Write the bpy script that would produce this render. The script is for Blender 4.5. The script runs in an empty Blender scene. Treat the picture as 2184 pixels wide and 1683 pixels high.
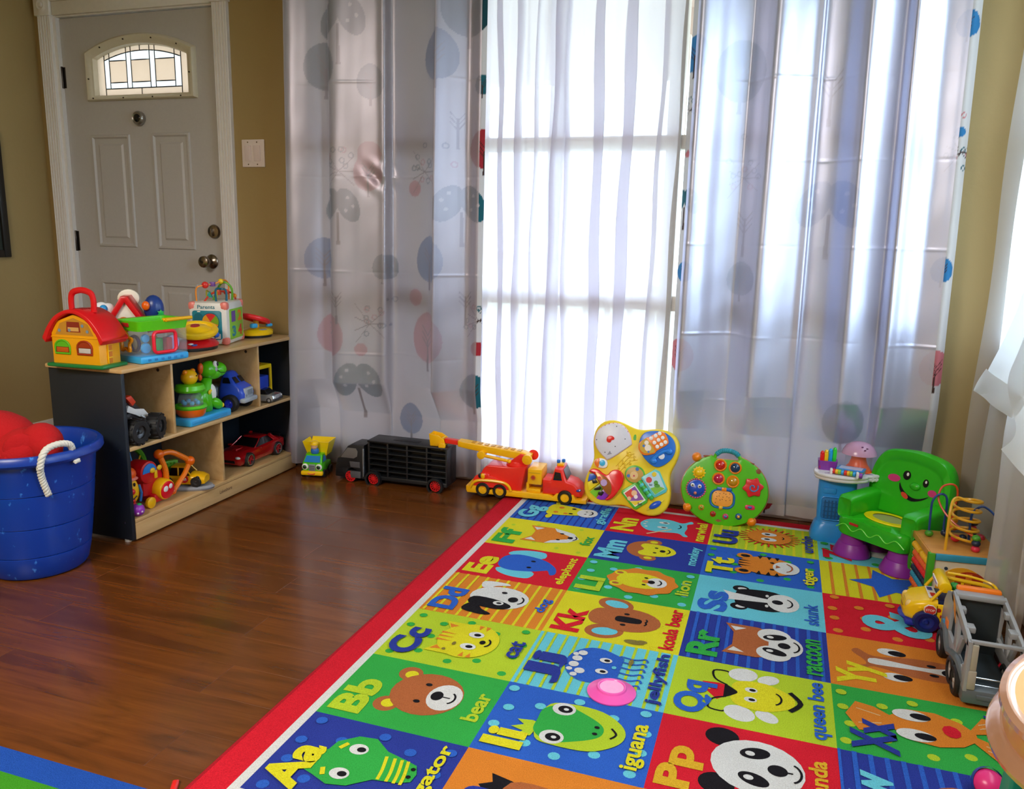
import bpy, bmesh, math, random
import numpy as np
from math import sin, cos, pi, radians, sqrt, atan2
from mathutils import Vector, Matrix
random.seed(7)
SC = bpy.context.scene
COL = SC.collection

# ---------------------------------------------------------------- camera
def camera_axes(yaw, pitch, roll):
    f = Vector((sin(yaw)*cos(pitch), cos(yaw)*cos(pitch), -sin(pitch)))
    r = Vector((cos(yaw), -sin(yaw), 0)); d = f.cross(r)
    c, s = cos(roll), sin(roll)
    return c*r + s*d, -s*r + c*d, f
_r, _d, _f = camera_axes(radians(-18.4), radians(11.42), radians(-1.25))
cam_data = bpy.data.cameras.new('camera'); cam = bpy.data.objects.new('camera', cam_data); COL.objects.link(cam)
cam_data.sensor_width = 36; cam_data.lens = 1713/2184*36; cam_data.clip_start = 0.02; cam_data.clip_end = 200
M4 = Matrix((( _r.x, -_d.x, -_f.x, 0), (_r.y, -_d.y, -_f.y, 0), (_r.z, -_d.z, -_f.z, 1.078), (0, 0, 0, 1)))
cam.matrix_world = M4
SC.camera = cam

# ---------------------------------------------------------------- world, light, exposure
w = bpy.data.worlds.new('sky'); SC.world = w; w.use_nodes = True
nt = w.node_tree; bg = nt.nodes['Background']
bg.inputs[0].default_value = (0.66, 0.835, 1.0, 1); bg.inputs[1].default_value = 8.0
w.cycles.sampling_method = 'AUTOMATIC'
def area(name, loc, rot, sx, sy, power, col):
    l = bpy.data.lights.new(name, 'AREA'); l.shape = 'RECTANGLE'; l.size = sx; l.size_y = sy
    l.energy = power; l.color = col
    o = bpy.data.objects.new(name, l); COL.objects.link(o); o.location = loc; o.rotation_euler = [radians(a) for a in rot]
    return o
# skylight enters by the street window and the side window
for nm, loc, rot, sx, sy in (('window_portal', (-0.85, 3.34, 1.12), (-90, 0, 0), 2.6, 1.9), ('side_window_portal', (0.88, 2.1, 1.4), (0, 90, 0), 1.5, 1.9)):
    o = area(nm, loc, rot, sx, sy, 1, (1, 1, 1)); o.data.cycles.is_portal = True
area('added_ceiling_fill', (-1.5, -0.6, 2.36), (0, 0, 0), 1.2, 1.2, 95, (1, 0.91, 0.80))  # unseen fill light, added overhead to brighten the room from behind the camera
SC.view_settings.view_transform = 'Standard'; SC.view_settings.look = 'None'
SC.view_settings.exposure = 0.38; SC.view_settings.gamma = 1.0; SC.view_settings.use_curve_mapping = False
cy = SC.cycles
cy.max_bounces = 10; cy.diffuse_bounces = 5; cy.glossy_bounces = 4; cy.transmission_bounces = 6; cy.transparent_max_bounces = 24
cy.use_denoising = True; cy.caustics_reflective = False; cy.caustics_refractive = False; cy.sample_clamp_indirect = 8
cy.use_adaptive_sampling = False

# ---------------------------------------------------------------- materials
def lin(h):
    if not isinstance(h, str): return h
    h = h.lstrip('#'); o = []
    for i in (0, 2, 4):
        c = int(h[i:i+2], 16)/255
        o.append(c/12.92 if c <= .04045 else ((c+.055)/1.055)**2.4)
    return tuple(o)
_mc = {}
def newmat(name):
    m = bpy.data.materials.new(name); m.use_nodes = True
    n = m.node_tree; n.nodes.clear()
    out = n.nodes.new('ShaderNodeOutputMaterial')
    return m, n, out
def node(n, t, **k):
    x = n.nodes.new(t)
    for a, b in k.items():
        if a in x.inputs.keys(): x.inputs[a].default_value = b
        else: setattr(x, a, b)
    return x
def P(h, rough=.35, metal=0, bump=.05, scale=60, var=.05, coat=0, spec=.5, trans=0, sheen=0):
    """plastic, paint, cloth: a principled surface with procedural mottling and fine relief"""
    key = (h, rough, metal, bump, scale, var, coat, spec, trans, sheen)
    if key in _mc: return _mc[key]
    m, n, out = newmat('surface_' + str(h).strip('#'))
    b = node(n, 'ShaderNodeBsdfPrincipled'); c = lin(h)
    tc = node(n, 'ShaderNodeTexCoord'); no = node(n, 'ShaderNodeTexNoise', Scale=scale, Detail=3.0)
    n.links.new(tc.outputs['Object'], no.inputs['Vector'])
    mx = node(n, 'ShaderNodeMix', data_type='RGBA')
    mx.inputs[6].default_value = (*[max(0, x*(1-var)) for x in c], 1); mx.inputs[7].default_value = (*[min(1, x*(1+var)) for x in c], 1)
    n.links.new(no.outputs['Fac'], mx.inputs[0]); n.links.new(mx.outputs[2], b.inputs['Base Color'])
    b.inputs['Roughness'].default_value = rough; b.inputs['Metallic'].default_value = metal
    b.inputs['Specular IOR Level'].default_value = spec
    b.inputs['Coat Weight'].default_value = coat; b.inputs['Sheen Weight'].default_value = sheen
    if bump:
        bp = node(n, 'ShaderNodeBump', Strength=bump, Distance=.002)
        n.links.new(no.outputs['Fac'], bp.inputs['Height']); n.links.new(bp.outputs[0], b.inputs['Normal'])
    if trans:
        tr = node(n, 'ShaderNodeBsdfTransparent'); tr.inputs[0].default_value = (*[.4+.6*x for x in c], 1)
        ms = node(n, 'ShaderNodeMixShader'); ms.inputs[0].default_value = trans
        n.links.new(b.outputs[0], ms.inputs[1]); n.links.new(tr.outputs[0], ms.inputs[2]); n.links.new(ms.outputs[0], out.inputs[0])
    else: n.links.new(b.outputs[0], out.inputs[0])
    _mc[key] = m; return m
def RUGM(h):
    k = ('rug', h)
    if k in _mc: return _mc[k]
    m, n, out = newmat('rug_pile_' + h.strip('#')); c = lin(h)
    b = node(n, 'ShaderNodeBsdfPrincipled', Roughness=.95); b.inputs['Specular IOR Level'].default_value = .1
    tc = node(n, 'ShaderNodeTexCoord'); no = node(n, 'ShaderNodeTexNoise', Scale=420.0, Detail=2.0)
    n2 = node(n, 'ShaderNodeTexNoise', Scale=5.0, Detail=4.0)
    n.links.new(tc.outputs['Object'], no.inputs['Vector']); n.links.new(tc.outputs['Object'], n2.inputs['Vector'])
    mx = node(n, 'ShaderNodeMix', data_type='RGBA'); mx.inputs[6].default_value = (*[x*.55 for x in c], 1); mx.inputs[7].default_value = (*[min(1, x*1.3+.012) for x in c], 1)
    n.links.new(no.outputs['Fac'], mx.inputs[0])
    m2 = node(n, 'ShaderNodeMix', data_type='RGBA', blend_type='MULTIPLY'); m2.inputs[0].default_value = .25
    n.links.new(mx.outputs[2], m2.inputs[6]); n.links.new(n2.outputs['Fac'], m2.inputs[7]); n.links.new(m2.outputs[2], b.inputs['Base Color'])
    bp = node(n, 'ShaderNodeBump', Strength=.6, Distance=.004); n.links.new(no.outputs['Fac'], bp.inputs['Height']); n.links.new(bp.outputs[0], b.inputs['Normal'])
    n.links.new(b.outputs[0], out.inputs[0]); _mc[k] = m; return m
def woodmat(name, dark, light, rough, axis, scale=1.0, rnd=False, coat=0.0, knots=0.0, lo=.3, hi=.75):
    m, n, out = newmat(name); b = node(n, 'ShaderNodeBsdfPrincipled', Roughness=rough); b.inputs['Coat Weight'].default_value = coat; b.inputs['Coat Roughness'].default_value = .12
    tc = node(n, 'ShaderNodeTexCoord'); mp = node(n, 'ShaderNodeMapping'); s = [26*scale]*3; s[axis] = 1.6*scale
    mp.inputs['Scale'].default_value = s
    src = tc.outputs['Object']
    if rnd:
        oi = node(n, 'ShaderNodeObjectInfo'); mu = node(n, 'ShaderNodeMath', operation='MULTIPLY'); mu.inputs[1].default_value = 37.0
        n.links.new(oi.outputs['Random'], mu.inputs[0])
        ad = node(n, 'ShaderNodeVectorMath', operation='ADD'); n.links.new(src, ad.inputs[0]); n.links.new(mu.outputs[0], ad.inputs[1]); src = ad.outputs[0]
    n.links.new(src, mp.inputs['Vector'])
    no = node(n, 'ShaderNodeTexNoise', Scale=1.0, Detail=7.0, Roughness=.62, Distortion=.6); n.links.new(mp.outputs[0], no.inputs['Vector'])
    rp = node(n, 'ShaderNodeValToRGB'); e = rp.color_ramp.elements
    e[0].position = lo; e[0].color = (*lin(dark), 1); e[1].position = hi; e[1].color = (*lin(light), 1)
    n.links.new(no.outputs['Fac'], rp.inputs[0]); cur = rp.outputs[0]
    if knots:
        mp2 = node(n, 'ShaderNodeMapping'); s2 = [9.0]*3; s2[axis] = 2.4; mp2.inputs['Scale'].default_value = s2; n.links.new(src, mp2.inputs['Vector'])
        k = node(n, 'ShaderNodeTexNoise', Scale=1.0, Detail=5.0, Distortion=1.4); n.links.new(mp2.outputs[0], k.inputs['Vector'])
        r2 = node(n, 'ShaderNodeValToRGB'); r2.color_ramp.elements[0].position = .34; r2.color_ramp.elements[0].color = (1-knots,)*3+(1,); r2.color_ramp.elements[1].position = .5; r2.color_ramp.elements[1].color = (1, 1, 1, 1)
        n.links.new(k.outputs['Fac'], r2.inputs[0])
        mm = node(n, 'ShaderNodeMix', data_type='RGBA', blend_type='MULTIPLY'); mm.inputs[0].default_value = 1
        n.links.new(cur, mm.inputs[6]); n.links.new(r2.outputs[0], mm.inputs[7]); cur = mm.outputs[2]
    if rnd:
        mr = node(n, 'ShaderNodeMapRange'); mr.inputs[3].default_value = .92; mr.inputs[4].default_value = 1.07; n.links.new(oi.outputs['Random'], mr.inputs[0])
        hs = node(n, 'ShaderNodeHueSaturation'); n.links.new(cur, hs.inputs['Color']); n.links.new(mr.outputs[0], hs.inputs['Value']); cur = hs.outputs[0]
    n.links.new(cur, b.inputs['Base Color'])
    bp = node(n, 'ShaderNodeBump', Strength=.06, Distance=.002); n.links.new(no.outputs['Fac'], bp.inputs['Height']); n.links.new(bp.outputs[0], b.inputs['Normal'])
    n.links.new(b.outputs[0], out.inputs[0]); return m
def wallmat(name, h):
    m, n, out = newmat(name); b = node(n, 'ShaderNodeBsdfPrincipled', Roughness=.75); c = lin(h)
    tc = node(n, 'ShaderNodeTexCoord'); no = node(n, 'ShaderNodeTexNoise', Scale=55.0, Detail=4.0); n2 = node(n, 'ShaderNodeTexNoise', Scale=1.3, Detail=3.0)
    for x in (no, n2): n.links.new(tc.outputs['Object'], x.inputs['Vector'])
    mx = node(n, 'ShaderNodeMix', data_type='RGBA'); mx.inputs[6].default_value = (*[x*.92 for x in c], 1); mx.inputs[7].default_value = (*[x*1.08 for x in c], 1)
    n.links.new(n2.outputs['Fac'], mx.inputs[0]); n.links.new(mx.outputs[2], b.inputs['Base Color'])
    bp = node(n, 'ShaderNodeBump', Strength=.22, Distance=.003); n.links.new(no.outputs['Fac'], bp.inputs['Height']); n.links.new(bp.outputs[0], b.inputs['Normal'])
    n.links.new(b.outputs[0], out.inputs[0]); return m
def glassmat(name, tint=(1, 1, 1), clear=.9, frost=0.0, rough=.05, bumpscale=0):
    m, n, out = newmat(name)
    tr = node(n, 'ShaderNodeBsdfTransparent'); tr.inputs[0].default_value = (*tint, 1)
    gl = node(n, 'ShaderNodeBsdfGlossy', Roughness=rough)
    ms = node(n, 'ShaderNodeMixShader'); ms.inputs[0].default_value = clear
    n.links.new(gl.outputs[0], ms.inputs[1]); n.links.new(tr.outputs[0], ms.inputs[2]); last = ms
    if frost:
        tl = node(n, 'ShaderNodeBsdfTranslucent'); tl.inputs[0].default_value = (*tint, 1)
        if bumpscale:
            tc = node(n, 'ShaderNodeTexCoord'); no = node(n, 'ShaderNodeTexNoise', Scale=bumpscale); n.links.new(tc.outputs['Object'], no.inputs['Vector'])
            bp = node(n, 'ShaderNodeBump', Strength=.6, Distance=.004); n.links.new(no.outputs['Fac'], bp.inputs['Height']); n.links.new(bp.outputs[0], tl.inputs['Normal']); n.links.new(bp.outputs[0], gl.inputs['Normal'])
        m2 = node(n, 'ShaderNodeMixShader'); m2.inputs[0].default_value = frost
        n.links.new(ms.outputs[0], m2.inputs[1]); n.links.new(tl.outputs[0], m2.inputs[2]); last = m2
    n.links.new(last.outputs[0], out.inputs[0]); return m
def clothmat(name, base, transl, tw, transp=0.0, metal=0.0, rough=.5, attr=None, bump=.15, scale=700.0, aniso=0.0, sheen=0.0, tcol=None):
    m, n, out = newmat(name)
    b = node(n, 'ShaderNodeBsdfPrincipled', Roughness=rough, Metallic=metal); b.inputs['Base Color'].default_value = (*lin(base), 1)
    b.inputs['Anisotropic'].default_value = aniso; b.inputs['Sheen Weight'].default_value = sheen
    tl = node(n, 'ShaderNodeBsdfTranslucent'); tl.inputs[0].default_value = (*lin(transl), 1)
    tc = node(n, 'ShaderNodeTexCoord'); no = node(n, 'ShaderNodeTexNoise', Scale=scale, Detail=2.0); n.links.new(tc.outputs['Object'], no.inputs['Vector'])
    bp = node(n, 'ShaderNodeBump', Strength=bump, Distance=.001); n.links.new(no.outputs['Fac'], bp.inputs['Height']); n.links.new(bp.outputs[0], b.inputs['Normal'])
    if attr:
        at = node(n, 'ShaderNodeAttribute', attribute_name=attr)
        for sock, col, f in ((tl.inputs[0], transl, attr == 'print' and .6 or 1.0), (b.inputs['Base Color'], base, attr == 'print' and .08 or 1.0)):
            mx = node(n, 'ShaderNodeMix', data_type='RGBA', blend_type='MULTIPLY'); mx.inputs[0].default_value = f; mx.inputs[6].default_value = (*lin(col), 1)
            n.links.new(at.outputs['Color'], mx.inputs[7]); n.links.new(mx.outputs[2], sock)
    ms = node(n, 'ShaderNodeMixShader'); ms.inputs[0].default_value = tw
    n.links.new(b.outputs[0], ms.inputs[1]); n.links.new(tl.outputs[0], ms.inputs[2]); last = ms
    if transp:
        tr = node(n, 'ShaderNodeBsdfTransparent'); 
        if tcol: tr.inputs[0].default_value = (*tcol, 1)
        m2 = node(n, 'ShaderNodeMixShader'); m2.inputs[0].default_value = transp
        n.links.new(ms.outputs[0], m2.inputs[1]); n.links.new(tr.outputs[0], m2.inputs[2]); last = m2
    n.links.new(last.outputs[0], out.inputs[0]); return m

# ---------------------------------------------------------------- geometry helpers
def T(x=0, y=0, z=0, rx=0, ry=0, rz=0):
    return Matrix.Translation((x, y, z)) @ Matrix.Rotation(radians(rz), 4, 'Z') @ Matrix.Rotation(radians(ry), 4, 'Y') @ Matrix.Rotation(radians(rx), 4, 'X')
def FRONT(x=0, y=0, z=0): return T(x, y, z, 90)          # local x,y -> X,Z ; local z -> -Y
def cr(pts, n=6, closed=False):
    pts = [Vector(p) for p in pts]; N = len(pts); o = []
    for i in range(N if closed else N-1):
        if closed: p = [pts[(i+k) % N] for k in (-1, 0, 1, 2)]
        else: p = [pts[max(0, i-1)], pts[i], pts[i+1], pts[min(N-1, i+2)]]
        for j in range(n):
            t = j/n
            o.append(.5*((2*p[1]) + (p[2]-p[0])*t + (2*p[0]-5*p[1]+4*p[2]-p[3])*t*t + (3*p[1]-p[0]-3*p[2]+p[3])*t**3))
    if not closed: o.append(pts[-1])
    return o
def arc(cx, cy, r, a0, a1, n=10, ry=None):
    ry = ry or r
    return [(cx+r*cos(radians(a0+(a1-a0)*i/n)), cy+ry*sin(radians(a0+(a1-a0)*i/n))) for i in range(n+1)]
def ell(cx, cy, rx, ry=None, rot=0, n=20):
    ry = ry or rx; c, s = cos(radians(rot)), sin(radians(rot)); o = []
    for i in range(n):
        a = 2*pi*i/n; x, y = rx*cos(a), ry*sin(a); o.append((cx+x*c-y*s, cy+x*s+y*c))
    return o
def rrect(x0, y0, x1, y1, r, n=4):
    return arc(x1-r, y1-r, r, 0, 90, n)+arc(x0+r, y1-r, r, 90, 180, n)+arc(x0+r, y0+r, r, 180, 270, n)+arc(x1-r, y0+r, r, 270, 360, n)
def star(cx, cy, r0, r1, k, rot=90):
    return [(cx+(r0 if i % 2 == 0 else r1)*cos(radians(rot+180*i/k)), cy+(r0 if i % 2 == 0 else r1)*sin(radians(rot+180*i/k))) for i in range(2*k)]
_txt = {}
def text_geo(s, bold=.02):
    if (s, bold) in _txt: return _txt[(s, bold)]
    cu = bpy.data.curves.new('lettering', 'FONT'); cu.body = s; cu.offset = bold; cu.resolution_u = 4; cu.fill_mode = 'FRONT'
    o = bpy.data.objects.new('lettering', cu); me = o.to_mesh()
    v = [tuple(x.co) for x in me.vertices]; f = [tuple(p.vertices) for p in me.polygons]
    o.to_mesh_clear(); bpy.data.objects.remove(o); bpy.data.curves.remove(cu)
    _txt[(s, bold)] = (v, f); return v, f
class MB:
    def __init__(s, m): s.v = []; s.f = []; s.mi = []; s.mats = []; s.use(m)
    def use(s, m):
        if m not in s.mats: s.mats.append(m)
        s.cur = s.mats.index(m); return s
    def add(s, v, f, M=None):
        o = len(s.v)
        if M is not None: v = [M @ Vector(p) for p in v]
        s.v += [tuple(p) for p in v]; s.f += [tuple(i+o for i in q) for q in f]; s.mi += [s.cur]*len(f); return s
    def addbm(s, bm, M=None):
        bm.verts.index_update(); s.add([v.co.copy() for v in bm.verts], [[v.index for v in f.verts] for f in bm.faces], M); bm.free(); return s
    def box(s, c, d, b=0, M=None, seg=2):
        bm = bmesh.new(); bmesh.ops.create_cube(bm, size=1)
        for v in bm.verts: v.co = Vector((v.co.x*d[0], v.co.y*d[1], v.co.z*d[2]))+Vector(c)
        if b: bmesh.ops.bevel(bm, geom=bm.edges[:], offset=min(b, .49*min(d)), segments=seg, affect='EDGES', profile=.5)
        return s.addbm(bm, M)
    def bx(s, x0, x1, y0, y1, z0, z1, b=0, M=None, seg=2):
        return s.box(((x0+x1)/2, (y0+y1)/2, (z0+z1)/2), (abs(x1-x0), abs(y1-y0), abs(z1-z0)), b, M, seg)
    def prism(s, poly, h, M=None, b=0, seg=2, z0=0):
        bm = bmesh.new(); vs = [bm.verts.new((p[0], p[1], z0)) for p in poly]; f = bm.faces.new(vs)
        r = bmesh.ops.extrude_face_region(bm, geom=[f])
        tv = [g for g in r['geom'] if isinstance(g, bmesh.types.BMVert)]
        for v in tv: v.co.z += h
        if b:
            te = [e for e in bm.edges if (abs(e.verts[0].co.z-z0-h) < 1e-7 and abs(e.verts[1].co.z-z0-h) < 1e-7) or (abs(e.verts[0].co.z-z0) < 1e-7 and abs(e.verts[1].co.z-z0) < 1e-7)]
            bmesh.ops.bevel(bm, geom=te, offset=b, segments=seg, affect='EDGES', profile=.5, clamp_overlap=True)
        return s.addbm(bm, M)
    def side(s, poly, y0, y1, b=0, M=None):              # polygon in x,z pulled from y1 (far) to y0 (near)
        K = FRONT(0, y1, 0); return s.prism(poly, y1-y0, K if M is None else M @ K, b)
    def flat(s, poly, M=None, z=0): return s.add([(p[0], p[1], z) for p in poly], [list(range(len(poly)))], M)
    def lathe(s, prof, M=None, n=24, c=(0, 0, 0), a=360):
        v = []; f = []; full = a == 360; k = n if full else n+1
        for r, z in prof:
            for i in range(k):
                t = radians(a)*i/n; v.append((c[0]+r*cos(t), c[1]+r*sin(t), c[2]+z))
        for j in range(len(prof)-1):
            for i in range(n):
                i2 = (i+1) % k if full else i+1
                f.append((j*k+i, j*k+i2, (j+1)*k+i2, (j+1)*k+i))
        return s.add(v, f, M)
    def cyl(s, p0, p1, r, r1=None, n=16, b=0):
        p0 = Vector(p0); p1 = Vector(p1); d = p1-p0; L = d.length; r1 = r if r1 is None else r1
        M = Matrix.Translation(p0) @ d.to_track_quat('Z', 'Y').to_matrix().to_4x4()
        if b: pr = [(1e-5, 0), (r-b, 0), (r-b*.3, b*.3), (r, b), (r1, L-b), (r1-b*.3, L-b*.3), (r1-b, L), (1e-5, L)]
        else: pr = [(1e-5, 0), (r, 0), (r1, L), (1e-5, L)]
        return s.lathe(pr, M, n)
    def ball(s, c, r, M=None, nu=16, nv=10):
        if not hasattr(r, '__len__'): r = (r, r, r)
        K = Matrix.Translation(c) @ (Matrix() if M is None else M) @ Matrix.Diagonal((*r, 1))
        return s.lathe([(max(1e-4, sin(pi*j/nv)), -cos(pi*j/nv)) for j in range(nv+1)], K, nu)
    def tube(s, pts, r, n=8, closed=False, caps=True):
        pts = [Vector(p) for p in pts]; N = len(pts); v = []; f = []
        R = r if hasattr(r, '__len__') else [r]*N
        tan = [((pts[(i+1) % N]-pts[i-1]) if closed else (pts[min(N-1, i+1)]-pts[max(0, i-1)])).normalized() for i in range(N)]
        up = Vector((0, 0, 1)) if abs(tan[0].z) < .9 else Vector((1, 0, 0))
        u = tan[0].cross(up).normalized()
        for i in range(N):
            u = (u-tan[i]*u.dot(tan[i])).normalized(); w_ = tan[i].cross(u)
            for k in range(n):
                a = 2*pi*k/n; v.append(pts[i]+(u*cos(a)+w_*sin(a))*R[i])
        for i in range(N if closed else N-1):
            for k in range(n):
                i2 = (i+1) % N; f.append((i*n+k, i*n+(k+1) % n, i2*n+(k+1) % n, i2*n+k))
        if caps and not closed: f += [tuple(range(n))[::-1], tuple((N-1)*n+k for k in range(n))]
        return s.add(v, f)
    def loft(s, rings, cap=True, M=None):
        n = len(rings[0]); v = [p for r in rings for p in r]; f = []
        for j in range(len(rings)-1):
            for i in range(n): f.append((j*n+i, j*n+(i+1) % n, (j+1)*n+(i+1) % n, (j+1)*n+i))
        if cap:
            for j, R in ((0, rings[0]), (len(rings)-1, rings[-1])):
                v.append(tuple(sum(p[k] for p in R)/n for k in range(3))); e = len(v)-1
                f += [(j*n+i, j*n+(i+1) % n, e) for i in range(n)]
        return s.add(v, f, M)
    def text(s, t, u0, v0, u1, v1, M=None, z=0, bold=.02, keep=False):
        v, f = text_geo(t, bold); xs = [p[0] for p in v]; ys = [p[1] for p in v]
        sx = (u1-u0)/(max(xs)-min(xs)); sy = (v1-v0)/(max(ys)-min(ys))
        return s.add([(u0+(p[0]-min(xs))*sx, v0+(p[1]-min(ys))*sy, z) for p in v], f, M)
def build(name, mb, parent=None, label=None, smooth=35, recalc=True):
    me = bpy.data.meshes.new(name); me.from_pydata(mb.v, [], mb.f)
    for m in mb.mats: me.materials.append(m)
    me.polygons.foreach_set('material_index', mb.mi)
    if recalc:
        bm = bmesh.new(); bm.from_mesh(me); bmesh.ops.recalc_face_normals(bm, faces=bm.faces[:]); bm.to_mesh(me); bm.free()
    if smooth:
        me.polygons.foreach_set('use_smooth', [True]*len(me.polygons)); me.set_sharp_from_angle(angle=radians(smooth))
    me.update()
    o = bpy.data.objects.new(name, me); COL.objects.link(o)
    if parent: o.parent = parent
    if label: o['label'] = label
    return o
def tag(o, label, cat, group=None):
    o['label'] = label; o['category'] = cat
    if group: o['group'] = group
    return o
def thing(name, label, cat, loc=(0, 0, 0), rz=0, rx=0, ry=0, group=None):
    o = bpy.data.objects.new(name, None); COL.objects.link(o); o.empty_display_size = .05
    o.location = loc; o.rotation_euler = (radians(rx), radians(ry), radians(rz)); return tag(o, label, cat, group)
def struct(name, mb, parent=None, smooth=30):
    o = build(name, mb, parent, smooth=smooth)
    if not parent: o['kind'] = 'structure'
    return o
def copy_tree(src, loc, rz, label):
    c = src.copy(); COL.objects.link(c); c.location = loc; c.rotation_euler.z = radians(rz); c['label'] = label
    for ch in list(src.children):
        d = ch.copy(); COL.objects.link(d); d.parent = c
        for g in list(ch.children):
            e = g.copy(); COL.objects.link(e); e.parent = d
    return c
def clone(o, loc, parent=None):
    c = o.copy(); COL.objects.link(c); c.location = loc
    if parent: c.parent = parent
    return c
def ring_rect(mb, x0, z0, x1, z1, steps, M=None):
    """concentric rectangles in x,z with (inset, y) steps, closed by a face"""
    v = []; f = []
    for i, y in steps:
        v += [(x0+i, y, z0+i), (x1-i, y, z0+i), (x1-i, y, z1-i), (x0+i, y, z1-i)]
    for k in range(len(steps)-1):
        for q in range(4): f.append((4*k+q, 4*k+(q+1) % 4, 4*k+4+(q+1) % 4, 4*k+4+q))
    e = 4*(len(steps)-1); f.append((e, e+1, e+2, e+3))
    return mb.add(v, f, M)
RED, YEL, ORA, GRN, LIM, BLU, LBL, PUR, WHT, BLK, PNK = '#d8131c', '#f5c40a', '#f2690d', '#1f9a3a', '#74cc1e', '#1a4fc0', '#35a8e8', '#8a3aa8', '#ece9e6', '#111215', '#e8508c'
# ---------------------------------------------------------------- setting
XL, XR, YB, YF, ZC = -3.53, .745, 3.19, -2.2, 2.44
W_TAN = wallmat('tan_wall_paint', '#a08858'); W_WHITE = wallmat('ceiling_paint', '#e6e2da'); TRIMW = P('#e2dedb', .45, bump=.1)
CREAM = P('#e9e2d2', .45)
floor = MB(P('#2a170c', .6)); floor.bx(XL-.1, XR+.1, YF, YB+.12, -.08, -.012); floor = struct('floor', floor)
PLANK = woodmat('plank_wood', '#44200a', '#82481a', .27, 0, 1.0, True, coat=.25, knots=.26, lo=.2, hi=.85)
pw, pl = .128, 1.22
pm = MB(PLANK); pm.bx(0, pl-.0003, 0, pw-.0003, -.012, 0, .0006, seg=1); plank0 = None
row = 0; y = YB
while y > -1.0:
    y -= pw; x = XL-(row*.47 % 1.0)*pl
    while x < XR:
        if x+pl > XL:
            if plank0 is None: plank0 = build('plank', pm, floor); plank0.location = (x, y, 0)
            else: clone(plank0, (x, y, 0))
        x += pl
    row += 1
fb = MB(PLANK); fb.bx(XL, XR, YF, y, -.012, 0); build('floor_boards', fb, floor)['kind'] = 'stuff'

wl = MB(W_TAN); wl.bx(XL-.1, XL, YF, YB+.15, 0, ZC); struct('wall_left', wl)
# back wall with openings for the door and the street window
DX0, DX1, DZ = -3.40, -2.48, 2.04
WX0, WX1, WZ0, WZ1 = -2.12, .42, .1, 2.06
wb = MB(W_TAN)
for a in ((XL, DX0, 0, ZC), (DX0, DX1, DZ, ZC), (DX1, WX0, 0, ZC), (WX0, WX1, 0, WZ0), (WX0, WX1, WZ1, ZC), (WX1, XR, 0, ZC)):
    wb.bx(a[0], a[1], YB, YB+.15, a[2], a[3])
struct('wall_back', wb)
SY0, SY1, SZ0, SZ1 = .8, 3.04, .72, 2.2
wr = MB(W_TAN)
for a in ((YF, SY0, 0, ZC), (SY1, YB+.15, 0, ZC), (SY0, SY1, 0, SZ0), (SY0, SY1, SZ1, ZC)): wr.bx(XR, XR+.12, a[0], a[1], a[2], a[3])
struct('wall_right', wr)
wf = MB(W_TAN); wf.bx(XL-.1, XR+.12, YF-.1, YF, 0, ZC); struct('wall_front', wf)
ce = MB(W_WHITE); ce.bx(XL-.1, XR+.12, YF-.1, YB+.15, ZC, ZC+.1); struct('ceiling', ce)
bb = MB(TRIMW)
bb.bx(XL, XL+.014, YF, YB, .001, .085, .004); struct('baseboard_left', bb)
bb = MB(TRIMW); bb.bx(-2.40, XR, YB-.014, YB, .001, .085, .004); struct('baseboard_back', bb)
bb = MB(TRIMW); bb.bx(XR-.014, XR, YF, YB-.015, .001, .085, .004); struct('baseboard_right', bb)

# street window: outer frame, two mullions, two transoms, panes
FRM = P('#ece7de', .4); GLS = glassmat('window_glass', (1, 1, 1), .93)
wn = MB(FRM)
wn.bx(WX0, WX1, YB-.0, YB+.09, WZ0, WZ0+.05, .004); wn.bx(WX0, WX1, YB, YB+.09, WZ1-.05, WZ1, .004)
wn.bx(WX0, WX0+.05, YB, YB+.09, WZ0, WZ1, .004); wn.bx(WX1-.05, WX1, YB, YB+.09, WZ0, WZ1, .004)
win = struct('window_1', wn)
VM = [-.437]
for x in VM: q = MB(FRM); q.bx(x-.024, x+.024, YB+.005, YB+.085, WZ0+.05, WZ1-.05, .006); build('mullion', q, win)
for z0, z1 in ((1.40, 1.453), (.785, .845)): q = MB(FRM); q.bx(WX0+.05, WX1-.05, YB+.015, YB+.075, z0, z1, .006); build('transom', q, win)
xs = [WX0+.05]+[v for x in VM for v in (x-.024, x+.024)]+[WX1-.05]; zs = [WZ0+.05, .785, .845, 1.40, 1.453, WZ1-.05]
for i in range(0, 4, 2):
    for j in range(0, 6, 2):
        q = MB(GLS); q.bx(xs[i], xs[i+1], YB+.043, YB+.047, zs[j], zs[j+1]); build('pane', q, win)
q = MB(FRM); q.bx(WX0-.05, WX1+.05, YB-.03, YB, WZ0-.03, WZ0, .006); build('sill', q, win)
# side window
wn = MB(FRM)
for a in ((SY0, SY1, SZ0, SZ0+.05), (SY0, SY1, SZ1-.05, SZ1), (SY0, SY0+.05, SZ0, SZ1), (SY1-.05, SY1, SZ0, SZ1)): wn.bx(XR, XR+.08, a[0], a[1], a[2], a[3], .004)
win2 = struct('window_2', wn)
q = MB(FRM); q.bx(XR+.02, XR+.06, SY0+.05, SY1-.05, 1.38, 1.43, .004); build('transom', q, win2)
for z0, z1 in ((SZ0+.05, 1.38), (1.43, SZ1-.05)): q = MB(GLS); q.bx(XR+.036, XR+.04, SY0+.05, SY1-.05, z0, z1); build('pane', q, win2)

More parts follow.
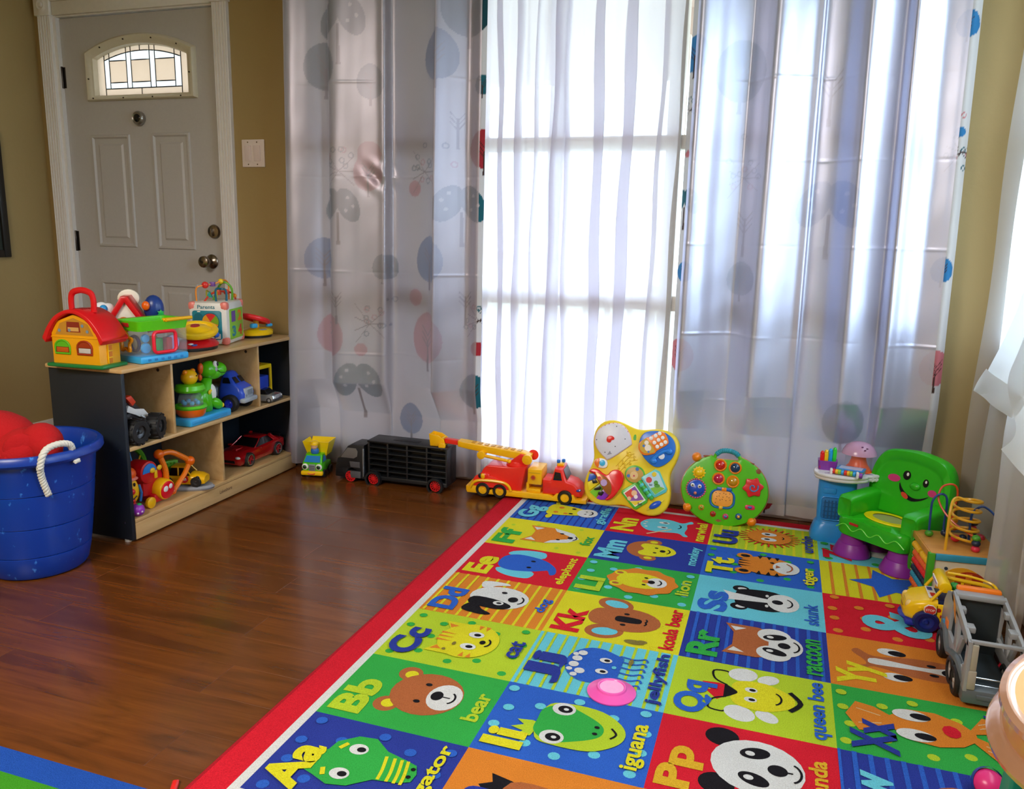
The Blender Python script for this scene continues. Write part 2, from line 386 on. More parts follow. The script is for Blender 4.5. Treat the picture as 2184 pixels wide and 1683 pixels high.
# ---------------------------------------------------------------- front door
DOORC = P('#b9b5b3', .42, bump=.12, scale=90); LITEF = P('#d3ccb8', .45); NICK = P('#8f8478', .25, metal=1); DARKM = P('#4a4440', .35, metal=1)
y0 = 3.205
LX0, LX1, LZ0, LZS = -3.20, -2.655, 1.675, 1.842       # lite opening, spring line
xc, zc, RA = (LX0+LX1)/2, 1.223, .677
arcz = lambda x, r=RA: zc+sqrt(r*r-(x-xc)**2)
AX = [LX0+(LX1-LX0)*i/16 for i in range(17)]
d = MB(DOORC); X0, X1, Z0, Z1 = -3.391, -2.489, .012, 2.031; Y1 = y0+.044
d.bx(X0, LX0, y0, Y1, Z0, Z1); d.bx(LX1, X1, y0, Y1, Z0, Z1); d.bx(LX0, LX1, y0, Y1, Z0, LZ0)
d.side([(LX0, Z1)]+[(x, arcz(x)) for x in AX]+[(LX1, Z1)], y0, Y1)
door = struct('door_1', d)
steps = [(0, y0), (.004, y0-.007), (.012, y0-.008), (.02, y0+.001), (.04, y0+.002), (.052, y0-.006)]
for a in ((-3.25, .965, -3.015, 1.497), (-2.886, .962, -2.667, 1.501), (-3.254, .12, -3.018, .800), (-2.892, .12, -2.668, .800)):
    q = MB(DOORC); ring_rect(q, a[0], a[1], a[2], a[3], steps); build('raised_panel', q, door, smooth=20)
def archpoly(i, n=18, dz=0):
    a, b = LX0-i, LX1+i; r = RA+i
    return [(a, LZ0-i*.55)]+[(b, LZ0-i*.55)]+[(b-(b-a)*k/n, zc+sqrt(max(0, r*r-(b-(b-a)*k/n-xc)**2))) for k in range(n+1)]
q = MB(LITEF); rings = []
for i, y in ((.045, y0+.0005), (.043, y0-.012), (.034, y0-.02), (.02, y0-.018), (.012, y0-.010), (0, y0-.008), (-.004, y0+.02)): rings.append([(p[0], y, p[1]) for p in archpoly(i)])
q.loft(rings, cap=False); lite = build('lite_frame', q, door, smooth=40)
scr = MB(DARKM)
for x, z in ((-3.22, 1.75), (-3.2, 1.662), (-3.02, 1.66), (-2.85, 1.66), (-2.69, 1.66), (-2.637, 1.76), (-3.14, 1.888), (-3.0, 1.918), (-2.84, 1.916), (-2.7, 1.884)): scr.cyl((x, y0-.0215, z), (x, y0-.018, z), .0035, n=8)
build('screw', scr, lite)
PCLR = glassmat('clear_lead_pane', (.72, .62, .54), .7, frost=.5); PTEX = glassmat('hammered_pane', (.8, .8, .82), .8, frost=.85, bumpscale=260); LEAD = P('#2a2622', .5, metal=.6)
SX = lambda s: LX0+(LX1-LX0)*s
A1 = lambda x: arcz(x); A2 = lambda x: arcz(x)-.026
hgt = lambda x, t: A1(x) if t == 'a' else A2(x) if t == 'b' else LZ0+t
V = [0, .085, .14, .325, .375, .575, .63, .835, .90, 1]
panes = [(V[0], V[1], 0, 'a', 0), (V[8], V[9], 0, 'a', 0), (V[1], .475, 0, .033, 0), (.475, V[8], 0, .033, 0)]
for i in (1, 3, 5, 7): panes += [(V[i], V[i+1], .033, 'b', 1), (V[i], V[i+1], 'b', 'a', 0)]
for i in (2, 4, 6): panes += [(V[i], V[i+1], .033, .06, 1), (V[i], V[i+1], .06, .158, 0), (V[i], V[i+1], .158, 'b', 1)] + ([(V[i], V[i+1], 'b', 'a', 0)] if i != 4 else [(V[4], .475, 'b', 'a', 0), (.475, V[5], 'b', 'a', 0)])
lead = MB(LEAD)
for s0, s1, t0, t1, k in panes:
    n = 4; xs_ = [SX(s0)+(SX(s1)-SX(s0))*i/n for i in range(n+1)]
    lo = [(x, hgt(x, t0)) for x in xs_]; hi = [(x, hgt(x, t1)) for x in xs_][::-1]
    q = MB(PTEX if k else PCLR); q.side(lo+hi, y0+.018, y0+.022); build('pane', q, door, smooth=0)
    lp = lo+hi; lead.tube([(p[0], y0+.017, p[1]) for p in lp], .0026, 4, closed=True)
build('lead_came', lead, door)
# hardware
q = MB(NICK); K = T(-2.578, y0, .911, 90)
q.lathe([(1e-4, 0), (.033, 0), (.034, .005), (.028, .012), (.013, .018), (.012, .036), (.024, .044), (.028, .056), (.026, .068), (.014, .074), (1e-4, .075)], K, 28); kn = build('door_knob', q, door)
q = MB(DARKM); q.cyl((-2.578, y0-.0745, .911), (-2.578, y0-.079, .911), .007, n=12, b=.001); build('keyway', q, kn)
q = MB(NICK); q.lathe([(1e-4, 0), (.031, 0), (.033, .006), (.029, .014), (.012, .017), (1e-4, .018)], T(-2.556, y0, 1.051, 90), 28); db = build('deadbolt', q, door)
q = MB(NICK); q.box((-2.556, y0-.024, 1.047), (.008, .016, .036), .003); build('thumb_turn', q, db)
q = MB(P('#9d9a94', .3, metal=.8)); q.lathe([(1e-4, 0), (.03, 0), (.032, .006), (.032, .02), (.026, .027), (.022, .024), (1e-4, .024)], T(-2.945, y0, 1.567, 90), 28); vw = build('door_viewer', q, door)
q = MB(P('#15171a', .1)); q.ball((-2.945, y0-.022, 1.567), (.02, .006, .02)); build('viewer_lens', q, vw)
for z in (1.765, .99, .22):
    q = MB(DARKM); q.cyl((-3.394, y0-.006, z-.05), (-3.394, y0-.006, z+.05), .007, n=10, b=.001); q.bx(-3.394, -3.377, y0-.002, y0+.001, z-.048, z+.048); build('hinge', q, door)
# casing: fluted side boards, plain head, rosette blocks
def fluted(x0, x1):
    n = 5; pf = [(x0, YB), (x0, YB-.02)]; wd = (x1-x0)/n
    for i in range(n):
        a = x0+wd*i; pf += [(a+wd*.22, YB-.022), (a+wd*.5, YB-.014), (a+wd*.78, YB-.022)]
    return pf+[(x1, YB-.02), (x1, YB)]
t = None
tm = MB(TRIMW); tm.prism(fluted(-3.487, -3.41), 2.04-.001, z0=.001); t = struct('trim_1', tm, smooth=50)
q = MB(TRIMW); q.bx(-3.41, -3.392, YB-.006, YB+.06, .001, 2.04); build('jamb', q, t)
q = MB(TRIMW); q.prism(fluted(-2.487, -2.412), 2.04-.001, z0=.001); build('side_casing', q, t, smooth=50)
q = MB(TRIMW); q.bx(-3.40, -2.49, YB-.018, YB, 2.04, 2.118, .005); q.bx(-3.40, -2.49, YB-.026, YB, 2.10, 2.118, .004); q.bx(-3.40, -2.48, YB-.004, YB+.06, 2.034, 2.05); build('head_casing', q, t)
for x in (-3.449, -2.449):
    q = MB(TRIMW); q.bx(x-.047, x+.047, YB-.03, YB, 2.04, 2.135, .004); q.lathe([(1e-4, .008), (.01, .008), (.014, .002), (.022, .006), (.03, .001), (.034, 0)], T(x, YB-.03, 2.087, 90), 20); build('rosette_block', q, t)
q = MB(P('#6b5f52', .6)); q.bx(-3.40, -2.485, YB+.01, YB+.12, .0005, .011, .003); build('threshold', q, t)

# ---------------------------------------------------------------- switch plate and picture
sw = thing('light_switch', 'white double rocker light switch plate on tan wall beside door', 'switch', (-2.311, YB, 1.401))
q = MB(P('#e2d3cd', .4)); q.bx(-.059, .059, -.007, 0, -.06, .06, .003); build('plate', q, sw)
for x in (-.026, .022):
    q = MB(P('#dccac6', .35)); q.bx(x-.0165, x+.0165, -.011, -.006, -.034, .034, .002, M=T(rx=2)); build('rocker', q, sw)
q = MB(NICK)
for x in (-.026, .022):
    for z in (-.048, .048): q.cyl((x, -.008, z), (x, -.0065, z), .003, n=8)
build('screw', q, sw)
pf = thing('picture_frame', 'dark framed picture hanging on the tan side wall', 'picture', (XL, 2.64, 1.2))
q = MB(P('#17130f', .4)); ring = [(-.29, -.29), (.29, -.29), (.29, .29), (-.29, .29)]
q.bx(0, .02, -.29, -.255, -.29, .29, .004); q.bx(0, .02, .255, .29, -.29, .29, .004); q.bx(0, .02, -.255, .255, -.29, -.255, .004); q.bx(0, .02, -.255, .255, .255, .29, .004); build('frame', q, pf)
q = MB(P('#2b332f', .3)); q.bx(.001, .008, -.255, .255, -.255, .255); build('print', q, pf)
lampc = thing('added_lamp_fixture', 'round white flush lamp fixture added for the fill light behind the camera', 'lamp', (-1.5, -.6, ZC))  # fixture added out of view to go with the overhead fill light
q = MB(P('#c9c4ba', .3, metal=.6)); q.lathe([(1e-4, 0), (.2, 0), (.2, -.025), (.19, -.03), (1e-4, -.03)], n=32); build('base', q, lampc)
q = MB(P('#f0ece2', .3)); q.lathe([(.188, -.03), (.17, -.05), (.1, -.066), (1e-4, -.07)], n=32); build('lamp_shade', q, lampc)

# ---------------------------------------------------------------- outdoors: porch
q = MB(wallmat('porch_concrete', '#b9b4aa')); q.bx(-9, 8, YB+.15, 6, -.35, -.12); struct('porch_slab', q)
q = MB(P('#b4b6a2', .9, scale=30, var=.3)); q.bx(-40, 40, 6, 60, -.5, -.4); q.bx(.9, 40, -30, 6, -.5, -.4); struct('lawn_ground', q)
q = MB(P('#cbb9ae', .6)); q.bx(-6, 3.2, YB+.15, 5.3, 2.4, 2.5); q.bx(-6, 3.2, 5.15, 5.3, 2.02, 2.4); struct('porch_roof', q)
bp_ = thing('brick_pillar', 'pink brick pillar outside behind the sheer curtain', 'pillar', (-1.575, 3.62, -.12))
q = MB(P('#d8cfc6', .9)); q.bx(-.195, .195, -.1, .1, 0, 2.6); build('mortar_core', q, bp_)
BRM = P('#a8553f', .85, bump=.5, scale=90, var=.25); b0 = None
for k in range(34):
    for i in range(2):
        xx = -.1+.2*i if k % 2 == 0 else -.1+.2*i
        sx = .192
        if b0 is None: m_ = MB(BRM); m_.bx(-.096, .096, -.106, .106, 0, .064, .004, seg=1); b0 = build('brick', m_, bp_); b0.location = (xx, 0, .004)
        else: clone(b0, (xx+(.004 if k % 2 else 0), 0, .004+k*.075), bp_)
rl = thing('porch_railing', 'white porch railing outside the street window', 'railing', (0, 4.62, -.12))
q = MB(P('#eeeae4', .5)); q.bx(-1.3, 2.2, -.03, .03, .86, .92, .005); build('top_rail', q, rl)
q = MB(P('#eeeae4', .5)); q.bx(-1.3, 2.2, -.025, .025, .1, .15, .005); build('bottom_rail', q, rl)
b0 = None
for i in range(26):
    if b0 is None: m_ = MB(P('#eeeae4', .5)); m_.bx(-.016, .016, -.016, .016, .15, .86); b0 = build('baluster', m_, rl); b0.location = (-1.22, 0, 0)
    else: clone(b0, (-1.22+i*.13, 0, 0), rl)
for x in (-.62, 2.2):
    q = MB(P('#eeeae4', .5)); q.bx(x-.05, x+.05, -.05, .05, 0, 2.24, .006); build('post', q, rl)
# ---------------------------------------------------------------- curtains
def cloth(name, prof, z0, z1, n, nz, mat, parent=None, move=None, sub=(0., 1.), prints=None, dup=8):
    c = np.array([tuple(p)[:2] for p in cr([(a, b, 0) for a, b in prof], dup)])
    seg = np.r_[0, np.cumsum(np.hypot(*np.diff(c, axis=0).T))]; seg /= seg[-1]
    u = np.linspace(sub[0], sub[1], n); X = np.interp(u, seg, c[:, 0]); Y = np.interp(u, seg, c[:, 1])
    z = np.linspace(z0, z1, nz); Z = np.repeat(z[:, None], n, 1); X = np.repeat(X[None], nz, 0); Y = np.repeat(Y[None], nz, 0); U = np.repeat(u[None], nz, 0)
    if move: X, Y, Z = move(X, Y, Z, U)
    co = np.stack([X, Y, Z], -1).reshape(-1, 3)
    i = np.arange(nz-1)[:, None]*n+np.arange(n-1)[None]; q = np.stack([i, i+1, i+n+1, i+n], -1).reshape(-1, 4)
    me = bpy.data.meshes.new(name); me.vertices.add(len(co)); me.vertices.foreach_set('co', co.astype('f').ravel())
    me.loops.add(q.size); me.loops.foreach_set('vertex_index', q.astype('i').ravel())
    me.polygons.add(len(q)); me.polygons.foreach_set('loop_start', np.arange(0, q.size, 4).astype('i')); me.polygons.foreach_set('loop_total', np.full(len(q), 4, 'i'))
    me.polygons.foreach_set('use_smooth', np.ones(len(q), bool)); me.update(calc_edges=True)
    if prints is not None:
        col = np.ones((len(co), 4), 'f'); prints(co[:, 0], co[:, 2], col)
        a = me.color_attributes.new('print', 'FLOAT_COLOR', 'POINT'); a.data.foreach_set('color', col.ravel())
    me.materials.append(mat)
    o = bpy.data.objects.new(name, me); COL.objects.link(o)
    if parent: o.parent = parent
    return o
TEAL, TBLU, TPNK, TRED, TBRN = [np.array(lin(h), 'f') for h in ('#11707f', '#2f93d8', '#f08a92', '#c92b3a', '#4a2a20')]
def paint(col, mask, c): col[mask, :3] = c
def tree_print(lst):
    def f(x, z, col):
        for kind, cx, cz, r, c in lst:
            X, Z = (x-cx)/r, (z-cz)/r
            if kind == 'egg':
                paint(col, X**2+(Z/(1.25 if True else 1))**2*np.where(Z > 0, .85, 1.15) < 1-.22*np.clip(Z, -1, 1), c)
            elif kind == 'dot': paint(col, X**2+Z**2 < 1, c)
            elif kind == 'heart':
                m = np.zeros(len(x), bool)
                for s in (-1, 1):
                    a, b = X-s*.52, Z-.15; ca, sa = cos(.45*s), sin(.45*s); p, q = a*ca+b*sa, -a*sa+b*ca
                    m |= (p/.52)**2+(q/.85)**2 < 1
                paint(col, m, c)
                for dx, dz in ((-.7, .3), (-.45, .6), (.5, .5), (.75, .1), (.4, -.1), (-.55, -.1)): paint(col, (X-dx)**2+(Z-dz)**2 < .006, (1, 1, 1))
            if kind in ('egg', 'heart', 'bare'):
                paint(col, (abs(X) < .055+.05*np.clip(-Z-1, 0, 1)) & (Z > -1.75) & (Z < (-.2 if kind != 'bare' else .2)), TBRN)
                if kind != 'heart':
                    for s in (-1, 1):
                        for k in (0, 1, 2): paint(col, (abs((Z+.55-.3*k)-s*X*1.3) < .045) & (s*X > 0) & (s*X < .4), TBRN)
            if kind == 'flower':
                rs = np.random.default_rng(int(cx*1000) % 977)
                for k in range(12):
                    a, b = rs.normal(0, .7, 2); d2 = (X-a)**2+(Z-b)**2
                    paint(col, (d2 < .03) & (d2 > .011), TEAL if k % 3 else TPNK)
                for k in range(7): paint(col, (abs((Z+.7)-(k-3)*.45*abs(X)) < .03) & (X*(1 if k % 2 else -1) > 0) & (abs(X) < .9), TBRN)
    return f
def fold_lines(levels):
    def g(Z): return sum(np.exp(-((Z-l)/.004)**2) for l in levels)
    return g
def wrinkle(X, Z, amp=.0016):
    return amp*(np.sin(X*37+Z*3.1)*.6+.14*np.sin(X*113-Z*5.3+1.2)+.5*np.sin(Z*13+X*17)+.2*np.sin(Z*37-X*29))
SATIN = clothmat('satin_lining', '#9c96a0', '#c8b8b6', .23, metal=.75, rough=.36, attr='print', bump=.1)
SATIN_R = clothmat('satin_lining_side', '#cbcee4', '#c4bfd0', .1, metal=.82, rough=.37, attr='print', bump=.1)
HEM = clothmat('printed_hem', '#bfbab9', '#c4bebc', .3, rough=.8, attr='print ', bump=.1)
LP = tree_print([('heart', -1.787, 1.161, .085, TEAL), ('heart', -1.255, 1.171, .09, TEAL), ('egg', -1.893, .955, .07, TBLU*.8), ('egg', -1.388, .965, .075, TBLU*.8), ('egg', -1.604, .925, .042, TEAL),
    ('heart', -1.718, .42, .095, TEAL), ('egg', -1.503, .27, .056, TBLU*.75), ('egg', -1.849, .63, .075, TPNK), ('egg', -1.399, .64, .085, TRED+.25), ('dot', -1.473, 1.245, .032, TPNK), ('dot', -1.653, 1.38, .05, TPNK),
    ('egg', -1.871, 1.735, .075, TEAL*.8), ('egg', -1.645, 1.663, .055, TEAL), ('egg', -1.34, 1.748, .075, TBLU*.6), ('heart', -1.773, 1.90, .1, TEAL*.7), ('egg', -1.233, 1.93, .09, TEAL*.5), ('bare', -1.269, 1.50, .06, TBRN), ('bare', -1.80, .78, .06, TBRN), ('bare', -1.24, .8, .06, TBRN),
    ('flower', -1.78, 1.36, .07, TEAL), ('flower', -1.42, 1.36, .07, TEAL), ('flower', -1.66, .73, .07, TEAL), ('egg', -1.66, 1.31, .06, TPNK), ('dot', -1.70, .57, .028, TPNK), ('dot', -1.47, .8, .035, TPNK), ('egg', -1.20, .42, .06, TEAL), ('egg', -1.175, 1.64, .03, TEAL), ('egg', -1.165, 1.4, .06, TRED), ('flower', -1.178, .76, .06, TEAL), ('dot', -1.185, .6, .03, TRED), ('egg', -2.11, .95, .04, TEAL), ('egg', -2.075, .09, .03, TPNK)])
RP = tree_print([('egg', -.205, 1.66, .085, TEAL), ('bare', -.155, 1.13, .07, TBRN), ('egg', -.155, .93, .05, TEAL), ('heart', .13, 1.183, .1, TBLU*.7), ('egg', .245, .43, .07, TEAL), ('flower', -.17, 1.33, .06, TEAL), ('bare', .1, 1.6, .08, TBRN),
    ('heart', -.372, 1.195, .055, TEAL), ('egg', -.366, 1.715, .05, TBLU), ('egg', -.352, .64, .05, TPNK), ('flower', -.372, 1.55, .04, TEAL), ('dot', -.37, 1.37, .012, TPNK), ('egg', -.355, .95, .03, TBLU), ('egg', .49, 1.765, .034, TBLU), ('egg', .502, .985, .034, TBLU), ('egg', .52, .65, .05, TPNK), ('flower', .515, 1.40, .05, TPNK), ('dot', .505, 1.43, .016, TBLU), ('egg', .0, .085, .028, TRED)])
for m_ in (HEM,):
    for nd in m_.node_tree.nodes:
        if nd.bl_idname == 'ShaderNodeAttribute': nd.attribute_name = 'print'
GL, GR = fold_lines([1.66, 1.29, .90, .55]), fold_lines([1.62, 1.345, 1.05, .72, .46])
def mv_left(X, Y, Z, U):
    k = (2.2-Z)/2.2; m = 3.07
    Y = m+(Y-m)*(1.25+.4*k)-.0012*GL(Z)*(.4+np.sin(X*9+Z*7))+wrinkle(X, Z)*(.5+1.2*k)
    low = np.clip((.3-Z)/.3, 0, 1)**2
    Y = Y+low*(.012*np.sin(X*40)+.01*np.sin(X*71+1)); cl = np.clip((.42-Z)/.14, 0, 1)*np.clip((X+2.0)/.06, 0, 1); Y = Y*(1-cl)+(3.105+(Y-3.03)*.22)*cl; X = X-.03*(k-.5)*np.clip((-1.9-X)/.2, 0, 1)-.016*(k-.5)-low*.085*np.clip((-1.98-X)/.1, 0, 1)
    d = np.hypot((X+1.62), (Z-1.29)*1.1); Y = Y-.005*np.exp(-(d/.06)**2)*np.sin((X+Z)*60)
    return X, Y, Z
def mv_right(X, Y, Z, U):
    k = (2.2-Z)/2.2; m = 3.08
    Y = m+(Y-m)*(1.2+.45*k)-.0013*GR(Z)*(.4+np.sin(X*8+Z*5))+wrinkle(X, Z, .0013)*(.5+1.3*k)
    low = np.clip((.75-Z)/.75, 0, 1)**2
    Y = Y+low*(.012*np.sin(X*38+.5)+.006*np.sin(X*83)); cl = np.clip((.5-Z)/.16, 0, 1); Y = Y*(1-cl)+(3.108+(Y-3.03)*.25)*cl; X = X+.035*(k-.4)*np.clip((X+.1)/.3, -.15, 1.0)
    return X, Y, Z
PL = [(-2.10, 3.10), (-2.06, 3.06), (-2.02, 3.03), (-1.95, 3.048), (-1.88, 3.082), (-1.85, 3.095), (-1.843, 3.06), (-1.81, 3.032), (-1.72, 3.045), (-1.63, 3.06), (-1.59, 3.066), (-1.584, 3.108), (-1.50, 3.10), (-1.40, 3.07), (-1.352, 3.035), (-1.343, 3.018), (-1.30, 3.048), (-1.24, 3.085), (-1.19, 3.078), (-1.165, 3.085)]
PR = [(-.385, 3.10), (-.35, 3.055), (-.30, 3.07), (-.25, 3.10), (-.19, 3.12), (-.165, 3.115), (-.12, 3.07), (-.085, 3.045), (-.03, 3.062), (.03, 3.078), (.062, 3.082), (.068, 3.115), (.14, 3.10), (.19, 3.058), (.215, 3.045), (.26, 3.062), (.305, 3.085), (.318, 3.09), (.325, 3.07), (.345, 3.045), (.38, 3.06), (.43, 3.078), (.49, 3.07), (.515, 3.068), (.535, 3.085)]
ct = thing('satin_curtain', 'long grey satin curtain with dark tree prints showing through, left of the sheers', 'curtain', group=None)
cloth('lining', PL, .03, 2.2, 300, 520, SATIN, ct, mv_left, (.018, .982), LP)
cloth('hem', PL, .028, 2.2, 10, 420, HEM, ct, mv_left, (0, .018), LP); cloth('hem', PL, .03, 2.2, 10, 420, HEM, ct, mv_left, (.982, 1), LP)
ct = thing('satin_curtain', 'shiny silver blue satin curtain hanging behind the green toy chair', 'curtain')
cloth('lining', PR, .075, 2.2, 330, 520, SATIN_R, ct, mv_right, (.035, .965), RP)
cloth('hem', PR, .03, 2.2, 14, 420, HEM, ct, mv_right, (0, .035), RP); cloth('hem', PR, .03, 2.2, 14, 420, HEM, ct, mv_right, (.965, 1), RP)
cloth('bottom_hem', PR, .03, .075, 300, 14, HEM, ct, mv_right, (.035, .965), RP)
SHEER = clothmat('sheer_voile', '#edebf1', '#e6e3ec', .72, transp=.1, rough=.9, bump=.05, tcol=(1, 1, 1))
def sfold(x0, x1, n, y, amp, seed):
    rs = random.Random(seed); p = []; L = (x1-x0)/n
    for i in range(n):
        a = x0+L*i; w_ = L*rs.uniform(.06, .2); s = rs.choice((-1, 1))*amp*rs.uniform(.5, 1)
        p += [(a+L*.1, y+s*.3), (a+L*.5+w_, y+s), (a+L*.5-w_, y+s*.3), (a+L*.85, y-s*.4)]
    return [(x0-.005, y)]+p+[(x1, y)]
def mv_sheer(X, Y, Z, U):
    k = (2.15-Z)/2.15
    return X+.03*k*np.sin(U*5+.4)+.004*np.sin(Z*9+U*20), Y+.006*np.sin(X*35+Z*2)*k+.003*np.sin(Z*14+X*30), Z
for x0, x1, n, y, sd, lab in ((-1.24, -.845, 5, 3.135, 3, 'white sheer curtain panel next to the left grey satin curtain'), (-.92, -.415, 4, 3.15, 8, 'white sheer curtain panel behind the yellow toy table')):
    o = cloth('sheer_curtain', sfold(x0, x1, n, y, .014, sd), .02, 2.15, 260, 120, SHEER, None, mv_sheer); tag(o, lab, 'curtain')
# side sheer: profile runs along the right wall (y) and bulges into the room (x)
PS = [(.655, 3.075), (.668, 3.03), (.692, 2.96), (.672, 2.90), (.66, 2.865), (.684, 2.80), (.70, 2.72), (.69, 2.66), (.66, 2.58), (.622, 2.50), (.64, 2.45), (.672, 2.42), (.665, 2.36), (.65, 2.325), (.668, 2.29)]
def mv_side(X, Y, Z, U):
    k = np.clip(Z/2.2, 0, 1)
    Y = np.where(Y < 2.7, Y-(2.7-Y)*1.6*np.clip(Z-.55, 0, 2)*.9, Y)
    return X+.004*np.sin(Z*7+Y*25)*1.2+.01*(1-k)*np.sin(Y*30), Y+.012*np.sin(Z*3+U*9)*(1-k), Z
SHEER2 = clothmat('sheer_voile_side', '#efecee', '#f4f6fa', .62, transp=.36, rough=.9, bump=.05)
o = cloth('sheer_curtain', PS, .06, 2.2, 320, 200, SHEER2, None, mv_side); tag(o, 'white sheer curtain hanging on the side wall past the green chair', 'curtain')
# tie-back scarf swag in front of the side sheer
SW = clothmat('swag_cloth', '#eceeee', '#eef2f4', .3, rough=.85, bump=.05)
sg = thing('curtain_swag', 'white fabric swag tail hanging before the sheer at the side window', 'curtain')
def swag(name, pts, m):
    q = MB(m); q.loft(pts, cap=False); return build(name, q, sg, smooth=60)
A_ = lambda x, y, z: (x, y, z)
def strip(pts0, pts1, n=14, wob=.006):
    a = cr(pts0, n); b = cr(pts1, n); R = []
    for i in range(len(a)):
        R.append([a[i]+(b[i]-a[i])*(k/12)+Vector((-wob*.5*sin(k*.7+i*.1), 0, 0)) for k in range(13)])
    v = [p for r in R for p in r]; f = [(j*13+i, j*13+i+1, (j+1)*13+i+1, (j+1)*13+i) for j in range(len(R)-1) for i in range(12)]
    return v, f
for nm, p0, p1 in (('tail', [(.635, 2.12, 2.1), (.62, 2.25, 1.4), (.605, 2.42, .95), (.60, 2.663, .71), (.60, 2.77, .63)], [(.64, 1.5, 2.1), (.63, 1.7, 1.4), (.61, 1.95, .95), (.60, 2.25, .70), (.60, 2.327, .636)]),
                   ('tail_hem', [(.596, 2.655, .715), (.594, 2.71, .67), (.596, 2.772, .628)], [(.594, 2.2, .705), (.592, 2.26, .66), (.594, 2.325, .634)]),
                   ('under_tail', [(.60, 2.05, 1.3), (.59, 2.28, .86), (.588, 2.37, .72), (.588, 2.25, .62), (.588, 2.355, .545)], [(.61, 1.5, 1.3), (.60, 1.6, .86), (.60, 1.62, .72), (.60, 1.62, .62), (.60, 1.64, .52)])):
    q = MB(SW); v, f = strip(p0, p1); q.add(v, f); build(nm, q, sg, smooth=60); sg.location.x = -.012
# rods above the frame
for nm, lab, p0, p1 in (('curtain_rod', 'metal curtain rod above the street window', (-2.3, 3.08, 2.236), (.66, 3.08, 2.236)), ('curtain_rod', 'metal curtain rod above the side window', (.66, .9, 2.236), (.66, 2.98, 2.236))):
    r = thing(nm, lab, 'rod', p0); d_ = Vector(p1)-Vector(p0)
    q = MB(P('#7d7a78', .3, metal=1)); q.cyl((0, 0, 0), d_, .011); build('rail', q, r)
    q = MB(P('#7d7a78', .3, metal=1)); q.ball((0, 0, 0), .022); build('finial', q, r); q = MB(P('#7d7a78', .3, metal=1)); q.ball(d_, .022); build('finial', q, r)
    for t_ in (.03, .5, .97):
        c_ = d_*t_
        e_ = (c_[0], YB-p0[1], 0) if abs(d_.x) > 1 else (XR-p0[0], c_[1], 0)
        q = MB(P('#7d7a78', .3, metal=1)); q.cyl(c_, e_, .008); build('bracket', q, r)
# ---------------------------------------------------------------- alphabet rug
RC = {k: RUGM(v) for k, v in dict(r='#e01a30', b='#2f66cf', d='#2b3c9e', l='#6fd2f0', g='#35b24a', m='#bfd92f', y='#f7df24', o='#f6892b', n='#b9683a', w='#f1efec', k='#15121a', t='#8a7a3a', c='#f5c89a', h='#f5b52a', e='#a8773e').items()}
RX, RY, RA_, RB_ = -.9203, 1.1439, .3703, .2708
RUG_Z = .009
rug = thing('alphabet_rug', 'colourful children\'s alphabet rug with animal squares and a red border on the wood floor', 'rug', (RX, RY, 0))
RW, RH = 4*RA_, 7*RB_
q = MB(RC['r']); q.prism(rrect(-.095, -.095, RW+.078, RH+.07, .03), RUG_Z-.0006, b=.004); build('border', q, rug)
q = MB(RC['w']); q.flat([(-.022, -.022), (RW+.022, -.022), (RW+.022, RH+.022), (-.022, RH+.022)], z=RUG_Z); build('white_line', q, rug)
q = MB(RUGM('#b81626'))
for a in (((-.095, -.065), (-.095, RH+.04)), ((RW+.078, -.065), (RW+.078, RH+.04)), ((-.065, -.095), (RW+.048, -.095)), ((-.065, RH+.07), (RW+.048, RH+.07))): q.tube([(*a[0], .005), (*a[1], .005)], .0052, 8)
build('bound_edge', q, rug)['kind'] = 'stuff'
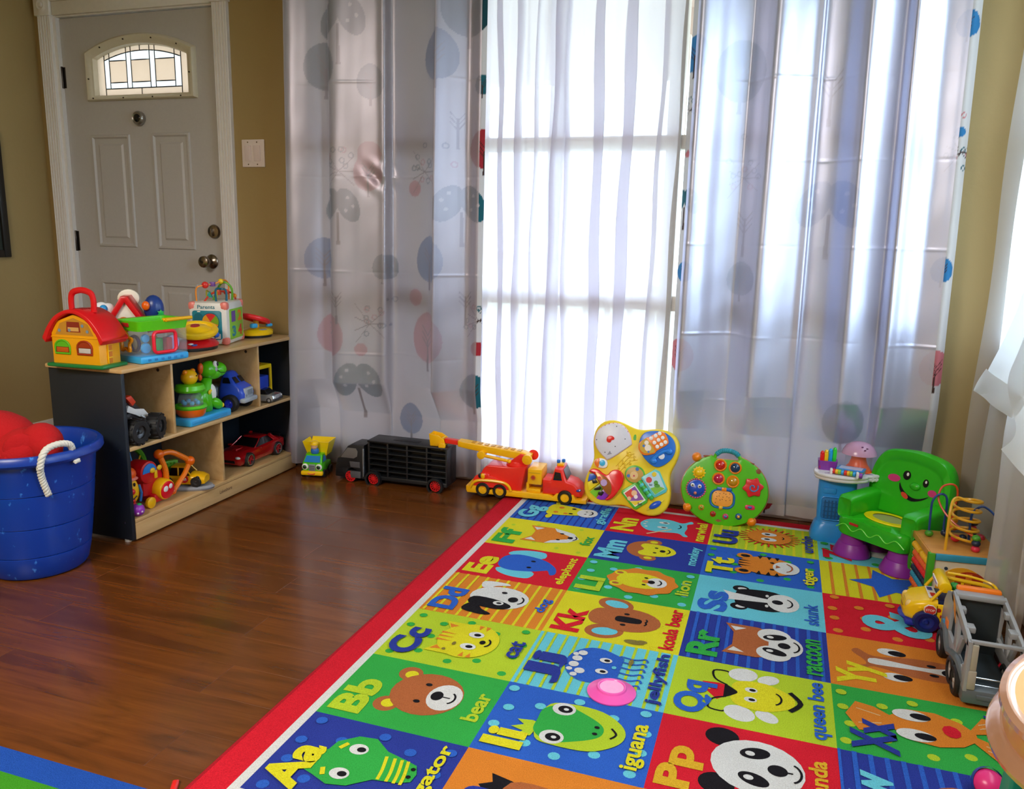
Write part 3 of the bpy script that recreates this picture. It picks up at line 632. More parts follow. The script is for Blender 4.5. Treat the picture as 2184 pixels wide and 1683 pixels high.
class Cell:
    def __init__(s, i, j): 
        s.M = Matrix(((0, -RA_/37, 0, RA_*(i+1)), (RB_/27, 0, 0, RB_*j), (0, 0, 1, RUG_Z+.0004), (0, 0, 0, 1))); s.mb = MB(RC['r']); s.z = 0; s.i, s.j = i, j
    def _z(s): s.z += .00012; return s.z
    def p(s, c, pts, smooth=0):
        pts = [(u, v, 0) for u, v in pts]
        if smooth: pts = cr(pts, smooth, True)
        s.mb.use(RC[c]).flat([(min(27, max(0, a[0])), min(37, max(0, a[1]))) for a in pts], s.M, s._z()); return s
    def e(s, c, u, v, ru, rv=None, rot=0, n=22): return s.p(c, ell(u, v, ru, rv, rot, n))
    def line(s, c, w, pts, smooth=4, closed=False):
        P_ = cr([(a, b, 0) for a, b in pts], smooth, closed) if smooth else [Vector((a, b, 0)) for a, b in pts]
        N = len(P_); L = []; R = []
        for k in range(N):
            t_ = (P_[(k+1) % N if closed else min(N-1, k+1)]-P_[k-1 if (closed or k) else 0]); t_ = t_.normalized() if t_.length else Vector((1, 0, 0))
            nn = Vector((-t_.y, t_.x, 0))*w/2; L.append(P_[k]+nn); R.append(P_[k]-nn)
        v = [(a.x, a.y, 0) for a in L+R]; z = s._z(); v = [(min(27, max(0, a)), min(37, max(0, b)), z) for a, b, _ in v]
        s.mb.use(RC[c]).add(v, [(k, (k+1) % N, N+(k+1) % N, N+k) for k in range(N if closed else N-1)], s.M); return s
    def tx(s, c, t, u0, v0, u1, v1, bold=.03): s.mb.use(RC[c]).text(t, u0, v0, u1, v1, s.M, s._z(), bold); return s
    def bg(s, c): return s.p(c, [(0, 0), (27, 0), (27, 37), (0, 37)])
    def stripes(s, c, w, step, v0=1.2):
        v = v0
        while v < 36.5: s.p(c, [(0, v), (27, v), (27, v+w), (0, v+w)]); v += step
        return s
    def dots(s, c, r, seed):
        rs = random.Random(seed)
        for a in range(4):
            for b in range(5):
                u = 3+a*7+(b % 2)*3.2+rs.uniform(-.8, .8); v = 3+b*7.8+rs.uniform(-.8, .8)
                if u < 26: s.e(c, u, v, r, r*1.05, n=12)
        return s
    def L(s, c, t, word, wc=None, u0=2.2, u1=16.2, v0=27, v1=35.6, wu=None, wv=(1.6, 5.6), wb=.03):
        s.tx(c, t, u0, v0, u1, v1, .045)
        if word:
            wd = min(24, 2.55*len(word)+1.0); a = (14-wd/2) if wu is None else wu; a = max(1.2, a)
            s.tx(wc or c, word, a, wv[0], a+wd, wv[1], wb)
        return s
    def smile(s, c, u, v, r, w=.5): return s.line(c, w, arc(u, v, r, 200, 340, 8, r*.75), 0)
    def eyes(s, u, v, du, r=1.0, white=0, c='k'):
        for x in (u-du, u+du):
            if white: s.e('w', x, v, white*1.0, white*1.35)
            s.e(c, x, v-(.3 if white else 0), r*.85, r*1.1)
        return s
    def done(s, lab): o = build('picture_square', s.mb, rug, lab, smooth=0, recalc=False); return o
def bearish(c, col, ear, inner, u=14.5, v=17, r=8.2, muz=True, er=3):
    for x in (-1, 1): c.e(col, u+x*r*.78, v+r*.85, er); c.e(inner, u+x*r*.74, v+r*.8, er*.55)
    c.e(col, u, v, r, r*1.02)
    if muz: c.e('w', u, v-r*.52, r*.62, r*.48); c.e('k', u, v-r*.3, r*.22, r*.17); c.line('k', .4, [(u, v-r*.4), (u, v-r*.68)], 0); c.smile('k', u, v-r*.62, r*.26); c.eyes(u, v+r*.12, r*.42, .75)
    return c
# column one, from the near edge to the window: A to G
c = Cell(0, 0).bg('d').dots('b', 1.25, 1)
c.p('g', [(8, 26), (9, 29), (10, 27), (11.5, 30), (13, 27.3), (15, 29.6), (16, 27), (19, 26.5), (22, 23), (22.5, 19), (19.5, 15), (18.2, 10), (17.4, 7.5), (15, 6.4), (12.5, 6.6), (11.4, 9), (10.6, 14), (7.3, 18), (6.4, 22)])
for v in (13.5, 11.6, 10, 8.6): c.line('y', .7, [(11, v-.4), (14, v), (18, v+1)])
c.e('w', 10, 21, 1.7, 2.1).e('w', 18, 21, 1.7, 2.1).e('k', 10, 20.4, .8, 1).e('k', 18, 20.4, .8, 1).line('y', 1, [(8.5, 24), (10.5, 25)]).line('y', 1, [(17, 25), (19, 24)]).e('k', 13.6, 7.6, .5).e('k', 16, 7.6, .5)
c.L('y', 'Aa', 'alligator', wu=1.4).done('dark blue square with a green alligator')
c = Cell(0, 1).bg('g'); bearish(c, 'n', 3, 'y', 15, 16.5, 8.6); c.L('m', 'Bb', 'bear', v0=27.5).done('green square with a brown bear')
c = Cell(0, 2).bg('m').dots('g', 1.1, 3)
c.p('y', [(6.3, 26), (10, 23.6), (6.2, 18)]).p('y', [(22.7, 26), (19, 23.6), (22.8, 18)]).e('y', 14.5, 16.6, 8.9, 8.2, 0, 30)
c.p('o', [(7.4, 24.8), (9.6, 23.6), (8, 21.8)]).p('o', [(21.6, 24.8), (19.4, 23.6), (21, 21.8)])
for u in (12.6, 14.5, 16.4): c.p('o', [(u-.5, 25), (u+.5, 25), (u, 20.5)])
for x in (-1, 1):
    for v in (13, 15): c.p('o', [(14.5+x*8.3, v), (14.5+x*8.3, v+1.4), (14.5+x*6, v+.7)])
c.eyes(14.5, 15.5, 3.2, .9, 1.6).e('k', 14.5, 12.6, 1, .8).smile('k', 14.5, 12, 2).e('t', 11.5, 19.5, .9, .5).e('t', 8, 21, .6, .5)
c.L('d', 'Cc', 'cat', v0=27.5).done('lime square with a yellow cat')
c = Cell(0, 3).bg('o').stripes('y', .8, 3.4)
c.e('w', 14.5, 17.5, 7.2, 9).p('w', [(20, 25), (24, 25.5), (24.6, 19), (23.4, 17), (21.8, 21), (19.8, 22.5)], 3)
c.p('k', [(8.6, 25), (13, 25), (13.2, 19), (11, 13), (8.5, 13), (7.2, 17)], 3).p('k', [(8, 25), (4, 25.4), (2.8, 19), (4, 16.5), (6, 20), (8.5, 22)], 3)
c.e('w', 11, 16.6, 1.3, 1.6).e('k', 11, 16.4, .6, .8).e('k', 18, 17, .7, .9).e('k', 14.5, 13.2, 1.7, 1.5).smile('k', 14.5, 11.8, 2.4)
c.L('b', 'Dd', 'dog', v0=27.5).done('orange striped square with a spotted dog')
c = Cell(0, 4).bg('r')
c.p('l', [(4, 14), (3.6, 20), (6, 25), (9, 25), (9, 14)], 4).p('l', [(25, 14), (25.4, 20), (23, 25), (20, 25), (20, 14)], 4)
c.p('b', [(8, 22), (11, 26.3), (18, 26.3), (21, 22), (20, 15), (18, 11), (14, 7.5), (10, 6.6), (8.6, 8), (11.5, 9.5), (11, 11), (9, 15)], 4).eyes(14.5, 16, 2.6, .75)
c.L('y', 'Ee', 'elephant', wu=3).done('red square with a blue elephant')
c = Cell(0, 5).bg('y')
for u, v in ((3, 4), (23, 24), (7, 21), (24, 8), (20, 33), (4, 12)): c.e('m', u, v, 1, .8, n=10)
c.p('o', [(7, 26.5), (12, 23.5), (17, 23.5), (22, 26.5), (22, 17), (14.5, 8), (7, 17)]).p('w', [(8.3, 25), (10.8, 23.3), (8.2, 21)]).p('w', [(20.7, 25), (18.2, 23.3), (20.8, 21)])
c.p('w', [(7, 17.5), (10, 16), (13, 10.5), (16, 10.5), (19, 16), (22, 17.5), (19, 9.5), (14.5, 6.6), (10, 9.5)]).eyes(14.5, 13.6, 3, .7).e('k', 14.5, 9.8, 1.1, 1).smile('k', 14.5, 9, 2)
c.L('g', 'Ff', 'fox', v0=27.5).done('yellow square with an orange fox')
c = Cell(0, 6).bg('b').stripes('d', .6, 2.6)
c.p('y', [(9, 24), (13, 26), (17, 26), (21, 24), (19.5, 15), (17, 10), (13, 10), (10.5, 15)], 4).e('w', 14.8, 10, 4.6, 4).e('y', 7, 23.5, 2.4, 1.2).e('y', 23, 23.5, 2.4, 1.2).e('o', 12, 22, 1).e('o', 17.5, 21, 1.1).e('o', 11.6, 18, .9).eyes(14.8, 16, 2.8, .8).e('k', 13.4, 10.6, .35).e('k', 16.2, 10.6, .35).smile('k', 14.8, 9.4, 2)
c.L('l', 'Gg', 'giraffe', v0=25.5, wv=(1, 5.6)).done('blue striped square with a yellow giraffe')
# column two: H to N
c = Cell(1, 0).bg('o')
c.p('k', [(9, 25), (8, 29.5), (10.5, 28.5), (12, 31), (14.5, 28.5), (17, 31), (18.5, 28.5), (21, 29.5), (20, 25), (18, 20), (11, 20)]).p('w', [(9, 27), (9.8, 28.4), (10.4, 26.5)])
c.p('n', [(9.5, 25), (19.5, 25), (20, 15), (17.5, 8), (11.5, 8), (9, 15)], 4).e('w', 14.5, 10, 4.5, 4).eyes(14.5, 18, 3, .8)
c.L('d', 'Hh', 'horse').done('orange square with a dark maned horse')
c = Cell(1, 1).bg('b').dots('l', 1.25, 5)
c.p('m', [(8, 26), (7.4, 29.3), (9.2, 28), (10, 31), (11.5, 28.4), (13, 30.4), (13.6, 27), (13, 25)])
c.p('m', [(6.6, 21), (8, 25), (14.5, 26), (21, 25), (22.6, 20), (22, 13), (18.5, 8), (14.5, 6.4), (10.5, 8), (7, 13)], 4)
c.p('g', [(7.4, 21.5), (10, 25.8), (14.5, 26.2), (19, 25.8), (21.6, 21.5), (19.5, 16), (17, 12.2), (14.5, 11.2), (12, 12.2), (9.5, 16)], 4)
for u in (9.2, 20): c.e('w', u, 21.5, 2.4, 2.7).e('k', u, 21.2, 1.4, 1.7).e('w', u, 21, .5, .6)
c.e('k', 13.3, 12.9, .5, .6).e('k', 15.7, 12.9, .5, .6).line('k', .5, [(12.6, 9.4), (14.5, 8.4), (16.4, 9.8)])
c.L('y', 'Ii', 'iguana', u1=8.6, v0=26.5, wu=4, wv=(1, 5.8)).done('blue spotted square with a green iguana')
c = Cell(1, 2).bg('l').stripes('m', .75, 3.1)
c.e('b', 14.5, 20, 8.5, 6.8).p('b', [(6.6, 17.5), (22.4, 17.5), (20, 12.8), (9, 12.8)])
for u in (8, 10.6, 13.2, 15.8, 18.4, 20.8): c.line('b', .55, [(u, 14), (u-.5, 10), (u+.6, 7.6), (u-.7, 6.8)])
for u, v, r in ((8.4, 23.4, .9), (10.6, 25, .8), (10.4, 22.3, 1.3), (13, 24.4, 1.3), (16, 24.2, 1.3), (18, 25, .8), (19, 23.4, 1.2)): c.e('w', u, v, r)
c.eyes(14.5, 17, 2.7, .7, 1.2).e('l', 14.5, 14.4, .7, .6).e('t', 18.5, 10.8, 1.6, .6)
c.L('d', 'Jj', 'jellyfish', v0=26, wu=1.6, wv=(.8, 5)).done('light blue striped square with a blue jellyfish')
c = Cell(1, 3).bg('y')
for x in (-1, 1): c.e('n', 14.5+x*8.4, 21, 4.2, 5.4, -x*18); c.e('l', 14.5+x*8.6, 20.8, 2.2, 3.6, -x*14)
c.e('n', 14.5, 24, 5, 3.2).e('n', 14.5, 16.5, 7, 9.8).p('k', [(12.8, 18.5), (14.5, 19.6), (16.2, 18.5), (16, 13), (14.5, 12), (13, 13)], 4).eyes(14.5, 16.8, 3.3, .75).smile('k', 13.6, 11.4, 1).smile('k', 15.4, 11.4, 1).e('t', 2.5, 12, 1.2, 2.8).e('t', 3.3, 10, .8, 1.4)
c.L('r', 'Kk', 'koala bear', v0=27.5, wu=1.6).done('yellow square with a brown koala')
c = Cell(1, 4).bg('g').dots('l', 1.25, 9)
c.p('o', [(14.5+(9+.9*(k % 2))*cos(2*pi*k/20), 16.5+(10.4+.9*(k % 2))*sin(2*pi*k/20)) for k in range(20)], 3)
c.e('y', 10.4, 24, 1.8, 2).e('y', 18.6, 24, 1.8, 2).e('n', 10.4, 24.2, .8, 1.1).e('n', 18.6, 24.2, .8, 1.1).e('y', 14.5, 17, 5.6, 7.6).e('w', 14.5, 12, 3.6, 3.2).e('o', 14.5, 15, 1.2, 1.6).e('k', 14.5, 13.6, 1.3, 1.1).eyes(14.5, 15.6, 2.6, .6).smile('k', 14.5, 12, 2)
c.L('m', 'Ll', 'lion', u1=12, v0=27.5).done('green spotted square with a yellow lion')
c = Cell(1, 5).bg('d')
c.e('n', 14.5, 20, 7.5, 6.4).e('n', 7.2, 18, 2.4, 2.8).e('n', 21.8, 18, 2.4, 2.8).e('y', 7.2, 18, 1.1, 1.4).e('y', 21.8, 18, 1.1, 1.4).p('y', [(9, 20), (11.5, 22), (14.5, 20.4), (17.5, 22), (20, 20), (19, 12.5), (14.5, 9.4), (10, 12.5)], 4).eyes(14.5, 16.4, 2.2, .6).e('k', 14.5, 14, 1.1, 1).smile('k', 14.5, 13, 2)
c.L('l', 'Mm', 'monkey', u1=19, wv=(1, 5.4)).done('dark blue square with a brown monkey')
c = Cell(1, 6).bg('r')
c.p('l', [(6, 18), (7, 23), (13, 26), (19, 23), (20, 16), (18, 11), (21, 8), (19, 7), (17, 9), (13, 8.6), (8, 9), (5, 7.5), (4.4, 9), (7, 11.5)], 4).e('w', 11, 17.4, 1.1, 2).e('w', 16, 17.4, 1.1, 2).e('k', 11, 17, .5, .9).e('k', 16, 17, .5, .9).smile('k', 13.5, 12.4, 2).line('c', .8, [(10, 14), (2.5, 22)], 0).e('w', 10, 23.4, .6).e('w', 12.4, 24.3, .6).e('w', 14.6, 24, .6)
c.L('y', 'Nn', 'narwhal', wu=1.6).done('red square with a light blue narwhal')
# column three: O to U
Cell(2, 0).bg('m').L('b', 'Oo', 'octopus').done('lime square at the near edge')
c = Cell(2, 1).bg('r')
c.e('k', 6.6, 23.6, 3.3, 3.6).e('k', 22.6, 23.6, 3.3, 3.6).e('w', 14.6, 16, 8.8, 9.4)
for x in (-1, 1): c.e('k', 14.6+x*4.3, 16.6, 1.9, 3.2, x*18); c.e('w', 14.6+x*4, 17.6, .8, 1)
c.e('k', 14.6, 12, 1.8, 2).line('k', .45, [(14.6, 10.5), (14.6, 9)], 0).smile('k', 14.6, 9.6, 3)
c.L('h', 'Pp', 'panda', v0=26.5, wv=(1.2, 6)).done('red square with a black and white panda')
c = Cell(2, 2).bg('m')
c.p('r', [(10, 26), (13.6, 29), (14, 27.6), (17, 30), (17.5, 26), (17, 24), (12, 24)]).p('k', [(11.2, 24.6), (17.8, 24.6), (14.5, 20.8)])
for x in (-1, 1): c.line('k', .55, [(14.5+x*2.6, 24), (14.5+x*4.6, 27), (14.5+x*8.4, 27.6), (14.5+x*9, 24.4), (14.5+x*7.4, 23.6)]); c.e('w', 14.5+x*8.6, 20.6, 3, 3.6, x*25); c.e('w', 14.5+x*8, 14.6, 2, 2.8, x*35)
c.p('y', [(9, 21), (12, 23), (14.5, 21.4), (17, 23), (20, 21), (20.6, 15), (17.5, 9.6), (14.5, 8.4), (11.5, 9.6), (8.4, 15)], 4).eyes(14.5, 18.4, 2.1, .7, 1.1).smile('k', 14.5, 13.4, 2.6).line('k', 1.2, [(10.4, 9.6), (14.5, 7.2), (18.6, 9.6)])
c.L('b', 'Qq', 'queen bee', v0=26.2, wu=1.6, wv=(.8, 5.6)).done('lime square with a yellow queen bee')
c = Cell(2, 3).bg('d').stripes('b', .9, 3.0)
c.p('n', [(6, 26.6), (11, 24.2), (18, 24.2), (23, 26.6), (23, 18), (20, 10), (9, 10), (6, 18)]).p('w', [(7.4, 25.2), (9.8, 23.8), (7.6, 21)]).p('w', [(21.6, 25.2), (19.2, 23.8), (21.4, 21)])
c.e('w', 9.6, 13.6, 4, 4.4).e('w', 19.4, 13.6, 4, 4.4).e('w', 14.5, 10.6, 5.6, 4.4)
for x in (-1, 1): c.e('k', 14.5+x*4, 13.4, 1.6, 3.2, x*18); c.e('w', 14.5+x*3.8, 14.6, .7, .9)
c.e('k', 14.5, 11, 1.6, 1.6).smile('k', 14.5, 9.4, 3)
c.L('g', 'Rr', 'raccoon', v0=27.5, wu=2).done('dark blue striped square with a brown raccoon')
c = Cell(2, 4).bg('l')
c.e('k', 8.2, 23.8, 2.3, 2.5).e('k', 20.8, 23.8, 2.3, 2.5).e('w', 8.2, 23.4, 1, 1.4).e('w', 20.8, 23.4, 1, 1.4)
c.p('k', [(8, 22), (10.5, 25), (18.5, 25), (21, 22), (21.4, 14), (17, 9), (12, 9), (7.6, 14)], 4).e('w', 14.5, 11.4, 6, 4.6).p('w', [(12, 26), (11, 29), (13, 28), (14.5, 31), (16, 28), (18, 29), (17, 26), (15.4, 13), (13.6, 13)])
c.e('w', 11, 16, .9, .5).e('w', 18, 16, .9, .5).e('k', 14.5, 13, 1.5, 1.6).smile('k', 14.5, 11, 3)
c.L('b', 'Ss', 'skunk', wu=3).done('light blue square with a black skunk')
c = Cell(2, 5).bg('b').dots('g', 1.15, 12)
c.e('o', 8, 24, 2.4, 2.6).e('o', 21, 24, 2.4, 2.6).e('k', 8, 23.8, 1.2, 1.6).e('k', 21, 23.8, 1.2, 1.6).e('o', 14.5, 16.6, 7.6, 9.2).e('w', 14.5, 10.6, 5.2, 4.2)
for u in (12.4, 14.5, 16.6): c.p('k', [(u-.6, 25.6), (u+.6, 25.6), (u, 21.6)])
for x in (-1, 1):
    for v in (19, 16, 13.4): c.p('k', [(14.5+x*7.8, v+.9), (14.5+x*7.6, v-.7), (14.5+x*5, v)])
c.eyes(14.5, 15, 2.8, .7).p('n', [(13.2, 13.8), (15.8, 13.8), (14.5, 12.3)]).smile('n', 14.5, 11.4, 3.6)
c.L('y', 'Tt', 'tiger', wu=3, wv=(1, 5.6)).done('blue spotted square with an orange tiger')
c = Cell(2, 6).bg('m').stripes('y', .9, 3.2)
for k in range(26):
    a = 2*pi*k/26; c.line('r', .6, [(14.5+5*cos(a), 16.5+5.5*sin(a)), (14.5+9.4*cos(a), 16.5+10.6*sin(a))], 0)
c.e('o', 14.5, 16.5, 7, 7.6).e('w', 11.9, 16.6, 1.7, 2.7).e('w', 17.1, 16.6, 1.7, 2.7).e('k', 12, 17.2, .7, 1).e('k', 17, 17.2, .7, 1).smile('k', 14.5, 12.4, 1.2)
c.L('d', 'Uu', 'urchin', wu=4).done('lime striped square with an orange sea urchin')
# column four: V to Z with an ampersand and a star
Cell(3, 0).bg('o').L('y', 'Vv', 'vulture').done('orange square at the near edge')
c = Cell(3, 1).bg('d').stripes('b', 1, 3.2); c.e('n', 14.5, 14, 7, 7.5).e('w', 14.5, 10, 4.5, 4).eyes(14.5, 16, 3, .8); c.L('l', 'Ww', 'walrus', u1=21).done('dark blue striped square with a walrus')
c = Cell(3, 2).bg('g').dots('m', 1.2, 15)
c.p('o', [(12, 25), (9.6, 28), (8.6, 32), (11, 33), (14.5, 34.5), (18, 33), (20.4, 32), (19.4, 28), (17, 25), (21, 21), (21.4, 15), (19, 10), (17, 8.4), (23, 5), (22, 2.6), (17, 3.6), (15.6, 7.6), (14.4, 7.6), (12, 3.4), (7, 2.6), (6.2, 5), (12, 8.6), (9.6, 11), (7.8, 16), (8.4, 21)])
for u in (11.5, 17.5): c.line('c', .3, [(u, 32), (14.5+(u-14.5)*.5, 27)], 0)
for u in (8.4, 10, 19.6, 21.2): c.line('c', .3, [(u, 3.6), (u+(1.6 if u < 14 else -1.6), 6.4)], 0)
for u in (10.6, 18.4): c.e('w', u, 20.4, 2.3, 3.9).e('k', u, 18.4, 1.3, 2.2)
c.e('r', 14.6, 12.6, 2.4, 1.9, n=9)
c.L('d', 'Xx', 'x-ray fish', v0=24.5, v1=34, u0=1, u1=13.5, wu=2, wv=(1, 4.6)).done('green spotted square with an orange fish')
c = Cell(3, 3).bg('o')
c.p('n', [(12.4, 26), (10, 29), (11.4, 30.6), (13, 28), (15.4, 28.4), (19, 31), (21, 29.4), (18, 25.6), (20, 17), (20, 9), (18, 4), (12, 4), (10, 9), (10, 17)], 4)
c.p('w', [(13.6, 25.6), (15, 27.4), (17, 25.4), (16, 15), (17, 9.4), (18.4, 6), (17, 3), (13, 3), (11.6, 6), (13.4, 9.4), (14.2, 15)], 3).e('k', 14.9, 7.6, 2, 2.6)
for x in (-1, 1): c.e('w', 15+x*6.4, 21.4, 2, 3.2); c.e('k', 15+x*6.2, 19.8, 1.4, 2.2); c.e('k', 15+x*2.3, 12.2, .7, 1.1)
c.L('y', 'Yy', 'yak', v0=23.5, v1=35.5, u0=1.2, u1=13).done('orange square with a brown and white yak')
c = Cell(3, 4).bg('r').dots('o', 1.3, 18); c.tx('l', '&', 5, 9, 21, 27, .03); c.done('red spotted square with a light blue ampersand')
c = Cell(3, 5).bg('y').stripes('o', .9, 4.0); c.p('b', star(13.5, 17, 11.5, 5.6, 5, 90)); c.done('yellow striped square with a blue star')
c = Cell(3, 6).bg('l').dots('g', 1.3, 21); c.p('w', ell(14.5, 16, 6, 8)); c.L('r', 'Zz', 'zebra', v0=26.5).done('light blue spotted square with red lettering')

# ---------------------------------------------------------------- second rug
gr = thing('grass_rug', 'green play rug with a blue border at the left front', 'rug', (-3.05, -.6, 0))
GB, GG = RUGM('#1f55b8'), RUGM('#3f9a1e')
q = MB(GB); q.prism(rrect(0, 0, 2.0, 1.682, .02), .009, b=.003); build('border', q, gr)
q = MB(GG); q.flat(rrect(.055, .055, 1.945, 1.622, .01), z=.0094); build('pile', q, gr, smooth=0, recalc=False)
q = MB(RUGM('#16161a'))
for u, v in ((1.62, 1.575), (1.1, .9), (.6, .8)): q.flat(ell(u, v, .035, .05), z=.0098)
build('dark_spot', q, gr, smooth=0, recalc=False)
# ---------------------------------------------------------------- toy shelf
NAVY = P('#131c27', .5, bump=.1); BIRCH = woodmat('birch_ply', '#b98f58', '#d9b581', .32, 1, .8, coat=.2, lo=.2, hi=.8); BIRE = P('#d6b684', .45, scale=90)
SHX, SHY = -2.2, 2.565
sh = thing('toy_shelf', 'low birch toy shelf with dark navy end panels standing in front of the door', 'shelf', (SHX, SHY, 0))
for y in (-.5, .483):
    q = MB(NAVY); q.bx(-.162, .15, y, y+.016, .008, .592, .003); ep = build('end_panel', q, sh)
    q = MB(P('#9a9a9c', .3, metal=1))
    for z in (.07, .327): 
        for x in (.12, -.12): q.cyl((x, y-.0015 if y < 0 else y+.0175, z), (x, y+.002 if y < 0 else y+.014, z), .004, n=10)
    s_ = build('screw', q, ep); s_['kind'] = 'stuff'
q = MB(NAVY); q.bx(-.16, -.15, -.484, .483, .07, .592); build('back_panel', q, sh)
for nm, z0, z1, x1 in (('shelf_board', .066, .08, .15), ('shelf_board', .320, .334, .15)):
    q = MB(BIRCH); q.bx(-.15, x1, -.484, .483, z0, z1, .003); build(nm, q, sh)
q = MB(BIRCH); q.bx(-.168, .163, -.508, .5, .592, .607, .005); build('top_board', q, sh)
q = MB(BIRCH); q.bx(.136, .15, -.484, .483, .006, .0655, .002); kb = build('kick_board', q, sh)
q = MB(P('#4a2f22', .6)); q.text('Lakeshore', -.045, .036, .03, .050, T(.1512, 0, 0, 90, 0, 90), 0, .0); build('maker_mark', q, kb, smooth=0, recalc=False)
for y, z0, z1 in ((-.261, .334, .592), (.243, .334, .592), (-.008, .08, .32)):
    q = MB(BIRCH); q.bx(-.15, .146, y-.006, y+.006, z0, z1, .002); dv = build('divider', q, sh)
    if z0 > .2:
        q = MB(P('#3a2c20', .6)); q.cyl((.09, y-.0066, .565), (.09, y-.005, .565), .0065, n=12); build('bolt_hole', q, dv)
for x in (-.13, .12):
    q = MB(P('#b9b4ac', .5))
    for y in (-.49, .49): q.cyl((x, y, 0), (x, y, .008), .012, n=12)
    build('glide', q, sh)['kind'] = 'stuff'
TOP, MID, LOW = .607, .334, .08
YELP, REDP, GRNP, BLUP, ORAP, LIMP, LBLP, WHTP, BLKP, PURP = P(YEL, .3), P(RED, .3), P('#0f7a35', .35), P(BLU, .3), P(ORA, .3), P(LIM, .3), P(LBL, .3), P(WHT, .35), P(BLK, .4), P(PUR, .35)
CLRP = P('#f4f8fb', .05, bump=0, trans=.93); TEALP = P('#127c8c', .3)
# ---- barn
bn = thing('toy_barn', 'yellow toy barn with red roof and carry handle on the shelf top', 'toy', (-2.2, 2.078, TOP), 4)
bn.scale = (1, .76, 1)
q = MB(P('#137a3a', .35)); q.bx(-.112, .112, -.074, .078, 0, .012, .005); build('base', q, bn)
gp = [(-.092, .012), (.092, .012), (.092, .112), (.066, .152), (0, .176), (-.066, .152), (-.092, .112)]
q = MB(P('#f0a70c', .35)); q.side(gp, -.06, .064, .002); q.bx(-.0935, .0935, -.0625, .066, .098, .103, .002); body = build('walls', q, bn)
ro = cr([(-.12, .094, 0), (-.102, .128, 0), (-.07, .166, 0), (-.03, .188, 0), (0, .193, 0), (.03, .188, 0), (.07, .166, 0), (.102, .128, 0), (.12, .094, 0)], 4)
ro = [(p.x, p.y) for p in ro]; ri = [(x*.9, z-.013) for x, z in ro][::-1]
q = MB(REDP); q.side(ro+ri, -.076, .08, .003); build('roof', q, bn, smooth=50)
q = MB(REDP); q.tube(cr([(-.044, 0, .182), (-.044, 0, .222), (-.036, 0, .243), (-.012, 0, .252), (.012, 0, .252), (.036, 0, .243), (.044, 0, .222), (.044, 0, .182)], 5), [.0105]*36, 10); build('handle', q, bn)
def arch(x, z, w, h, n=8): return [(x-w, z), (x+w, z)]+[(x+w*cos(pi*i/n), z+h-w*.8+w*.8*sin(pi*i/n)) for i in range(n+1)]
for x, c1, c2 in ((-.05, P('#5cb81d', .35), P('#c2560f', .4)), (.037, P('#a23410', .4), P('#c9c6c4', .4))):
    q = MB(P('#7a3a10', .6)); q.side(arch(x, .046, .029, .044), -.0612, -.059); wn_ = build('window', q, bn)
    q = MB(c1); q.tube([(a, -.0625, b) for a, b in arch(x, .046, .029, .044)], .0035, 6, closed=True); q.side([(x-.027, .068), (x+.027, .068), (x+.024, .078), (x+.015, .086), (x, .089), (x-.015, .086), (x-.024, .078)], -.0625, -.061); build('window_frame', q, wn_)
    q = MB(c2); q.bx(x-.023, x+.023, -.0635, -.0605, .05, .066, .001); build('gate', q, wn_)
q = MB(P('#c58a2a', .5)); q.side([(-.075, .108), (.075, .108), (.055, .146), (0, .165), (-.055, .146)], -.0608, -.06); q.use(P('#8c2a16', .5)); q.side([(-.03, .118), (.025, .118), (.022, .152), (-.027, .152)], -.0614, -.06)
q.use(P('#d9a860', .5)); q.side([(-.024, .121), (.019, .121), (.019, .134), (-.024, .134)], -.0618, -.06); q.use(P('#7d93a8', .5))
for x, z in ((-.058, .122), (-.018, .124), (.034, .14), (.052, .122)): q.side(ell(x, z, .0055, n=10), -.0622, -.06)
build('hayloft_sticker', q, bn)
q = MB(P('#d97d08', .4)); q.bx(.0915, .0945, -.012, .012, .014, .098); lad = build('ladder', q, bn)
q = MB(P('#f5c40a', .35))
for z in (.034, .056, .078): q.bx(.093, .097, -.014, .014, z-.002, z+.002, .001)
q.bx(.093, .097, -.0145, -.0115, .014, .098, .001); build('rung', q, lad)['kind'] = 'stuff'
q = MB(P('#8f1014', .4))
for k in range(5): q.bx(-.02, .02, -.03+k*.012, -.024+k*.012, .1905, .1935, .001)
build('roof_slot', q, bn)['kind'] = 'stuff'
# ---- house toy behind the barn
hs = thing('toy_house', 'toy house with red gable roof, white cloud and blue dome behind the yellow barn', 'toy', (-2.275, 2.345, TOP), 34)
q = MB(P('#efe9da', .4)); q.side([(-.06, 0), (.06, 0), (.06, .11), (0, .195), (-.06, .11)], -.03, .03, .002); hb = build('walls', q, hs)
q = MB(REDP); q.side([(-.088, .085), (-.012, .214), (.012, .214), (.088, .085), (.072, .082), (0, .192), (-.072, .082)], -.045, .045, .004); build('roof', q, hs)
q = MB(P('#e07a1c', .5)); q.side(ell(-.008, .125, .017, .014), -.032, -.029); q.side(ell(.0, .105, .013, .02), -.032, -.029); q.use(P('#6f7782', .5)); q.side(ell(.03, .105, .014, .02), -.032, -.029); q.use(P('#f0b01e', .5)); q.side(ell(-.036, .095, .016, .022), -.032, -.029); build('animal_sticker', q, hs)
q = MB(P('#eef1f6', .35))
for x, z, r in ((-.085, .165, .026), (-.105, .148, .02), (-.062, .165, .022), (-.08, .142, .028)): q.ball((x, 0, z), (r, .016, r))
cl_ = build('cloud', q, hs); q = MB(P('#2f9be0', .3)); q.ball((-.075, -.016, .168), .014); q.ball((-.1, -.014, .17), .006); build('cloud_button', q, cl_); q = MB(P('#e8401a', .3)); q.ball((-.088, -.02, .142), (.016, .01, .012)); build('orange_button', q, cl_)
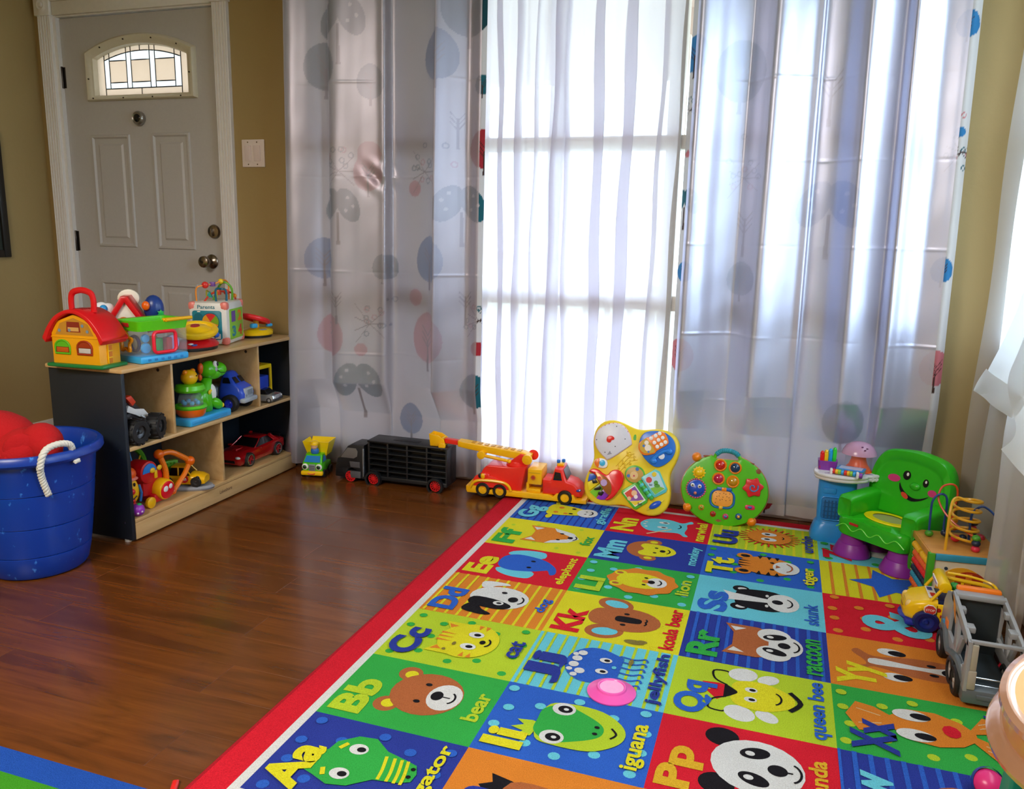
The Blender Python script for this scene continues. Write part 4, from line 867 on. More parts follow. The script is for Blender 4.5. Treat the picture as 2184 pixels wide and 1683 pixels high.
q = MB(P('#f0ead8', .4)); q.prism(ell(0, .2, .038, .034), .012, FRONT(0, .052, 0), .003); build('arch_top', q, hs)
q = MB(P('#1c3c86', .3)); q.ball((.088, .02, .165), (.036, .03, .05)); dm = build('dome', q, hs)
q = MB(P('#18b050', .3)); q.prism(star(.116, .15, .014, .008, 6), .01, FRONT(0, -.004, 0), .002); build('green_star', q, dm)
q = MB(ORAP); q.ball((.066, -.012, .178), (.014, .012, .017)); build('orange_knob', q, dm)
# ---- shape sorter
so = thing('shape_sorter', 'clear shape sorter cube with green rim and blue base next to the barn', 'toy', (-2.1, 2.272, TOP), -11.5)
q = MB(LBLP); q.bx(-.066, .066, -.098, .098, 0, .026, .008); q.use(P('#1f7fc8', .4))
for k in range(6): q.bx(.0655, .0672, -.07+k*.026, -.058+k*.026, .008, .016, .001)
build('base', q, so)
q = MB(CLRP)
for a in ((-.062, .062, -.094, -.0915), (-.062, .062, .0915, .094), (-.062, -.0595, -.09, .09), (.0595, .062, -.09, .09)): q.bx(*a, .026, .118)
build('clear_wall', q, so)
q = MB(P('#5fd016', .3)); rr = lambda a, b, z: [(*p, z) for p in rrect(-a, -b, a, b, .012)]
q.loft([rr(.064, .096, .112), rr(.071, .103, .146), rr(.067, .099, .148), rr(.058, .09, .146), rr(.055, .087, .116)], cap=False); q.flat(rrect(-.056, -.088, .056, .088, .01), z=.122); build('rim', q, so)
q = MB(P('#b3201c', .4)); q.bx(-.02, .018, -.1035, -.1005, .126, .14, .002); build('maker_badge', q, so)
q = MB(P('#f2b40c', .3)); q.tube(cr([(.064, .075, .142), (.074, .06, .145), (.078, .0, .146), (.078, .085, .148)], 6)[12:], .006, 8); q.cyl((.068, -.005, .1465), (.068, .115, .1465), .0065, n=10, b=.002); build('carry_handle', q, so)
q = MB(P('#f29a10', .3)); q.tube([(x, -.0965, z) for x, z in [(p.x, p.y) for p in cr([(*p, 0) for p in star(-.012, .072, .036, .022, 5)], 4, True)]], .0062, 8, closed=True); build('star_ring', q, so)
q = MB(P('#ee1c34', .3)); q.tube([(.0965-.0325, y, z) for y, z in rrect(-.042, .034, .046, .106, .014)], .0062, 8, closed=True); build('square_ring', q, so)
for nm, c, kind, pos in (('block_eight', LBL, 'ball2', (.03, -.055, .03)), ('block_block', '#2fae4a', 'box', (.02, .0, .028)), ('block_arch', '#1d2c8f', 'ring', (-.03, -.05, .03)), ('block_disc', '#c9a6e0', 'disc', (.02, .055, .03)), ('block_triangle', '#e3b455', 'box', (-.03, .03, .028)), ('block_cross', '#d6262c', 'box', (.035, .035, .029))):
    q = MB(P(c, .35)); x, y, z = pos
    if kind == 'ball2': q.cyl((x, y, z+.02), (x+.012, y, z+.02), .018, n=16, b=.003); q.cyl((x, y, z+.054), (x+.012, y, z+.054), .015, n=16, b=.003)
    elif kind == 'box': q.box((x, y, z+.026), (.022, .032, .05), .003, T(rz=12))
    elif kind == 'ring': q.tube([(x+.024*cos(a), y, z+.03+.026*sin(a)) for a in [2*pi*i/20 for i in range(20)]], .006, 8, closed=True)
    else: q.cyl((x, y, z+.028), (x+.016, y, z+.028), .028, n=20, b=.003)
    build(nm.replace('block_', 'inner_'), q, so)
# ---- red steering toy
st = thing('steering_toy', 'red toy dashboard with a yellow steering wheel before the activity cube', 'toy', (-2.135, 2.535, TOP), 80)
def oval(a, b, z, k=1.0, n=28): return [(a*k*cos(2*pi*i/n), b*k*sin(2*pi*i/n), z) for i in range(n)]
q = MB(BLKP); q.loft([oval(.088, .058, 0), oval(.09, .06, .004), oval(.09, .06, .014)]); build('base', q, st)
q = MB(REDP); q.loft([oval(.094, .063, .013), oval(.096, .065, .02), oval(.084, .056, .034), oval(.05, .034, .044), oval(.02, .014, .047)]); build('dashboard', q, st)
q = MB(P('#d92a30', .3)); q.cyl((0, -.005, .04), (-.004, -.012, .068), .016, .013); build('column', q, st)
W = T(-.006, -.012, .076, 16, -6)
q = MB(YELP); q.tube([W @ Vector((.078*cos(a), .06*sin(a), 0)) for a in [2*pi*i/32 for i in range(32)]], .013, 10, closed=True); q.ball((0, 0, .004), (.052, .04, .016), None); 
hub = MB(YELP); hub.tube([W @ Vector((.074*cos(a), .056*sin(a), 0)) for a in [2*pi*i/32 for i in range(32)]], .014, 10, closed=True); hub.lathe([(1e-4, -.008), (.066, -.008), (.066, .006), (.05, .009), (.04, .014), (1e-4, .016)], W @ Matrix.Diagonal((1, .78, 1, 1)), 32)
wh = build('steering_wheel', hub, st)
q = MB(P('#a3181c', .3)); q.lathe([(.018, .013), (.016, .018), (1e-4, .019)], W @ T(.0, .008, 0) @ Matrix.Diagonal((1.15, .8, 1, 1)), 20); build('horn_button', q, wh)
q = MB(P('#1e62d0', .3)); q.ball((.085, -.015, .05), (.014, .012, .012)); build('blue_knob', q, st)
q = MB(P('#6cc81c', .3)); q.ball((.05, .052, .078), (.018, .012, .014)); q.cyl((.05, .05, .03), (.05, .052, .072), .006); build('green_lever', q, st)
q = MB(P('#e8e4e4', .4)); q.ball((-.06, -.042, .03), (.012, .008, .004)); q.use(P('#3a56b0', .4)); q.ball((-.05, -.05, .026), (.014, .007, .004)); build('sticker', q, st)
# ---- activity cube
ac = thing('activity_cube', 'activity cube with teal music panel, number panel and bead maze on top', 'toy', (-2.2, 2.745, TOP), 17)
hx, hy, hz = .078, .094, .172
FR = P('#e2ded6', .4); PK = P('#ee8377', .35)
q = MB(FR); q.bx(-hx, hx, -hy, hy, .001, hz, .014); build('frame', q, ac)
for x in (-1, 1):
    for y in (-1, 1):
        for z in (.017, hz-.016): q = MB(PK); q.box((x*(hx-.014), y*(hy-.014), z), (.032, .032, .034), .011); build('corner_bumper', q, ac)
q = MB(P('#157d8d', .35)); q.side(rrect(-.062, .022, .056, .138, .01), -hy-.003, -hy+.004, .0015); tp = build('music_panel', q, ac)
q = MB(P('#0f6674', .4)); q.side(arch(-.036, .062, .018, .066), -hy-.0042, -hy); q.side(ell(.012, .094, .036, .037, n=28), -hy-.004, -hy); build('panel_recess', q, tp)
for k, (c, a0, a1) in enumerate((('#d8322e', 50, 122), ('#e39a24', 122, 194), ('#1c8796', 194, 266), ('#ee8a1c', 266, 338), ('#7ca524', 338, 410))):
    q = MB(P(c, .35)); q.side([(.012, .094)]+arc(.012, .094, .033, a0, a1, 8), -hy-.006, -hy-.003); build('colour_sector', q, tp)
q = MB(P('#e8e2dc', .4)); q.side(rrect(.012, .026, .05, .046, .002), -hy-.0045, -hy); q.use(BLKP); q.side(rrect(.018, .044, .036, .052, .001), -hy-.005, -hy); q.side([(.026, .026), (.028, .026), (.028, .046), (.026, .046)], -hy-.0055, -hy); q.use(P('#d9ece8', .5)); q.text('♫', .022, .056, .03, .066, FRONT(0, -hy-.0036, 0), 0, 0); q.text('♪', .038, .06, .044, .07, FRONT(0, -hy-.0036, 0), 0, 0); q.use(P('#f2ead8', .4)); q.side(rrect(-.04, .132, -.028, .136, .001), -hy-.005, -hy); build('key_sticker', q, tp)
q = MB(P('#27788a', .5)); q.text('Parents', -.04, .145, .03, .160, FRONT(0, -hy-.0008, 0), 0, .015); build('lettering', q, ac, smooth=0, recalc=False)
KX = T(hx, 0, 0, 90, 0, 90)
q = MB(P('#8cc63a', .35)); q.prism(rrect(-.07, .02, .07, .142, .006), .003, KX, .001); gp_ = build('number_panel', q, ac)
for t_, c, u, v in (('1', '#6a4a9c', -.056, .09), ('2', '#ee7a1c', .012, .09), ('3', '#178ba0', -.054, .03), ('4', '#d8322e', .012, .03)):
    q = MB(P(c, .4)); q.text(t_, u, v, u+.042, v+.044, KX @ T(0, 0, .0036), 0, .05); build('numeral', q, gp_, smooth=0, recalc=False)
for c, pts, r in (('#ef8f2a', [(-.06, -.05, 0), (-.058, -.05, .055), (-.03, -.03, .066), (.0, 0, .072), (.02, .03, .085), (.03, .06, .068), (.03, .06, 0)], .0032), ('#5fa82a', [(-.02, .02, 0), (.0, .04, .06), (.03, .03, .075), (.055, .03, .05), (.055, .03, 0)], .0045), ('#b9b62e', [(-.05, .03, 0), (-.05, .03, .04), (-.02, .0, .03), (.01, -.02, .045), (.01, -.02, 0)], .003), ('#125f78', [(.02, -.05, 0), (.02, -.05, .05), (.03, -.02, .052), (.05, -.02, .045), (.05, -.02, 0)], .0045), ('#c9341c', [(-.03, -.05, 0), (-.01, -.03, .03), (.02, .0, .04), (.05, .05, .03), (.06, .06, 0)], .004)):
    q = MB(P(c, .35)); q.tube(cr([(x, y, z+hz-.004) for x, y, z in pts], 5), r, 8); build('maze_wire', q, ac)
for c, p, r, kd in (('#d9302a', (-.03, -.03, .067), .014, 0), ('#7a4f9e', (-.008, -.008, .07), .011, 1), ('#eac41f', (.014, .022, .08), .011, 0), ('#1f9c93', (-.012, -.034, .03), .012, 2), ('#e5573a', (.012, -.006, .037), .012, 1), ('#e2452f', (.035, .022, .037), .012, 0), ('#ef8a22', (.056, .055, .02), .009, 0)):
    q = MB(P(c, .35)); x, y, z = p; z += hz-.004
    if kd == 0: q.ball((x, y, z), (r, r*.85, r))
    elif kd == 1: q.box((x, y, z), (r*1.7, r*1.7, r*1.7), .002, None)
    else: q.prism([(x-r, z-r), (x+r, z-r), (x, z+r)], .012, FRONT(0, y+.006, 0), .001)
    build('maze_bead', q, ac)
# ---- yellow toy with red wheel
yt = thing('steering_toy', 'yellow toy dashboard with a red steering wheel at the curtain end of the shelf top', 'toy', (-2.165, 2.955, TOP), 78)
q = MB(BLKP); q.loft([oval(.07, .056, 0), oval(.072, .058, .012)]); build('base', q, yt)
q = MB(P('#f2c50c', .3)); q.loft([oval(.074, .06, .011), oval(.076, .062, .02), oval(.062, .05, .033), oval(.03, .026, .04)]); q.ball((.07, .02, .02), (.03, .036, .014)); build('dashboard', q, yt)
W = T(-.002, .0, .078, 0, 18, 0)
q = MB(P('#e3242a', .3)); q.tube([W @ Vector((.058*cos(a), .046*sin(a), 0)) for a in [2*pi*i/28 for i in range(28)]], .0115, 10, closed=True); q.bx(-.056, .056, -.012, .012, -.006, .005, .004, W); wh = build('steering_wheel', q, yt)
q = MB(LIMP); q.lathe([(.018, .004), (.015, .014), (1e-4, .018)], W, 18); build('horn_button', q, wh)
q = MB(P('#f0b52a', .3)); q.cyl((0, 0, .034), (0, 0, .072), .012); build('column', q, yt)
q = MB(LBLP); q.box((-.045, -.035, .054), (.03, .022, .02), .006); build('side_lever', q, yt); q = MB(LBLP); q.box((.045, -.03, .05), (.03, .016, .014), .005); build('side_lever', q, yt)
q = MB(P('#8d8f98', .4)); q.ball((.0, -.04, .034), (.022, .012, .004)); build('sticker', q, yt)

# ---------------------------------------------------------------- middle shelf toys
def wheel(mbt, mbh, c, axis, r, w_, rim=.55, n=20, tread=0):
    c = Vector(c); a = Vector(axis).normalized(); M = Matrix.Translation(c) @ a.to_track_quat('Z', 'Y').to_matrix().to_4x4()
    h = w_/2
    mbt.lathe([(r*rim, -h), (r*.88, -h), (r, -h*.6), (r, h*.6), (r*.88, h), (r*rim, h), (r*rim, h*.5)], M, n)
    if tread:
        for k in range(tread): mbt.box((r*.985, 0, 0), (r*.12, r*.22, w_*.92), r*.02, M @ T(rz=360*k/tread))
    mbh.lathe([(1e-4, -h*.7), (r*rim, -h*.7), (r*rim, h*.6), (r*rim*.8, h*.55), (r*rim*.45, h*.35), (r*.16, h*.45), (r*.14, h*.9), (1e-4, h*.95)], M, n)
def wheels(root, lst, tm, hm, r, w_, rim=.55, tread=0, name='wheel'):
    for c, ax in lst:
        t_ = MB(tm); h_ = MB(hm); wheel(t_, h_, c, ax, r, w_, rim, 20, tread); o_ = build(name, t_, root); build('hub', h_, o_)
TYRE = P('#141416', .6, bump=.2)
bk = thing('toy_quad_bike', 'black and white toy quad bike with chunky tyres in the left cubby', 'toy', (-2.13, 2.165, MID), 90)
wheels(bk, [((.06, -.062, .045), (.35, -1, 0)), ((-.035, -.066, .045), (0, -1, 0)), ((.055, .06, .045), (0, 1, 0)), ((-.035, .06, .045), (0, 1, 0))], TYRE, P('#55585c', .35, metal=.7), .045, .042, .5, 14)
q = MB(BLKP); q.side([(-.05, .05), (.05, .045), (.055, .07), (.02, .1), (-.05, .1)], -.022, .022, .004); build('chassis', q, bk)
q = MB(WHTP); q.side([(.075, .075), (.05, .105), (.01, .112), (-.02, .13), (-.03, .108), (.01, .09), (.06, .062)], -.026, .026, .003); build('fairing', q, bk)
q = MB(P('#1a1a1e', .4)); q.side([(.045, .106), (.0, .106), (-.03, .136), (-.02, .142), (.02, .128)], -.018, .018, .004); build('seat', q, bk)
q = MB(P('#e2401f', .35)); q.side([(-.005, .126), (-.035, .16), (-.01, .164), (.01, .138)], -.03, -.008, .002); q.side([(-.005, .126), (-.035, .16), (-.01, .164), (.01, .138)], .008, .03, .002); build('tail_fin', q, bk)
q = MB(P('#c9ccd0', .3, metal=.5)); q.side([(.03, .05), (.06, .035), (.07, .05), (.045, .075)], -.045, -.04, .002); q.cyl((.03, -.03, .085), (.06, -.05, .05), .004); q.cyl((-.02, -.03, .085), (-.035, -.05, .05), .004); build('suspension', q, bk)

dn = thing('toy_dinosaur', 'glossy green toy dinosaur with orange crest and a popping ball dome on a blue base', 'toy', (-2.12, 2.51, MID), 90)
# local: x runs along the shelf (world +y), -y faces out of the shelf
q = MB(LBLP); q.bx(-.12, .118, -.062, .06, 0, .03, .008); q.use(P('#2b97d6', .35)); q.bx(-.112, .09, -.064, -.06, .008, .02, .002); build('base', q, dn)
DGR = P('#55c514', .15, bump=.02)
q = MB(DGR); rings = []
for x, z, rx_, ry_ in ((.03, .03, .034, .03), (.025, .06, .046, .036), (.02, .09, .045, .036), (.03, .115, .034, .03), (.048, .135, .024, .022), (.056, .16, .022, .02)): rings.append([(x+rx_*cos(2*pi*i/18), ry_*sin(2*pi*i/18), z) for i in range(18)])
q.loft(rings); build('body', q, dn, smooth=80)
q = MB(WHTP); q.ball((.058, -.008, .096), (.026, .026, .042)); build('belly', q, dn)
q = MB(DGR); q.ball((.055, -.012, .192), (.038, .034, .034)); q.ball((.1, -.018, .186), (.036, .034, .03)); q.ball((.078, -.016, .178), (.04, .03, .028)); hd = build('head', q, dn, smooth=80)
q = MB(WHTP); q.ball((.062, -.038, .212), (.012, .009, .015)); ey = build('eye', q, hd); q = MB(BLKP); q.ball((.066, -.046, .214), (.006, .004, .008)); build('pupil', q, ey)
q = MB(P('#a9b0ac', .4)); q.ball((.06, -.042, .194), (.01, .006, .009)); build('cheek', q, hd)
q = MB(P('#16351a', .5)); q.tube([(.066, -.045, .19), (.08, -.048, .18), (.1, -.052, .176), (.125, -.045, .178)], .0014, 5); build('mouth', q, hd)
q = MB(P('#e2591c', .3)); q.ball((.018, -.004, .2), (.012, .012, .022)); q.ball((.016, 0, .165), (.009, .01, .014)); build('crest', q, dn)
q = MB(P('#f0d020', .3)); q.ball((.024, -.036, .108), (.008, .004, .009)); q.ball((.038, -.03, .112), (.005, .005, .006)); build('spot', q, dn)['kind'] = 'stuff'
q = MB(DGR); q.ball((.07, -.03, .055), (.034, .018, .02), T(ry=35)); q.use(P('#f0d020', .3)); q.ball((.092, -.036, .045), (.009, .01, .01)); build('foot', q, dn)
q = MB(ORAP); q.lathe([(1e-4, .03), (.044, .03), (.052, .04), (.056, .06), (.05, .064), (1e-4, .064)], n=28, c=(-.056, -.012, 0)); bw = build('bowl', q, dn)
q = MB(P('#5ac81a', .25)); q.lathe([(.056, .06), (.061, .066), (.056, .074), (.046, .074)], n=28, c=(-.056, -.012, 0)); build('bowl_rim', q, bw)
q = MB(P('#e8f4f6', .05, bump=0, trans=.86)); q.lathe([(.046, .074), (.046, .09), (.04, .112), (.03, .124)], n=28, c=(-.056, -.012, 0)); build('dome', q, dn)
q = MB(P('#3aa6d8', .3))
for a in range(6): q.ball((-.056+.028*cos(a), -.012+.028*sin(a), .082), .009)
build('popping_ball', q, dn)['kind'] = 'stuff'
q = MB(P('#5ac81a', .25)); q.lathe([(.03, .122), (.052, .126), (.056, .134), (.05, .15), (.03, .154), (1e-4, .154)], n=28, c=(-.056, -.012, 0)); build('collar', q, dn)
q = MB(P('#f6b80e', .25)); q.ball((-.056, -.012, .178), (.033, .03, .03)); hb = build('bear_head', q, dn)
q = MB(P('#f0890e', .3)); q.ball((-.078, -.012, .2), .01); q.ball((-.036, -.012, .2), .01); build('ear', q, hb)
q = MB(BLKP); q.ball((-.036, -.036, .188), .003); q.ball((-.05, -.041, .186), .003); q.tube([(-.046, -.041, .17), (-.036, -.0385, .166), (-.028, -.034, .17)], .0012, 5); build('face_mark', q, hb)

bt = thing('toy_truck', 'rounded blue toy truck with grey grille next to the green dinosaur', 'toy', (-2.125, 2.735, MID), 82)
# local: -y is the front of the shelf side; truck faces out, so its nose is at local +x after turning
def xsec(x, pts): return [(x, y, z) for y, z in pts]
bt.rotation_euler.z = radians(8)
wheels(bt, [((.015, -.062, .034), (0, -1, 0)), ((.015, .056, .034), (0, 1, 0)), ((-.075, -.058, .034), (0, -1, 0)), ((-.075, .056, .034), (0, 1, 0))], TYRE, P('#2236c8', .35), .036, .032, .55)
CB = P('#2a4fc6', .3); q = MB(CB); R_ = []
for z, x0, x1, hw in ((.035, -.045, .062, .05), (.07, -.046, .066, .052), (.095, -.044, .056, .05), (.112, -.042, .028, .045), (.135, -.038, .01, .038), (.152, -.03, -.002, .03), (.158, -.024, -.01, .02)): R_.append([(x, y, z) for x, y in rrect(x0, -hw, x1, hw, min(.016, (x1-x0)*.4, hw*.6))])
q.loft(R_); cb = build('cab', q, bt, smooth=50)
q = MB(P('#11151f', .3))
for y in (-.02, .02): q.add([(.0285, y-.014, .113), (.0285, y+.014, .113), (.0105, y+.012, .136), (.0105, y-.012, .136)], [(0, 1, 2, 3)], T(.0022, 0, .0012))
q.add([(-.024, -.0458, .114), (.012, -.0458, .114), (.0, -.039, .136), (-.022, -.039, .136)], [(0, 1, 2, 3)], T(0, -.0012, 0)); build('window', q, cb)
q = MB(P('#a9b2bd', .4)); q.bx(.054, .07, -.034, .034, .052, .094, .008); q.bx(.05, .078, -.054, .054, .034, .054, .008); q.use(P('#6f7a88', .5))
for y in (-.016, -.008, 0, .008, .016): q.bx(.069, .0712, y-.0016, y+.0016, .064, .086)
q.ball((.069, -.027, .064), (.003, .005, .005)); q.ball((.069, .027, .064), (.003, .005, .005)); build('grille', q, bt)
q = MB(P('#8c97a3', .4)); q.bx(-.13, -.048, -.048, .048, .045, .095, .006); build('cargo_bed', q, bt)

bs = thing('toy_bus', 'small yellow and blue toy bus behind the silver car', 'toy', (-2.175, 2.945, MID))
q = MB(P('#f3cb12', .35)); q.bx(-.06, .05, -.055, .055, .134, .152, .005)
for x in (-.054, .044):
    for y in (-.05, .05): q.bx(x-.005, x+.005, y-.005, y+.005, .03, .14, .002)
q.bx(-.06, .05, -.055, .055, .03, .045, .004); build('body', q, bs)
q = MB(P('#2446c4', .35)); q.bx(-.05, .038, -.046, .046, .045, .1, .004); build('seat_block', q, bs)
q = MB(P('#c23018', .4)); q.bx(-.03, .02, -.03, .02, .152, .1535); build('roof_hatch', q, bs)
wheels(bs, [((-.035, -.05, .02), (0, -1, 0)), ((.03, -.05, .02), (0, -1, 0)), ((-.035, .05, .02), (0, 1, 0)), ((.03, .05, .02), (0, 1, 0))], TYRE, P('#f3cb12', .35), .02, .014)
sv = thing('toy_car', 'silver toy sports car in the right cubby before the little bus', 'toy', (-2.092, 2.915, MID), 12)
q = MB(P('#b8bcc4', .22, metal=.6)); q.loft([[(x, y, z) for x, y in rrect(a, -w_, b, w_, .012)] for z, a, b, w_ in ((.008, -.025, .045, .046), (.02, -.025, .05, .048), (.032, -.025, .046, .046), (.036, -.025, .03, .04))]); build('body', q, sv)
q = MB(P('#15171c', .15)); q.loft([[(x, y, z) for x, y in rrect(a, -w_, b, w_, .008)] for z, a, b, w_ in ((.035, -.024, .02, .04), (.054, -.022, .0, .03))]); build('cabin_glass', q, sv)
q = MB(P('#23262c', .4)); q.bx(.03, .051, -.045, .045, .008, .016, .002); q.use(P('#d8dade', .3)); q.ball((.045, -.034, .024), (.006, .008, .005)); q.ball((.045, .034, .024), (.006, .008, .005)); q.use(P('#b8352c', .5)); q.text('95', .0, -.028, .018, -.004, T(.026, -.006, .0364, 0, 0, 90), 0, .02); build('front_detail', q, sv)
wheels(sv, [((.025, -.042, .012), (0, -1, 0)), ((.025, .042, .012), (0, 1, 0))], TYRE, P('#8d9198', .3, metal=.8), .0125, .012)

# ---------------------------------------------------------------- bottom shelf toys
rc = thing('toy_sports_car', 'large glossy red toy sports car in the lower right cubby', 'toy', (-2.155, 2.862, LOW), -90)
CAR = P('#b40d16', .18, metal=.35, coat=.8, bump=0)
# local: nose at +x, near side -y ... rotated so the nose points toward the near end of the shelf
def carbody(stations, n=22):
    R_ = []
    for x, hw, zb, zs, zt, tw in stations:
        pts = [(-hw*.9, zb), (-hw, zb+.012), (-hw, zs*.75+zb*.25), (-hw*.97, zs), (-tw, zt), (-tw*.5, zt+.002), (0, zt+.003), (tw*.5, zt+.002), (tw, zt), (hw*.97, zs), (hw, zs*.75+zb*.25), (hw, zb+.012), (hw*.9, zb)]
        R_.append([(x, y, z) for y, z in pts])
    return R_
q = MB(CAR); q.loft(carbody([(.158, .055, .018, .04, .046, .045), (.15, .066, .014, .05, .056, .055), (.1, .071, .014, .056, .062, .058), (.05, .071, .014, .06, .066, .058), (-.06, .072, .014, .064, .069, .058), (-.12, .071, .016, .068, .073, .056), (-.155, .066, .024, .066, .07, .05)])); cbody = build('body', q, rc, smooth=45)
q = MB(P('#0b0c10', .08)); q.loft([[(x, y, z) for x, y in rrect(a, -w_, b, w_, .018)] for z, a, b, w_ in ((.062, -.115, .058, .06), (.08, -.09, .022, .053), (.097, -.07, -.005, .046))]); build('cabin_glass', q, rc, smooth=50)
q = MB(CAR); q.loft([[(x, y, z) for x, y in rrect(a, -w_, b, w_, .016)] for z, a, b, w_ in ((.096, -.076, .0, .047), (.101, -.066, -.008, .04))])
for s_ in (-1, 1): q.tube([(.05, s_*.058, .064), (.022, s_*.053, .079), (-.004, s_*.046, .096)], .0022, 6); q.tube([(-.115, s_*.06, .064), (-.09, s_*.054, .08), (-.072, s_*.047, .097)], .009, 6); q.bx(.03, .045, s_*.074-.008, s_*.074+.008, .062, .07, .002)
build('roof', q, rc)
q = MB(P('#141318', .2)); q.bx(-.155, -.138, -.06, .06, .084, .089, .002); q.bx(-.15, -.142, -.05, -.045, .07, .086); q.bx(-.15, -.142, .045, .05, .07, .086); build('spoiler', q, rc)
q = MB(P('#cfd6dc', .1)); q.ball((.148, -.05, .046), (.012, .014, .007)); q.ball((.148, .05, .046), (.012, .014, .007)); build('headlight', q, rc)
q = MB(P('#101114', .4)); q.bx(.15, .16, -.04, .04, .022, .034, .002); build('grille', q, rc)
q = MB(CAR); q.bx(.06, .11, -.012, .012, .06, .07, .004); build('bonnet_scoop', q, rc)
for x in (.1, -.098):
    for s_ in (-1, 1):
        t_ = MB(TYRE); h_ = MB(P('#c3c7cc', .15, metal=.9)); c = Vector((x, s_*.066, .03)); M = T(x, s_*.066, .03, 90*s_*-1)
        t_.lathe([(.022, -.012), (.028, -.012), (.03, -.008), (.03, .008), (.028, .012), (.022, .012), (.022, -.012)], M, 24); o_ = build('wheel', t_, rc)
        h_.lathe([(.023, .004), (.023, .0125), (.0205, .0125), (.0205, .004)], M, 24); h_.lathe([(1e-4, .0), (.022, 0), (.022, .002), (1e-4, .002)], M, 20); h_.use(P('#a31018', .3))
        for k in range(5): h_.bx(-.0025, .0025, 0, .021, .004, .01, .001, M @ T(rz=72*k))
        build('rim', h_, o_)

yc = thing('toy_car', 'yellow toy car with a red door badge fixed on a grey oval stand', 'toy', (-2.13, 2.43, LOW), 20)
q = MB(P('#8d9098', .35)); q.loft([oval(.105, .05, .001), oval(.108, .053, .008), oval(.1, .047, .016)]); build('stand', q, yc)
q = MB(P('#efb40c', .25)); q.loft(carbody([(.08, .03, .026, .044, .05, .022), (.06, .036, .024, .05, .058, .026), (.02, .038, .024, .054, .062, .03), (-.06, .038, .024, .056, .062, .03), (-.085, .034, .03, .054, .058, .026)])); build('body', q, yc, smooth=45)
q = MB(P('#15130f', .15)); q.loft([[(x, y, z) for x, y in rrect(a, -w_, b, w_, .008)] for z, a, b, w_ in ((.058, -.06, .03, .034), (.088, -.045, .005, .027))]); build('cabin_glass', q, yc)
q = MB(P('#efb40c', .25)); q.bx(-.046, .006, -.028, .028, .087, .092, .003)
for s_ in (-1, 1): q.tube([(.03, s_*.033, .06), (.006, s_*.027, .089)], .003, 6); q.tube([(-.016, s_*.034, .06), (-.018, s_*.028, .089)], .003, 6)
build('roof', q, yc)
q = MB(P('#c4181c', .35)); q.side(ell(.008, .046, .015, n=20), -.0405, -.036); bd = build('door_badge', q, yc); q = MB(WHTP); q.text('m', .0, .041, .016, .051, FRONT(0, -.0408, 0), 0, .03); build('lettering', q, bd, smooth=0, recalc=False)
q = MB(P('#d8dadc', .2)); q.ball((.058, -.037, .052), (.006, .004, .006)); q.use(BLKP); q.ball((.058, -.0385, .052), (.0075, .003, .0075)); build('lamp', q, yc)
wheels(yc, [((.05, -.036, .034), (0, -1, 0)), ((-.055, -.036, .034), (0, -1, 0)), ((.05, .036, .034), (0, 1, 0)), ((-.055, .036, .034), (0, 1, 0))], TYRE, P('#2a2a2c', .4), .02, .014)

pt = thing('push_toy', 'red push toy with a yellow rimmed round front and an orange triangle handle', 'toy', (-2.12, 2.25, LOW), 90)
# local +x along the shelf, -y outwards
q = MB(P('#c9161d', .3)); q.bx(-.06, .05, -.01, .08, .03, .12, .02); q.bx(-.03, .045, -.03, .03, .006, .04, .01); build('body', q, pt)
q = MB(P('#c9161d', .3)); q.cyl((-.035, -.018, .125), (-.035, .05, .125), .042, n=24, b=.006); dd = build('side_dome', q, pt)
q = MB(P('#1d7fd8', .3)); q.prism(arc(-.035, .125, .033, 0, 180, 12), .005, FRONT(0, -.016, 0), .002); build('blue_window', q, dd)
q = MB(P('#f3b80c', .3)); q.cyl((.018, .0, .052), (.018, -.045, .048), .038, n=28, b=.005); rn = build('front_rim', q, pt)
q = MB(P('#e8142a', .25)); q.cyl((.018, -.043, .048), (.018, -.049, .0475), .033, n=28, b=.003); build('front_disc', q, rn)
q = MB(WHTP); q.ball((.006, -.049, .055), (.012, .004, .012)); q.ball((.03, -.049, .06), (.0095, .004, .0105)); build('white_button', q, rn)
q = MB(P('#f3b80c', .3)); q.lathe([(1e-4, 0), (.018, 0), (.02, .006), (.02, .014), (.012, .018), (1e-4, .018)], T(-.06, -.03, .022, 90), 20); build('wheel', q, pt); q = MB(P('#f3b80c', .3)); q.lathe([(1e-4, 0), (.018, 0), (.02, .006), (.02, .014), (1e-4, .016)], T(.062, -.005, .022, 0, 90), 20); build('wheel', q, pt)
q = MB(P('#f07a10', .25))
A3, B3, C3 = Vector((.036, .0, .172)), Vector((.16, -.03, .118)), Vector((.062, -.03, .026))
q.tube(cr([A3, A3.lerp(B3, .35)+Vector((0, 0, .018)), A3.lerp(B3, .7)+Vector((0, 0, .012)), B3], 5), .0105, 10); q.tube(cr([B3, B3.lerp(C3, .4)+Vector((.006, 0, -.006)), C3], 6), .0095, 10); q.tube(cr([A3, A3.lerp(C3, .5)+Vector((-.002, 0, .01)), C3+Vector((-.02, .01, .02))], 6), .0105, 10); th_ = build('triangle_handle', q, pt)
q = MB(P('#f2690d', .25))
for p, r_ in ((A3, .0185), (B3, .0185), (C3, .012)): q = MB(P('#f2690d', .25)); q.ball(p, r_); build('corner_ball', q, pt)
q = MB(P('#f3c21a', .3)); q.box((-.008, -.02, .112), (.014, .008, .03), .003); q.ball((-.024, -.022, .13), (.012, .005, .01)); q.ball((.01, -.022, .132), (.012, .005, .01)); build('yellow_knob', q, pt)

